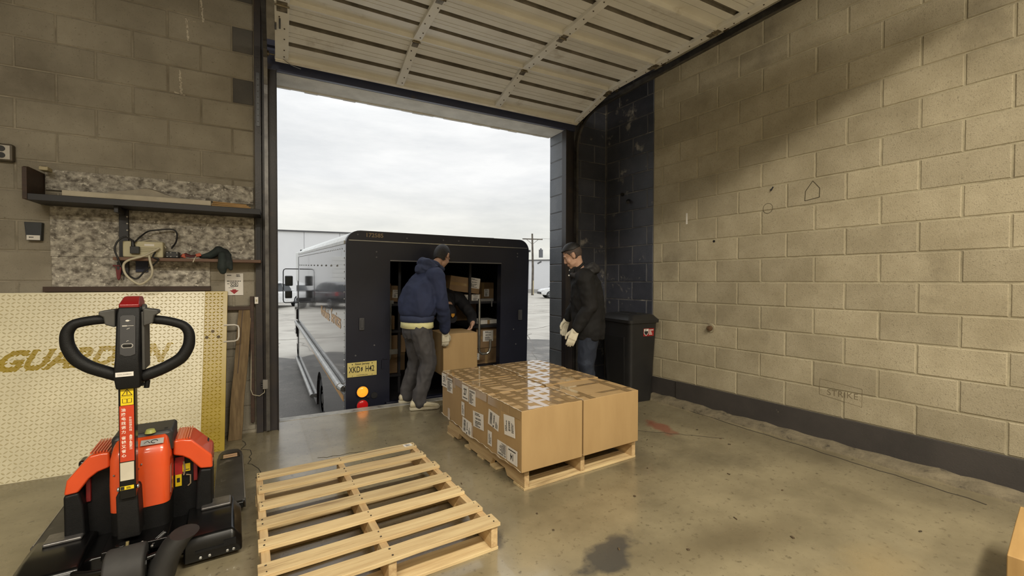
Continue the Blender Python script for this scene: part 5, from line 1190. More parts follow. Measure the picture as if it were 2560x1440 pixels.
def bin_label():
    # on the face that looks along local -Y, slightly tapered
    Q = frame((0.065, -BD / 2 * 0.96 - 0.0015, 0.775), (1, 0, 0), (0, -0.055, 1))
    b = MB(); b.box(Q @ Vector((0, 0, 0.001)), (0.145, 0.085, 0.0016), Q.to_3x3()); s = b.build('sticker', mat('red_sticker', srgb(150, 38, 40), rough=0.4), bn)
    b = MB(); b.prism([(-0.068, 0.038), (-0.004, 0.038), (-0.004, -0.01), (-0.036, -0.040), (-0.068, -0.01)], 0.002, 0.003, Q); b.build('shield', m_paper, s)
    b = MB(); b.prism([(-0.062, 0.014), (-0.010, 0.014), (-0.010, -0.008), (-0.036, -0.033), (-0.062, -0.008)], 0.003, 0.0036, Q); textbars(b, Q @ Matrix.Translation((0, 0, 0.0035)), -0.06, -0.012, 0.018, 0.034, 2); b.build('shield_print', m_ink, s)
    b = MB(); textbars(b, Q @ Matrix.Translation((0, 0, 0.0025)), 0.004, 0.066, -0.03, 0.032, 4); b.build('sticker_print', m_paper, s)
bin_label()
# ================================================================== people
m_skin = mat('skin', srgb(188, 152, 131), srgb(176, 139, 118), scale=7, rough=0.5, spec=0.4)
m_hair1 = mat('short_grey_black_hair', srgb(44, 42, 42), srgb(30, 29, 30), scale=60, rough=0.7, bump=0.6, bscale=220)
m_hair2 = mat('black_hair', srgb(24, 23, 24), srgb(16, 15, 16), scale=60, rough=0.55, bump=0.6, bscale=160)
m_navyf = mat('navy_fleece', srgb(40, 49, 80), srgb(33, 41, 68), scale=5, rough=0.85, bump=0.25, bscale=260)
m_navyd = mat('navy_hood_lining', srgb(54, 62, 90), srgb(44, 52, 78), scale=5, rough=0.85, bump=0.2, bscale=200)
m_trou = mat('charcoal_twill', srgb(70, 68, 70), srgb(56, 55, 58), scale=4, rough=0.75, bump=0.2, bscale=240)
m_tee = mat('pale_yellow_jersey', srgb(226, 222, 170), srgb(208, 204, 150), scale=6, rough=0.8)
m_shoe = mat('cream_trainer', srgb(206, 198, 172), srgb(178, 168, 142), scale=12, rough=0.65, bump=0.2)
m_sole = mat('off_white_sole', srgb(200, 194, 174), srgb(170, 160, 138), scale=10, rough=0.6)
m_glove = mat('white_knit_glove', srgb(224, 218, 198), srgb(202, 194, 172), scale=14, rough=0.85, bump=0.3, bscale=300)
m_jack = mat('black_shell_jacket', srgb(30, 29, 30), srgb(23, 23, 24), scale=5, rough=0.8, spec=0.3, bump=0.15, bscale=120)
m_hood2 = mat('grey_black_hood', srgb(44, 43, 44), srgb(36, 35, 37), scale=5, rough=0.7)
m_shirt = mat('black_polo', srgb(20, 20, 23), rough=0.8)
m_jean = mat('dark_denim', srgb(38, 46, 62), srgb(26, 32, 46), scale=6, rough=0.8, bump=0.25, bscale=260, c3=srgb(62, 74, 92), t3=0.6, s3=5, t3w=0.2)
m_unif = mat('dark_uniform_cloth', srgb(20, 20, 28), srgb(16, 16, 22), scale=5, rough=0.8, bump=0.2, bscale=200)
m_eye = mat('eye_white', srgb(214, 208, 200), rough=0.25); m_iris = mat('dark_iris', srgb(30, 22, 18), rough=0.2)
m_brow = mat('brow_hair', srgb(34, 28, 26), rough=0.8); m_lip = mat('lip', srgb(156, 108, 94), rough=0.5)

def V3(*a): return Vector(a)
def basis(fwd, up=(0, 0, 1)):
    f = Vector(fwd).normalized(); r = f.cross(Vector(up)).normalized(); u = r.cross(f); return r, f, u
def headmat(c, fwd, roll=0.0):
    r, f, u = basis(fwd); m = Matrix((r, f, u)).transposed(); m = m @ Matrix.Rotation(roll, 3, 'Y')
    o = m.to_4x4(); o.translation = Vector(c); return o
def add_head(mb, H):
    R3 = H.to_3x3()
    def e(c, r): mb.ell(H @ Vector(c), r, R3, nu=20, nv=13)
    e((0, -.014, .032), (.075, .095, .085)); e((0, .022, -.030), (.060, .066, .086)); e((0, .034, -.084), (.046, .048, .036)); e((0, .066, -.106), (.022, .020, .016))
    e((0, .074, .022), (.052, .020, .012)); e((0, -.040, -.030), (.054, .046, .056))
    for s in (-1, 1):
        e((s * .036, .056, -.036), (.024, .024, .030)); e((s * .078, -.012, -.012), (.009, .021, .033)); e((s * .083, -.018, .002), (.006, .016, .020)); e((s * .040, .028, -.072), (.014, .036, .026))
    mb.capsule([H @ V3(0, .084, .006), H @ V3(0, .097, -.022), H @ V3(0, .101, -.036)], [.008, .0105, .0125], 10)
    for s in (-1, 1): e((s * .013, .094, -.040), (.009, .012, .009))
    e((0, .084, -.066), (.024, .011, .007)); e((0, .083, -.079), (.020, .010, .008))
def face_parts(t, H, hair, hairline=(0.055, -0.045), rx=0.0805, top=0.0, nape=0.0, fade=None):
    for s in (-1, 1):
        b = MB(); b.ell(H @ V3(s * .031, .0665, .004), (.0105, .007, .0045), H.to_3x3(), 12, 8); ey = b.build('eye', m_eye, t, smooth=True)
        b = MB(); b.ell(H @ V3(s * .031, .0728, .0038), (.0042, .002, .0042), H.to_3x3(), 10, 6); b.build('iris', m_iris, ey, smooth=True)
        b = MB(); b.tube([H @ V3(s * .014, .088, .021), H @ V3(s * .030, .088, .026), H @ V3(s * .048, .074, .020)], [.003, .004, .002], 6, flat=1.4); b.build('eyebrow', m_brow, t)
    b = MB(); b.tube([H @ V3(-.020, .085, -.072), H @ V3(-.008, .0915, -.0715), H @ V3(0, .092, -.073), H @ V3(.008, .0915, -.0715), H @ V3(.020, .085, -.072)], [.0015, .0035, .004, .0035, .0015], 6); b.build('lips', m_lip, t, smooth=True)
    b = MB(); b.ell((0, -.016 - nape * .1, .034 - nape * .5), (rx, .101, .090 + top + nape * .5), nu=90, nv=64)
    vs = b.v; b2 = MB(); keep = []
    for f in b.f:
        c = sum((Vector(vs[i]) for i in f), Vector()) / len(f)
        zl = hairline[1] if c.y < -0.03 else (hairline[1] + (hairline[0] - hairline[1]) * min(1, (c.y + 0.03) / 0.075))
        if c.z > zl and not (abs(c.x) > 0.066 and -0.035 < c.y < 0.012 and c.z < 0.022): keep.append(f)
    b2.add([H @ Vector(v) for v in vs], keep)
    o = b2.build('hair', hair, t, smooth=True)
    m = o.modifiers.new('thick', 'SOLIDIFY'); m.thickness = 0.008; m.offset = 0
    if fade:       # closely clipped sides under the longer top
        b3 = MB(); b3.ell((0, -.016, .024), (rx - .0035, .0985, .094), nu=90, nv=64); keep = []
        for f in b3.f:
            c = sum((Vector(b3.v[i]) for i in f), Vector()) / len(f)
            zl = -0.050 if c.y < -0.02 else -0.050 + 0.095 * min(1, (c.y + 0.02) / 0.060)
            if c.z > zl and c.z < 0.085 and c.y < 0.055 and not (abs(c.x) > 0.062 and -0.034 < c.y < 0.010 and c.z < 0.020): keep.append(f)
        b4 = MB(); b4.add([H @ Vector(v) for v in b3.v], keep); q = b4.build('clipped_hair', fade, o, smooth=True)
        mq = q.modifiers.new('thick', 'SOLIDIFY'); mq.thickness = 0.003; mq.offset = 0
        b5 = MB(); b5.ell(H @ V3(0, .064, .080), (.046, .020, .016), H.to_3x3(), 24, 16); b5.build('top_hair', hair, o, smooth=True)
    return o
def hand(mb, wrist, d, nrm, side, size=1.0, curl=0.5, fat=1.0, spread=1.0):
    """d: from wrist to knuckles; nrm: out of the palm; side: +1 thumb along (d x nrm), -1 the other way."""
    d = Vector(d).normalized(); nrm = Vector(nrm); nrm = (nrm - d * nrm.dot(d)).normalized(); x = d.cross(nrm) * side
    w = Vector(wrist); S = size
    P = lambda a, b, c=0: w + (x * a + d * b + nrm * c) * S
    mb.capsule([P(0, -0.02), P(0, 0.01)], [.029 * fat, .028 * fat], 12)
    for a in (-.027, -.009, .009, .027): mb.capsule([P(a * .75, 0.012), P(a, 0.084, -0.004)], [.0165 * fat, .0125 * fat], 10)
    for a, L in ((.028, .070), (.0095, .078), (-.0095, .073), (-.028, .058)):
        p = P(a, 0.086, -0.003); seg = [p]; ang = 0; a2 = a * spread
        lat = x * (a2 * 0.25)
        for k, (f, c) in enumerate(((.45, .55), (.31, .8), (.24, .55))):
            ang += c * curl; p = p + ((d + lat) * math.cos(ang) + nrm * math.sin(ang)) * (L * f * S); seg.append(p)
        mb.capsule(seg, [.0098 * fat, .0092 * fat, .0085 * fat, .0075 * fat], 10)
    t0 = P(.022, .022, .006); t1 = P(.046, .052, .016); t2 = P(.056, .082, .026); t3 = P(.050, .104, .034)
    mb.capsule([t0, t1, t2, t3], [.015 * fat, .0125 * fat, .0105 * fat, .009 * fat], 10)
def rloft(mb, spec, n=22):
    mb.loft([[Vector(c) + Vector(r) * math.cos(2 * math.pi * k / n) + Vector(f) * math.sin(2 * math.pi * k / n) for k in range(n)] for c, r, f in spec])
def wrinkle(me, amp, sc, st=(1, 1, 1), seed=0.0, amp2=0.0, sc2=30):
    me.update(); off = Vector((seed, seed * 1.7, seed * 0.3))
    ns = [v.normal.copy() for v in me.vertices]
    for v, n in zip(me.vertices, ns):
        q = Vector((v.co.x * st[0], v.co.y * st[1], v.co.z * st[2])) * sc + off
        w = 1 - abs(mnoise.noise(q)) * 2.2
        v.co += n * (amp * w + (amp2 * mnoise.noise(v.co * sc2 + off) if amp2 else 0))
    me.update()
def shoe(t, heel, toe, m, ms, h=0.10):
    heel, toe = Vector(heel), Vector(toe); f = (toe - heel); L = f.length; f.normalize(); r = Vector((f.y, -f.x, 0)).normalized()
    P = lambda a, b, c: heel + f * (a * L) + r * b + Vector((0, 0, c))
    rings = []
    for a, w, z0, z1 in ((0.02, .028, .03, .075), (.08, .036, .026, .105), (.22, .038, .024, .112), (.38, .040, .024, .10), (.55, .046, .022, .078), (.72, .050, .020, .062), (.88, .045, .02, .052), (.96, .032, .022, .044), (.99, .014, .025, .036)):
        rings.append([P(a, w * math.cos(k), (z0 + z1) / 2 + (z1 - z0) / 2 * math.sin(k)) for k in (2 * math.pi * j / 14 for j in range(14))])
    b = MB(); b.loft(rings); b.capsule([P(.2, 0, .07), P(.2, 0, h + .01)], [.034, .036], 12)
    me = remesh(b, 0.006, 3); s = link_mesh('shoe', me, m, t)
    out = [P(a, w, 0) for a, w in ((0.0, .02), (.05, .036), (.25, .040), (.5, .043), (.72, .052), (.9, .046), (.99, .022), (1.01, 0))]; inn = [P(a, -w, 0) for a, w in ((.99, .022), (.9, .044), (.72, .050), (.5, .040), (.25, .040), (.05, .036), (0.0, .02))]
    ring = out + inn; b = MB(); b.loft([[v + Vector((0, 0, 0.002)) for v in ring], [v + Vector((0, 0, 0.030)) for v in ring]]); b.build('sole', ms, s, bevel=0.006)
    b = MB()
    for k in range(4): b.tube([P(.42 + .06 * k, -.022, .098 - .012 * k), P(.43 + .06 * k, 0, .104 - .012 * k), P(.42 + .06 * k, .022, .098 - .012 * k)], .0035, 5)
    b.build('laces', ms, s); return s

# ---------------------------------------------------------------- man in the navy hoodie
p1 = thing('person', 'man in a navy hooded sweatshirt and white gloves bending over the carried carton', 'person', (0, 0, 0))
d = V3(math.cos(R_(12)), math.sin(R_(12)), 0); r = V3(math.sin(R_(12)), -math.cos(R_(12)), 0)
pel = V3(1.655, 4.43, .86); che = V3(1.735, 4.447, 1.26); shl = V3(1.82, 4.468, 1.41); nek = V3(1.885, 4.48, 1.50); hd_ = V3(1.985, 4.502, 1.618)
shR, shL = V3(1.80, 4.262, 1.375), V3(1.87, 4.68, 1.375); elR, elL = V3(1.86, 4.232, 1.085), V3(1.93, 4.80, 1.08)
wrR, wrL = V3(1.972, 4.405, .775), V3(1.925, 4.93, .76)
hipR, hipL = V3(1.655, 4.33, .83), V3(1.66, 4.535, .83); knR, knL = V3(1.735, 4.305, .475), V3(1.70, 4.575, .455); anR, anL = V3(1.615, 4.285, .10), V3(1.60, 4.61, .10)
H1 = headmat(hd_, (math.cos(R_(33)) * .80, math.sin(R_(33)) * .78, -.66), R_(-4))
b = MB(); add_head(b, H1); b.capsule([H1 @ V3(0, -.030, -.05), nek, shl], [.049, .053, .07], 14)
rloft(b, [(pel, r * .15, d * .10), (V3(1.665, 4.43, 1.0), r * .14, d * .10), (che, r * .17, d * .11), (shl, r * .15, d * .08)])
b.capsule([shl, shR], [.07, .05], 12); b.capsule([shl, shL], [.07, .05], 12)
for a_, e_, w_ in ((shR, elR, wrR), (shL, elL, wrL)): b.capsule([a_, e_, w_], [.048, .038, .026], 12)
for a_, k_, n_ in ((hipR, knR, anR), (hipL, knL, anL)): b.capsule([a_, k_, n_, n_ - V3(0, 0, .05)], [.075, .052, .036, .036], 12)
link_mesh('body', remesh(b, 0.0055, 3, 0.4), m_skin, p1)
face_parts(p1, H1, m_hair1, (0.050, -0.098), nape=0.07)
# sweatshirt
b = MB()
rloft(b, [(V3(1.657, 4.43, .962), r * .190, d * .152), (V3(1.658, 4.43, .985), r * .212, d * .174), (V3(1.662, 4.43, 1.03), r * .225, d * .188), (V3(1.675, 4.435, 1.12), r * .232, d * .195), (V3(1.715, 4.443, 1.25), r * .235, d * .182), (V3(1.765, 4.455, 1.35), r * .225, d * .155), (V3(1.82, 4.468, 1.43), r * .165, d * .115), (V3(1.865, 4.478, 1.485), r * .085, d * .082)])
for a_, e_, w_ in ((shR, elR, wrR), (shL, elL, wrL)): b.capsule([a_ + (shl - a_) * .2, a_, a_ + (e_ - a_) * .5, e_, e_ + (w_ - e_) * .55, w_ + (e_ - w_) * .12], [.095, .092, .080, .068, .060, .052], 14)
me = remesh(b, 0.010, 5); wrinkle(me, 0.014, 7.5, (1.0, 1.0, .55), 3.1, .005, 22); hood = link_mesh('sweatshirt', me, m_navyf, p1)
b = MB(); rloft(b, [(V3(1.655, 4.43, .900), r * .190, d * .150), (V3(1.655, 4.43, .904), r * .203, d * .163), (V3(1.656, 4.43, .935), r * .209, d * .169), (V3(1.657, 4.43, .968), r * .208, d * .168), (V3(1.657, 4.43, .974), r * .192, d * .152)]); b.build('waist_rib', m_navyd, hood, smooth=True)
b = MB()
for w_, e_ in ((wrR, elR), (wrL, elL)): q = (e_ - w_).normalized(); b.tube([w_ + q * .005, w_ + q * .012, w_ + q * .055, w_ + q * .062], [.036, .040, .043, .038], 14)
b.build('cuff', m_navyd, hood, smooth=True)
# hood lying on the back: a folded collar with a hanging pouch behind the neck
b = MB(); cen = V3(1.885, 4.483, 1.512); pts = []; rs = []
for k in range(15):
    a = R_(28 + 304 * k / 14); dirv = d * math.cos(a) + r * math.sin(a); back = max(0, -math.cos(a))
    pts.append(cen + dirv * (.088 + .035 * back) + V3(0, 0, .030 - .045 * (1 + math.cos(a))) + V3(0, 0, .010 * back)); rs.append(.017 + .012 * back)
b.capsule(pts, rs, 10)
b.capsule([V3(1.82, 4.32, 1.485), V3(1.755, 4.36, 1.530), V3(1.72, 4.45, 1.540), V3(1.75, 4.56, 1.530), V3(1.82, 4.62, 1.485)], [.028, .042, .050, .042, .028], 12)
b.capsule([V3(1.755, 4.37, 1.47), V3(1.70, 4.44, 1.46), V3(1.745, 4.53, 1.47)], [.05, .060, .05], 12)
me = remesh(b, 0.008, 4); wrinkle(me, 0.008, 13, (1, 1, 1.6), 7.7); link_mesh('hood', me, m_navyd, hood)
b = MB(); rloft(b, [(V3(1.655, 4.43, .838), r * .180, d * .140), (V3(1.655, 4.43, .842), r * .199, d * .160), (V3(1.655, 4.43, .91), r * .196, d * .157)], 28); me = b.mesh('t', m_tee, True); wrinkle(me, .004, 16, (1, 1, .2), 1.0); link_mesh('shirt_hem', me, m_tee, p1)
# trousers
b = MB(); rloft(b, [(V3(1.655, 4.43, .865), r * .168, d * .130), (V3(1.655, 4.43, .80), r * .180, d * .142), (V3(1.66, 4.43, .73), r * .178, d * .130)])
for h_, k_, n_, q in ((hipR, knR, anR, 0), (hipL, knL, anL, 1)):
    b.capsule([h_ + V3(0, 0, -.03), h_ + (k_ - h_) * .5, k_, k_ + (n_ - k_) * .5, n_ + V3(0.005, 0, .035), n_ + V3(0.01, 0, -.025)], [.108, .098, .082, .074, .068, .066], 14)
me = remesh(b, 0.010, 4); wrinkle(me, 0.011, 9.5, (1.5, 1.5, .8), 5.2, .004, 26); tr1 = link_mesh('trousers', me, m_trou, p1)
shoe(p1, (1.525, 4.305, 0), (1.825, 4.225, 0), m_shoe, m_sole); shoe(p1, (1.515, 4.62, 0), (1.81, 4.61, 0), m_shoe, m_sole)
for w_, e_, nn_, sd in ((wrR, elR, V3(.1, .95, -.1), 1), (wrL, elL, V3(.5, -.85, 0), -1)):
    b = MB(); dd = (V3(.10, .20, -1) if sd == 1 else V3(.25, -.1, -1)); hand(b, w_ + dd.normalized() * .012, dd, nn_, sd, 1.12, 0.42, 1.2)
    b.capsule([w_ - dd.normalized() * .03, w_ + dd.normalized() * .01], [.033, .034], 12)
    link_mesh('glove', remesh(b, 0.0042, 2, .4), m_glove, p1)

# ---------------------------------------------------------------- man in the black jacket
p2 = thing('person', 'man in a black jacket, jeans and white gloves standing by the black bin', 'person', (0, 0, 0))
d = V3(-.74, .67, 0).normalized(); l = V3(-d.y, d.x, 0); r = -l
pel = V3(3.115, 3.345, .86); che = V3(3.095, 3.362, 1.22); shl = V3(3.085, 3.375, 1.39); nek = V3(3.040, 3.410, 1.47); hd_ = V3(2.975, 3.447, 1.605)
shL_, shR_ = shl + l * .185 + V3(0, 0, -.02), shl - l * .185 + V3(0, 0, -.02)
elL, elR = V3(2.975, 3.175, 1.075), V3(3.17, 3.575, 1.10); wrL, wrR = V3(2.868, 3.262, .862), V3(3.022, 3.580, .935)
hipL, hipR = pel + l * .10 - V3(0, 0, .03), pel - l * .10 - V3(0, 0, .03); knL, knR = V3(3.02, 3.28, .46), V3(3.16, 3.43, .46); anL, anR = V3(3.06, 3.24, .1), V3(3.20, 3.41, .1)
H2 = headmat(hd_, (d.x * .88, d.y * .88, -.48), 0)
b = MB(); add_head(b, H2); b.capsule([H2 @ V3(0, -.030, -.05), nek, shl], [.049, .054, .07], 14)
rloft(b, [(pel, r * .15, d * .10), (che, r * .17, d * .11), (shl, r * .15, d * .08)])
b.capsule([shl, shR_], [.07, .05], 12); b.capsule([shl, shL_], [.07, .05], 12)
for a_, e_, w_ in ((shR_, elR, wrR), (shL_, elL, wrL)): b.capsule([a_, e_, w_], [.048, .038, .026], 12)
for a_, k_, n_ in ((hipR, knR, anR), (hipL, knL, anL)): b.capsule([a_, k_, n_, n_ - V3(0, 0, .05)], [.075, .052, .036, .036], 12)
link_mesh('body', remesh(b, 0.0055, 3, 0.4), m_skin, p2)
face_parts(p2, H2, m_hair2, (0.072, 0.045), top=0.006, fade=mat('clipped_black_hair', srgb(74, 62, 56), srgb(60, 50, 46), scale=80, rough=0.75))
b = MB()
rloft(b, [(V3(3.118, 3.343, .745), r * .205, d * .150), (V3(3.118, 3.343, .80), r * .215, d * .162), (V3(3.112, 3.348, 1.0), r * .215, d * .165), (V3(3.10, 3.358, 1.18), r * .225, d * .165), (V3(3.095, 3.366, 1.32), r * .215, d * .145), (V3(3.085, 3.375, 1.42), r * .15, d * .105), (V3(3.065, 3.392, 1.465), r * .095, d * .085)])
for a_, e_, w_ in ((shR_, elR, wrR), (shL_, elL, wrL)): b.capsule([a_ + (shl - a_) * .2, a_, a_ + (e_ - a_) * .5, e_, e_ + (w_ - e_) * .6, w_ + (e_ - w_) * .06], [.092, .088, .078, .068, .058, .048], 14)
me = remesh(b, 0.010, 5); wrinkle(me, 0.012, 8.5, (1, 1, .9), 2.2, .005, 24); jk = link_mesh('jacket', me, m_jack, p2)
b = MB(); pts = []; rs = []; cen = V3(3.055, 3.398, 1.462)
for k in range(15):
    a = R_(30 + 300 * k / 14); dirv = d * math.cos(a) + r * math.sin(a); back = max(0, -math.cos(a))
    pts.append(cen + dirv * (.095 + .03 * back) + V3(0, 0, -.045 * (1 + math.cos(a)) * .8 + .03 * back)); rs.append(.020 + .020 * back)
b.capsule(pts, rs, 10)
b.capsule([cen - d * .10 + l * .13 + V3(0, 0, -.03), cen - d * .145 + l * .05 + V3(0, 0, .0), cen - d * .145 - l * .05, cen - d * .10 - l * .13 + V3(0, 0, -.03)], [.035, .05, .05, .035], 12)
b.capsule([cen + d * .09 + l * .10 + V3(0, 0, -.06), cen + d * .02 + l * .15 + V3(0, 0, -.085), cen - d * .07 + l * .15 + V3(0, 0, -.06)], [.022, .035, .04], 10)
me = remesh(b, 0.008, 4); wrinkle(me, .006, 14, (1, 1, 1.5), 1.3); link_mesh('hood', me, m_hood2, jk)
# open front with a dark polo and two white buttons
b = MB(); b.tube([cen + d * .085 + V3(0, 0, -.02) + l * .02, V3(3.095, 3.366, 1.28) + d * .150, V3(3.11, 3.35, 1.0) + d * .172, V3(3.118, 3.343, .76) + d * .162], .006, 6); b.build('zip', mat('zip_grey', srgb(70, 66, 64), rough=0.4, metal=0.4), jk)
b = MB(); b.capsule([nek + d * .015 + V3(0, 0, .015), cen + d * .085 + V3(0, 0, -.03), V3(3.095, 3.366, 1.30) + d * .128], [.052, .045, .03], 12); ax = (hd_ - nek).normalized(); e1 = ax.cross(V3(0, 0, 1)).normalized(); e2 = e1.cross(ax)
b.capsule([nek + ax * (.022 + .018 * (e2 * math.sin(a)).dot(-d) / .06 * .06) + (e1 * math.cos(a) + e2 * math.sin(a)) * .056 - d * .012 for a in (R_(20) + R_(320) * k / 14 for k in range(15))], [.015] * 15, 8)
sh2 = link_mesh('polo_shirt', remesh(b, .008, 3), m_shirt, p2)
b = MB()
for c in (cen + d * .116 + l * .012 + V3(0, 0, -.012), cen + d * .124 + l * .012 + V3(0, 0, -.065)): b.ell(c, (.009, .009, .009), nu=10, nv=6)
b.build('button', m_paper, sh2, smooth=True, kind='stuff')
b = MB(); rloft(b, [(V3(3.115, 3.345, .90), r * .165, d * .125), (V3(3.115, 3.345, .80), r * .180, d * .135), (V3(3.115, 3.345, .73), r * .172, d * .12)])
for h_, k_, n_ in ((hipR, knR, anR), (hipL, knL, anL)): b.capsule([h_ + V3(0, 0, -.03), h_ + (k_ - h_) * .5, k_, k_ + (n_ - k_) * .5, n_ + V3(0, 0, -.02)], [.103, .094, .080, .072, .066], 14)
me = remesh(b, 0.010, 4); wrinkle(me, 0.009, 9, (1.4, 1.4, .8), 8.2); link_mesh('jeans', me, m_jean, p2)
shoe(p2, anL - d * .08 + V3(0, 0, -.1), anL + d * .2 + V3(0, 0, -.1), m_blackp, m_blackp); shoe(p2, anR - d * .08 + V3(0, 0, -.1), anR + d * .2 + V3(0, 0, -.1), m_blackp, m_blackp)
for w_, dd, nn_, sd in ((wrL, V3(-.36, .16, -1), V3(.55, .75, -.1), -1), (wrR, V3(-.30, .08, -1), V3(-.2, -.9, 0), 1)):
    b = MB(); hand(b, w_ + dd.normalized() * .010, dd, nn_, sd, 1.12, 0.34, 1.2); b.capsule([w_ - dd.normalized() * .035, w_ + dd.normalized() * .01], [.034, .034], 12)
    link_mesh('glove', remesh(b, 0.0042, 2, .4), m_glove, p2)

# ---------------------------------------------------------------- driver stooping inside the truck
p3 = thing('person', 'driver in dark uniform and cap stooping inside the truck behind the carried carton', 'person', (0, 0, 0))
fz = -0.03; pel = V3(2.40, 5.85, .80); che = V3(2.365, 5.45, 1.06); shl = V3(2.35, 5.25, 1.13); nek = V3(2.335, 5.13, 1.03); hd_ = V3(2.325, 5.085, .905)
d = V3(-.06, -.90, -.42).normalized(); r = V3(-1, .04, 0); u3 = r.cross(d)
shR_, shL_ = V3(2.15, 5.27, 1.10), V3(2.55, 5.25, 1.10); elR, elL = V3(2.02, 5.12, .86), V3(2.62, 5.02, .90); wrR, wrL = V3(1.99, 4.93, .66), V3(2.53, 4.83, .80)
H3 = headmat(hd_, (-.02, -.62, -.78), 0)
b = MB(); add_head(b, H3); b.capsule([H3 @ V3(0, -.035, -.05), nek, shl], [.054, .058, .07], 14)
rloft(b, [(pel, r * .15, u3 * .10), (che, r * .17, u3 * .11), (shl, r * .15, u3 * .08)])
b.capsule([shR_, shl, shL_], [.05, .07, .05], 12)
for a_, e_, w_ in ((shR_, elR, wrR), (shL_, elL, wrL)): b.capsule([a_, e_, w_], [.048, .040, .027], 12)
hand(b, wrL, V3(-.30, -.25, -.42), V3(-.75, .1, -.05), 1, 1.0, 0.75); hand(b, wrR, V3(.15, -.5, -.6), V3(.9, .2, -.1), -1, 1.0, 0.5)
for x, k_, n_ in ((2.30, V3(2.28, 5.72, .40), V3(2.28, 5.86, .06)), (2.50, V3(2.52, 5.72, .40), V3(2.52, 5.90, .06))): b.capsule([V3(x, 5.85, .76), k_, n_, n_ + V3(0, -.1, -.03)], [.08, .055, .04, .035], 12)
link_mesh('body', remesh(b, 0.0055, 2, 0.4), m_skin, p3)
face_parts(p3, H3, m_hair2, (0.05, -0.05))
b = MB(); rloft(b, [(pel + V3(0, .02, .02), r * .19, u3 * .14), (V3(2.385, 5.66, .96), r * .20, u3 * .15), (che, r * .215, u3 * .15), (shl + V3(0, .06, 0), r * .20, u3 * .125), (V3(2.345, 5.19, 1.09), r * .11, u3 * .10), (V3(2.336, 5.125, 1.0), r * .078, u3 * .075)])
for a_, e_, w_ in ((shR_, elR, wrR), (shL_, elL, wrL)): b.capsule([a_ + (shl - a_) * .2, a_, e_, e_ + (w_ - e_) * .6, w_ + (e_ - w_) * .2], [.088, .082, .066, .055, .046], 14)
me = remesh(b, 0.010, 4); wrinkle(me, .008, 9, (1, 1, 1), 4.4); link_mesh('uniform_jacket', me, m_unif, p3)
b = MB()
for x, k_, n_ in ((2.30, V3(2.28, 5.72, .40), V3(2.28, 5.86, .06)), (2.50, V3(2.52, 5.72, .40), V3(2.52, 5.90, .06))): b.capsule([V3(x, 5.85, .78), k_, n_ + V3(0, 0, .02)], [.105, .08, .065], 12)
b.capsule([V3(2.30, 5.87, .82), V3(2.50, 5.87, .82)], [.12, .12], 12)
link_mesh('uniform_trousers', remesh(b, .012, 3), m_unif, p3)
for x, y in ((2.28, 5.92), (2.52, 5.96)): shoe(p3, (x, y, fz + .002), (x, y - .29, fz + .002), m_blackp, m_blackp)
b = MB(); b.ell((0, -.012, .04), (.086, .106, .098), nu=24, nv=16); keep = [f for f in b.f if sum(b.v[i][2] for i in f) / len(f) > 0.045]
b2 = MB(); b2.add([H3 @ Vector(v) for v in b.v], keep); cp = b2.build('cap', m_unif, p3, smooth=True); mm = cp.modifiers.new('thick', 'SOLIDIFY'); mm.thickness = .006
b = MB(); b.loft([[H3 @ V3(.075 * math.cos(a), .06 + .095 * math.sin(a), z + .012 * math.sin(a) * -1) for a in (math.pi * k / 10 for k in range(11))] for z in (.048, .054)]); b.build('cap_peak', m_unif, cp)
b = MB(); M = frame(H3 @ V3(0, .080, .100), H3.to_3x3() @ V3(-1, 0, 0), H3.to_3x3() @ V3(0, -.62, .78)); b.prism([(-.022, .024), (.022, .024), (.022, -.006), (0, -.028), (-.022, -.006)], 0, .004, M); b.build('badge', m_gold, cp)
# ================================================================== electric pallet jack
m_jred = mat('orange_red_shell', srgb(222, 84, 38), srgb(212, 76, 33), scale=3, rough=0.24, coat=0.5, spec=0.5)
m_jblk = mat('black_textured_shell', srgb(13, 13, 14), srgb(18, 18, 19), scale=40, rough=0.55, spec=0.3, bump=0.25, bscale=300)
m_jgls = mat('black_gloss_steel', srgb(9, 9, 10), rough=0.3, spec=0.4, coat=0.15)
m_jgry = mat('dark_grey_plastic', srgb(70, 69, 66), srgb(62, 61, 59), scale=20, rough=0.5)
m_jpan = mat('charcoal_panel', srgb(58, 58, 60), rough=0.45)
m_cyel = mat('caution_yellow', srgb(232, 204, 30), srgb(222, 194, 26), rough=0.45)
m_stripred = mat('orange_red_sticker', srgb(200, 66, 34), rough=0.4)
jk_ = thing('pallet_jack', 'orange and black electric pallet jack with an upright looped handle', 'pallet jack', (-0.375, 2.60, 0))
MX = Matrix(((1, 0, 0, 0), (0, 0, -1, 0), (0, 1, 0, 0), (0, 0, 0, 1)))    # (x, z) outline extruded towards -y
def xz(mb, poly, y0, y1, mi=0):
    """outline in x,z pushed from y0 (front) to y1 (back)"""
    n = len(poly); vs = [(x, y0, z) for x, z in poly] + [(x, y1, z) for x, z in poly]
    return mb.add(vs, [tuple(range(n)), tuple(range(2 * n - 1, n - 1, -1))] + [(i, n + i, n + (i + 1) % n, (i + 1) % n) for i in range(n)], mi)
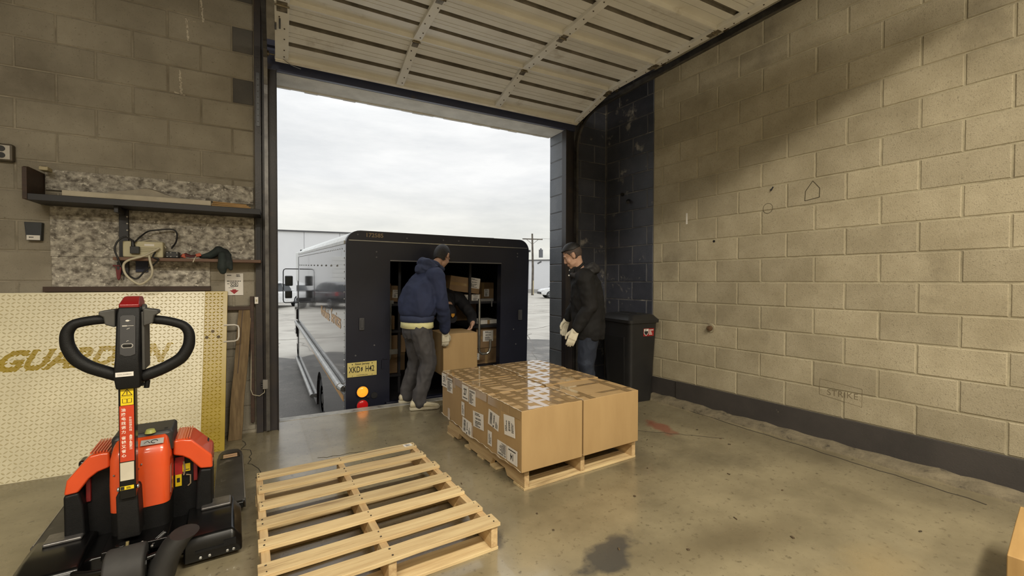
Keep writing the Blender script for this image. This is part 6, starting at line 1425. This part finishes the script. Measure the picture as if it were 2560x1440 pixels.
# forks
for sx in (-1, 1):
    b = MB(); yl = [0.30, 1.05, 1.14, 1.19, 1.215]; ws = [.076, .076, .070, .055, .030]
    x0 = sx * 0.352
    top = [(x0 - w, y) for y, w in zip(yl, ws)] + [(x0 + w, y) for y, w in reversed(list(zip(yl, ws)))]
    b.prism(top, 0.070, 0.083); 
    for q in (-1, 1): b.bb((x0 + q * .074 - .004, 0.30, 0.035), (x0 + q * .074 + .004, 1.06, 0.0835))
    fk = b.build('fork', mat('worn_black_fork', srgb(64, 62, 60), srgb(44, 43, 43), scale=7, rough=0.45, c3=srgb(104, 100, 94), t3=0.62, s3=12), jk_, bevel=0.004)
    b = MB()
    for y in (1.055, 1.095): b.cyl((x0 - .042, y, 0.072), (x0 + .042, y, 0.072), 0.0175, n=14)
    b.build('load_roller', mat('tan_polyurethane', srgb(176, 142, 108), rough=0.5), fk)
    b = MB()
    for p, q in (((-.055, 1.03), (.055, 1.03)), ((-.055, 1.03), (-.048, 1.12)), ((.055, 1.03), (.048, 1.12)), ((-.048, 1.12), (.048, 1.12))): b.beam((x0 + p[0], p[1], .083), (x0 + q[0], q[1], .083), .008, .006)
    b.build('roller_frame', m_jgls, fk)
    b = MB(); b.bb((x0 + sx * .073 - .0015, 0.32, 0.081), (x0 + sx * .073 + .0035, 1.05, 0.0855)); b.build('worn_edge', mat('bare_steel_edge', srgb(170, 166, 160), rough=0.35, metal=0.7), fk)
# chassis base with fenders
b = MB(); b.prism([(-.37, .32), (.37, .32), (.40, .05), (.385, -.09), (.22, -.10), (.16, -.02), (-.16, -.02), (-.22, -.10), (-.385, -.09), (-.40, .05)], 0.045, 0.115); b.bb((-.26, .28, .05), (.26, .36, .46)); b.bb((-.425, .28, .04), (.425, .36, .082)); b.build('chassis', m_jgls, jk_, bevel=0.012)
for sx in (-1, 1):
    b = MB(); rings = []
    for y, z1 in ((-.135, .095), (-.11, .135), (.0, .155), (.16, .160), (.22, .13)):
        x0, x1 = sx * .175, sx * .405
        rings.append([Vector((x0, y, .025)), Vector((x1, y, .025)), Vector((x1, y, z1 - .05)), Vector((x1 - sx * .035, y, z1)), Vector((x0, y, z1))])
    b.loft(rings); fd_ = b.build('fender', m_jgls, jk_, bevel=0.010)
    b = MB(); b.box((sx * .30, -.138, .075), (.16, .008, .012)); b.box((sx * .355, -.138, .088), (.05, .010, .020)); b.build('fender_slot', m_jblk, fd_)
    b = MB()
    for x in (.24, .275, .345, .37): b.ell((sx * x, -.139, .045), (.007, .004, .007), nu=8, nv=6)
    b.build('bolt', m_alu, fd_, kind='stuff')
    b = MB(); b.bb((sx * .285 - .055, .10, .155), (sx * .285 + .075, .20, .172)); b.build('step_plate', mat('bare_step_steel', srgb(126, 124, 122), srgb(92, 90, 90), scale=10, rough=0.35, metal=0.6), jk_, bevel=0.008)
    b = MB(); b.cyl((sx * .30, -.03, .05), (sx * .345, -.03, .05), .05, n=20); cw = b.build('caster_wheel', m_tyre, jk_, bevel=0.008); b = MB(); b.cyl((sx * .297, -.03, .05), (sx * .348, -.03, .05), .022, n=12); b.build('hub', m_alu, cw)
# battery towers and red shoulder arches
for sx, pol in ((-1, [(-.118, .526), (-.150, .528), (-.190, .523), (-.266, .425), (-.276, .358), (-.228, .361), (-.189, .418), (-.160, .441), (-.118, .455)]), (1, [(.118, .532), (.150, .534), (.194, .523), (.279, .428), (.281, .360), (.228, .366), (.182, .426), (.155, .446), (.118, .459)])):
    b = MB(); xz(b, pol, .13, .36); a_ = b.build('shoulder_cover', m_jred, jk_, bevel=0.010, seg=3)
    b = MB()
    for k in range(6):
        x = sx * (.130 + .011 * k); b.bb((x - .0025, .14, .530), (x + .0025, .35, .5365))
    b.build('cooling_rib', m_jred, a_)
    b = MB(); xz(b, [(sx * .20, .06), (sx * .277, .06), (sx * .279, .356), (sx * .226, .362), (sx * .212, .30)], .135, .36); b.build('side_tower', m_jblk, jk_, bevel=0.012)
    b = MB(); xz(b, [(sx * .10, .06), (sx * .215, .06), (sx * .222, .40), (sx * .16, .44), (sx * .10, .45)], .20, .36); rec = b.build('battery_case', m_jblk, jk_, bevel=0.006)
    b = MB(); b.bb((sx * .205 - .009, .185, .29), (sx * .205 + .009, .205, .40)); b.build('red_latch', mat('dark_red_plastic', srgb(120, 30, 30), rough=0.5), rec, bevel=0.004)
rec = [o for o in bpy.data.objects if o.name.startswith('battery_case')][-1]
b = MB(); b.bb((.118, .196, .335), (.150, .200, .41)); b.bb((.120, .195, .385), (.158, .1955, .425)); b.build('red_tag', mat('red_cable_tag', srgb(176, 40, 40), rough=0.5), rec)
b = MB(); b.bb((.120, .194, .275), (.146, .196, .335)); b.bb((.150, .196, .345), (.182, .1975, .385)); yt = b.build('warning_tag', m_cyel, rec)
b = MB(); b.bb((.126, .1935, .295), (.139, .194, .318)); b.bb((.154, .1955, .352), (.178, .196, .356)); b.build('tag_print', m_ink, yt)
b = MB(); b.tube([(.155, .194, .40), (.160, .190, .36), (.155, .190, .33)], .004, 6); b.tube([(.165, .19, .33), (.183, .19, .325), (.183, .19, .28), (.172, .19, .27)], .0035, 6); b.build('cable', m_tan, rec)
# centre cowl
def plan(x0, x1, y0, y1, r, z, n=5, dz=0.0):
    P = []
    for cx, cy, a0 in ((x1 - r, y0 + r, -90), (x1 - .004, y1, 0), (x0 + .004, y1, 90), (x0 + r, y0 + r, 180)):
        if cy == y1: P.append(Vector((x1 if a0 == 0 else x0, y1, z + dz))); continue
        for k in range(n + 1):
            a = R_(a0 + 90 * k / n); P.append(Vector((cx + r * math.cos(a), cy + r * math.sin(a), z)))
    return P
b = MB(); b.loft([plan(-.104, .113, .020, .24, .035, .274), plan(-.106, .115, .018, .24, .035, .40), plan(-.104, .113, .026, .24, .035, .510), plan(-.096, .106, .050, .24, .03, .560), plan(-.088, .098, .085, .24, .03, .585)])
cw = smooth_by_angle(b.build('front_cowl', m_jred, jk_), 35)
b = MB(); b.loft([plan(-.100, .110, .030, .24, .03, .06), plan(-.103, .112, .026, .24, .035, .20), plan(-.104, .113, .024, .24, .035, .276)]); smooth_by_angle(b.build('lower_cowl', m_jblk, jk_), 35)
b = MB(); b.loft([plan(-.108, .122, .095, .30, .02, .50), plan(-.108, .122, .095, .30, .02, .588), plan(-.100, .114, .105, .29, .02, .602)]); tc = b.build('top_cover', mat('dark_grey_cover', srgb(52, 52, 52), rough=0.45), jk_, bevel=0.006)
b = MB(); b.cyl((.035, .10, .600), (.035, .10, .616), .022, .016, n=16); b.build('key_knob', mat('pale_green_knob', srgb(196, 200, 110), rough=0.4), tc)
b = MB(); b.bb((.085, .13, .600), (.098, .145, .6035)); b.build('screw_recess', m_ink, tc)
M = frame((.048, .052, .5655), (1, 0, 0), (0, .82, .57)); b = MB(); b.box(M @ Vector((0, 0, .004)), (.085, .032, .001), M.to_3x3()); sc_ = b.build('cowl_sticker', mat('grey_sticker', srgb(188, 186, 184), rough=0.4), cw); b = MB(); b.tube([M @ Vector((.008 + .012 * math.cos(a), .009 * math.sin(a), .0055)) for a in (k * math.pi / 7 for k in range(12))], .0016, 5); b.tube([M @ Vector((-.03, -.004, .0055)), M @ Vector((-.018, .006, .0055)), M @ Vector((-.008, -.006, .0055))], .0014, 5); b.build('sticker_mark', m_ink, sc_)
b = MB(); b.bb((.1145, .045, .31), (.1165, .085, .44)); b.build('rating_plate', mat('pale_red_plate', srgb(170, 110, 96), rough=0.5), cw)
b = MB(); b.bb((-.005, .016, .46), (.004, .019, .464)); b.ell((.012, .017, .48), (.004, .003, .004), nu=8, nv=6); b.ell((-.085, .018, .45), (.004, .003, .004), nu=8, nv=6); b.build('screw', m_alu, cw)
# mast cover, mast and its stickers
b = MB(); b.loft([[Vector(p) for p in ((-.060, -.08, .19), (.020, -.08, .19), (.020, .03, .19), (-.060, .03, .19))], [Vector(p) for p in ((-.062, -.085, .385), (.013, -.085, .385), (.013, .03, .385), (-.062, .03, .385))], [Vector(p) for p in ((-.054, -.080, .405), (.008, -.080, .405), (.008, .03, .405), (-.054, .03, .405))]]); b.build('tiller_cover', m_jblk, jk_, bevel=0.008)
b = MB(); b.bb((-.046, -.105, .38), (.010, -.045, .875)); ms = b.build('tiller', m_jgls, jk_, bevel=0.004)
YM = -.1055
def patch(name, x0, x1, z0, z1, m, y=YM, parent=ms): b = MB(); b.bb((x0, y - .0008, z0), (x1, y + .0004, z1)); return b.build(name, m, parent)
cs = patch('caution_sticker', -.038, .005, .792, .868, m_cyel)
Q = frame((-.0165, YM - .001, .832), (1, 0, 0), (0, 0, 1))
b = MB()
for p, q in (((-.017, .003), (.017, .003)), ((.017, .003), (0, .030)), ((0, .030), (-.017, .003))): b.beam(Q @ Vector((*p, 0)), Q @ Vector((*q, 0)), .0005, .003, up=(0, 0, 1)) if abs(p[1] - q[1]) < 1e-6 else b.beam(Q @ Vector((*p, 0)), Q @ Vector((*q, 0)), .003, .0005, up=(0, -1, 0))
put_text(b, '!', .020, Q @ Matrix.Translation((0, .0135, .0002)), weight=.001)
for s in (-1, 1):
    b.beam(Q @ Vector((s * .001, -.030, 0)), Q @ Vector((s * .001, -.012, 0)), .0016, .0005, up=(0, -1, 0)); b.beam(Q @ Vector((s * .015, -.029, 0)), Q @ Vector((s * .015, -.010, 0)), .0022, .0005, up=(0, -1, 0))
    b.beam(Q @ Vector((s * .001, -.030, 0)), Q @ Vector((s * .015, -.029, 0)), .0005, .002, up=(0, 0, 1)); b.beam(Q @ Vector((s * .001, -.013, 0)), Q @ Vector((s * .012, -.011, 0)), .0005, .0016, up=(0, 0, 1))
b.beam(Q @ Vector((-.020, -.003, 0)), Q @ Vector((.020, -.003, 0)), .0005, .001, up=(0, 0, 1))
b.build('caution_print', mat('brown_ink', srgb(96, 76, 14), rough=0.5), cs)
rs_ = patch('red_sticker', -.042, .006, .545, .790, m_stripred)
b = MB()
for i, ch_ in enumerate('油换电找诺力'): put_text(b, ch_, .0155, frame((-.029, YM - .0009, .771 - i * .0193), (1, 0, 0), (0, 0, 1)), depth=.0002, weight=.0003)
for i, ch_ in enumerate('省钱又省心'): put_text(b, ch_, .0155, frame((-.029, YM - .0009, .771 - 6.35 * .0193 - i * .0193), (1, 0, 0), (0, 0, 1)), depth=.0002, weight=.0003)
for i, ch_ in enumerate('补贴回馈热线'): put_text(b, ch_, .0098, frame((-.006, YM - .0009, .735 - i * .0108), (1, 0, 0), (0, 0, 1)), depth=.0002, weight=.0001)
put_text(b, '4001-603611', .0125, frame((-.006, YM - .0009, .628), (0, 0, -1), (1, 0, 0)), depth=.0002, weight=.0004, sx=1.0)
b.build('sticker_lettering', mat('white_print', srgb(236, 226, 214), rough=0.5), rs_)
patch('blank_sticker', -.042, .004, .462, .541, mat('cream_sticker', srgb(214, 206, 186), rough=0.5))
lp = patch('small_yellow_sticker', -.043, .003, .421, .437, m_cyel); b = MB(); b.bb((-.042, YM - .0014, .422), (-.029, YM - .0008, .436)); textbars(b, frame((-.010, YM - .0010, .429), (1, 0, 0), (0, 0, 1)), -.012, .010, -.005, .005, 2); b.build('sticker_print', m_ink, lp)
for x in (-.052, .014): b = MB(); b.ell((x, -.085, .42), (.006, .010, .010), nu=10, nv=8); b.build('pin', m_alu, ms)
# control head
b = MB(); b.loft([[Vector(p) for p in ((-.050, -.125, .865), (.030, -.125, .865), (.034, -.045, .865), (-.052, -.045, .865))], [Vector(p) for p in ((-.055, -.145, .93), (.034, -.145, .93), (.040, -.045, .93), (-.060, -.045, .93))], [Vector(p) for p in ((-.050, -.138, 1.0), (.030, -.138, 1.0), (.036, -.050, 1.0), (-.054, -.050, 1.0))], [Vector(p) for p in ((-.046, -.120, 1.19), (.034, -.120, 1.19), (.040, -.035, 1.19), (-.050, -.035, 1.19))], [Vector(p) for p in ((-.043, -.105, 1.222), (.031, -.105, 1.222), (.037, -.02, 1.222), (-.046, -.02, 1.222))]])
hd2 = b.build('control_head', m_jblk, jk_, bevel=0.008)
HP = frame((-.008, -.1305, 1.095), (1, 0, 0), (0, .094, .995))
b = MB(); b.prism([(-.026, -.075), (-.008, -.085), (.010, -.085), (.026, -.078), (.026, .085), (.018, .092), (-.018, .092), (-.026, .085)], -.001, .002, HP); pn_ = b.build('control_panel', m_jpan, hd2, bevel=0.002)
b = MB(); b.ell(HP @ Vector((-.001, .068, .0025)), (.0068, .0012, .0042), nu=12, nv=6); b.beam(HP @ Vector((.004, .069, .0025)), HP @ Vector((.010, .069, .0025)), .002, .0008); b.bb(HP @ Vector((-.018, .044, .002)), HP @ Vector((-.002, .048, .003))); b.bb(HP @ Vector((-.001, .0452, .002)), HP @ Vector((.020, .0466, .003)))
b.tube([HP @ Vector(p) for p in ((-.003, .031, .0025), (.001, .034, .0025), (.004, .034, .0025), (.006, .037, .0025))], .0011, 5); b.tube([HP @ Vector(p) for p in ((-.004, -.022, .0025), (0, -.018, .0025), (.004, -.019, .0025))], .001, 5); b.build('panel_symbols', mat('pale_symbol', srgb(206, 202, 194), rough=0.5), pn_)
b = MB(); b.tube([HP @ Vector((.016 * (1 if -math.pi / 2 < a < math.pi / 2 else -1) * 0.62 + .0085 * math.cos(a) - .001, -.040 + .0085 * math.sin(a), .0025)) for a in (-math.pi / 2 + .01 + 2 * math.pi * k / 20 for k in range(20))], .0013, 5, closed=True); b.build('switch_ring', mat('pale_symbol'), pn_)
b = MB(); b.box(HP @ Vector((-.001, -.040, .003)), (.026, .012, .006), HP.to_3x3()); b.build('rocker_switch', m_jgls, pn_, bevel=0.002)
lb = MB(); lb.bb((-.047, -.1462, .925), (.012, -.1448, .944)); l_ = lb.build('serial_label', m_paper, hd2); b = MB(); put_text(b, 'N20LZ00883M', .0075, frame((-.0175, -.1465, .934), (1, 0, 0), (0, 0, 1)), depth=.0001); b.build('label_print', m_inkg, l_)
b = MB(); b.loft([[Vector(p) for p in ((-.041, -.108, 1.218), (.029, -.108, 1.218), (.034, -.01, 1.218), (-.043, -.01, 1.218))], [Vector(p) for p in ((-.040, -.112, 1.232), (.028, -.112, 1.232), (.034, .0, 1.236), (-.042, .0, 1.236))], [Vector(p) for p in ((-.030, -.055, 1.266), (.022, -.055, 1.266), (.028, .0, 1.266), (-.032, .0, 1.266))]])
b.build('red_button', mat('deep_red_button', srgb(140, 24, 28), rough=0.3, coat=0.3), hd2, bevel=0.005)
b = MB(); b.bb((.034, -.11, .94), (.046, .035, 1.20)); b.cyl((.030, -.05, 1.205), (.046, -.05, 1.205), .026, n=18); b.build('side_cheek', m_jgry, hd2, bevel=0.004)
for sx, x0 in ((-1, -.050), (1, .042)):
    b = MB(); pol = [(x0, 1.215), (x0 + sx * .052, 1.206), (x0 + sx * .054, 1.190), (x0 + sx * .038, 1.180), (x0 + sx * .034, 1.148), (x0, 1.135)]
    xz(b, pol, -.12, -.045); b.build('thumb_lever', m_jgry, hd2, bevel=0.006)
    b = MB()
    if sx < 0: pts = [(-.075, -.08, 1.170), (-.120, -.085, 1.168), (-.165, -.085, 1.160), (-.190, -.085, 1.148), (-.205, -.085, 1.120), (-.207, -.085, 1.085), (-.200, -.085, 1.050), (-.178, -.085, 1.005), (-.140, -.085, .970), (-.095, -.085, .945), (-.04, -.085, .918)]
    else: pts = [(.072, -.08, 1.162), (.118, -.085, 1.154), (.160, -.085, 1.140), (.186, -.085, 1.124), (.201, -.085, 1.095), (.203, -.085, 1.060), (.197, -.085, 1.025), (.172, -.085, .980), (.130, -.085, .950), (.085, -.085, .928), (.03, -.085, .908)]
    Q2 = []
    for i in range(len(pts) - 1):
        a, c, e, f = (Vector(pts[j]) for j in (max(i - 1, 0), i, i + 1, min(i + 2, len(pts) - 1)))
        for k in range(5):
            t_ = k / 5; Q2.append(0.5 * ((2 * c) + (e - a) * t_ + (2 * a - 5 * c + 4 * e - f) * t_ * t_ + (3 * c - a - 3 * e + f) * t_ ** 3))
    Q2.append(Vector(pts[-1])); n_ = len(Q2)
    b.tube(Q2, [.020 + .006 * min(1, max(0, (i / n_ - .3) / .4)) for i in range(n_)], 14); b.build('handle_grip', m_jblk, jk_, smooth=True)
b = MB(); b.cyl((.012, -.08, .872), (.048, -.08, .872), .007, n=10); b.cyl((.046, -.08, .855), (.050, -.08, .888), .010, n=10); b.tube([(.046, -.08, .885), (.044, -.08, .90), (.036, -.08, .93)], .002, 5); b.build('key_switch', m_jblk, hd2)
# drive unit below the mast
b = MB(); b.cyl((-.085, -.16, .095), (.05, -.16, .095), .095, n=36); dw = b.build('drive_wheel', mat('grey_tyre', srgb(56, 55, 54), srgb(46, 45, 45), scale=10, rough=0.7), jk_, bevel=0.012)
b = MB(); b.cyl((-.090, -.16, .095), (.055, -.16, .095), .05, n=20); b.build('wheel_hub', m_jgls, dw)
b = MB(); b.loft([[Vector((x, -.20 + .02 * math.cos(k), z)) if False else Vector((.095 + .055 * math.cos(k) + off, -.17 + .07 * math.sin(k), z)) for k in (2 * math.pi * j / 16 for j in range(16))] for z, off in ((.02, .0), (.10, .02), (.17, .06), (.20, .09))]); smooth_by_angle(b.build('drive_motor', mat('grey_cast_housing', srgb(46, 45, 44), srgb(36, 35, 35), scale=8, rough=0.55), jk_), 40)
b = MB(); pts = [(.21 * math.cos(a) - .01, -.05 + .13 * math.sin(a) * -1, .125 + .012 * math.cos(a)) for a in (R_(-15) + R_(210) * k / 16 for k in range(17))]; b.tube(pts, .012, 10); b.build('steering_ring', m_jgls, jk_, smooth=True)
b = MB(); b.bb((-.11, -.10, .125), (.12, .06, .165)); b.cyl((-.04, -.11, .10), (-.04, -.11, .19), .022, n=14); b.cyl((.06, -.09, .14), (.11, -.07, .175), .016, n=10); b.build('linkage', m_jgls, jk_, bevel=0.006)
b = MB(); b.tube([(-.018, -.125, .20), (-.020, -.13, .165), (-.022, -.132, .135)], .006, 8); b.build('lift_rod', mat('brass_rod', srgb(196, 180, 130), rough=0.3, metal=0.7), jk_)
b = MB()
for p in ((-.035, -.175, .125), (.02, -.16, .16), (.065, -.13, .155), (.085, -.15, .118), (-.075, -.17, .09), (.03, -.12, .178)): b.ell(p, (.006, .006, .006), nu=8, nv=6)
b.build('bolt', m_alu, jk_, kind='stuff')
for x in (.215, .225): pass
b = MB(); b.box((.165, -.10, .10), (.055, .02, .05)); b.box((.165, -.112, .105), (.03, .006, .02)); b.build('caster_bracket', m_jgls, jk_, bevel=0.005)
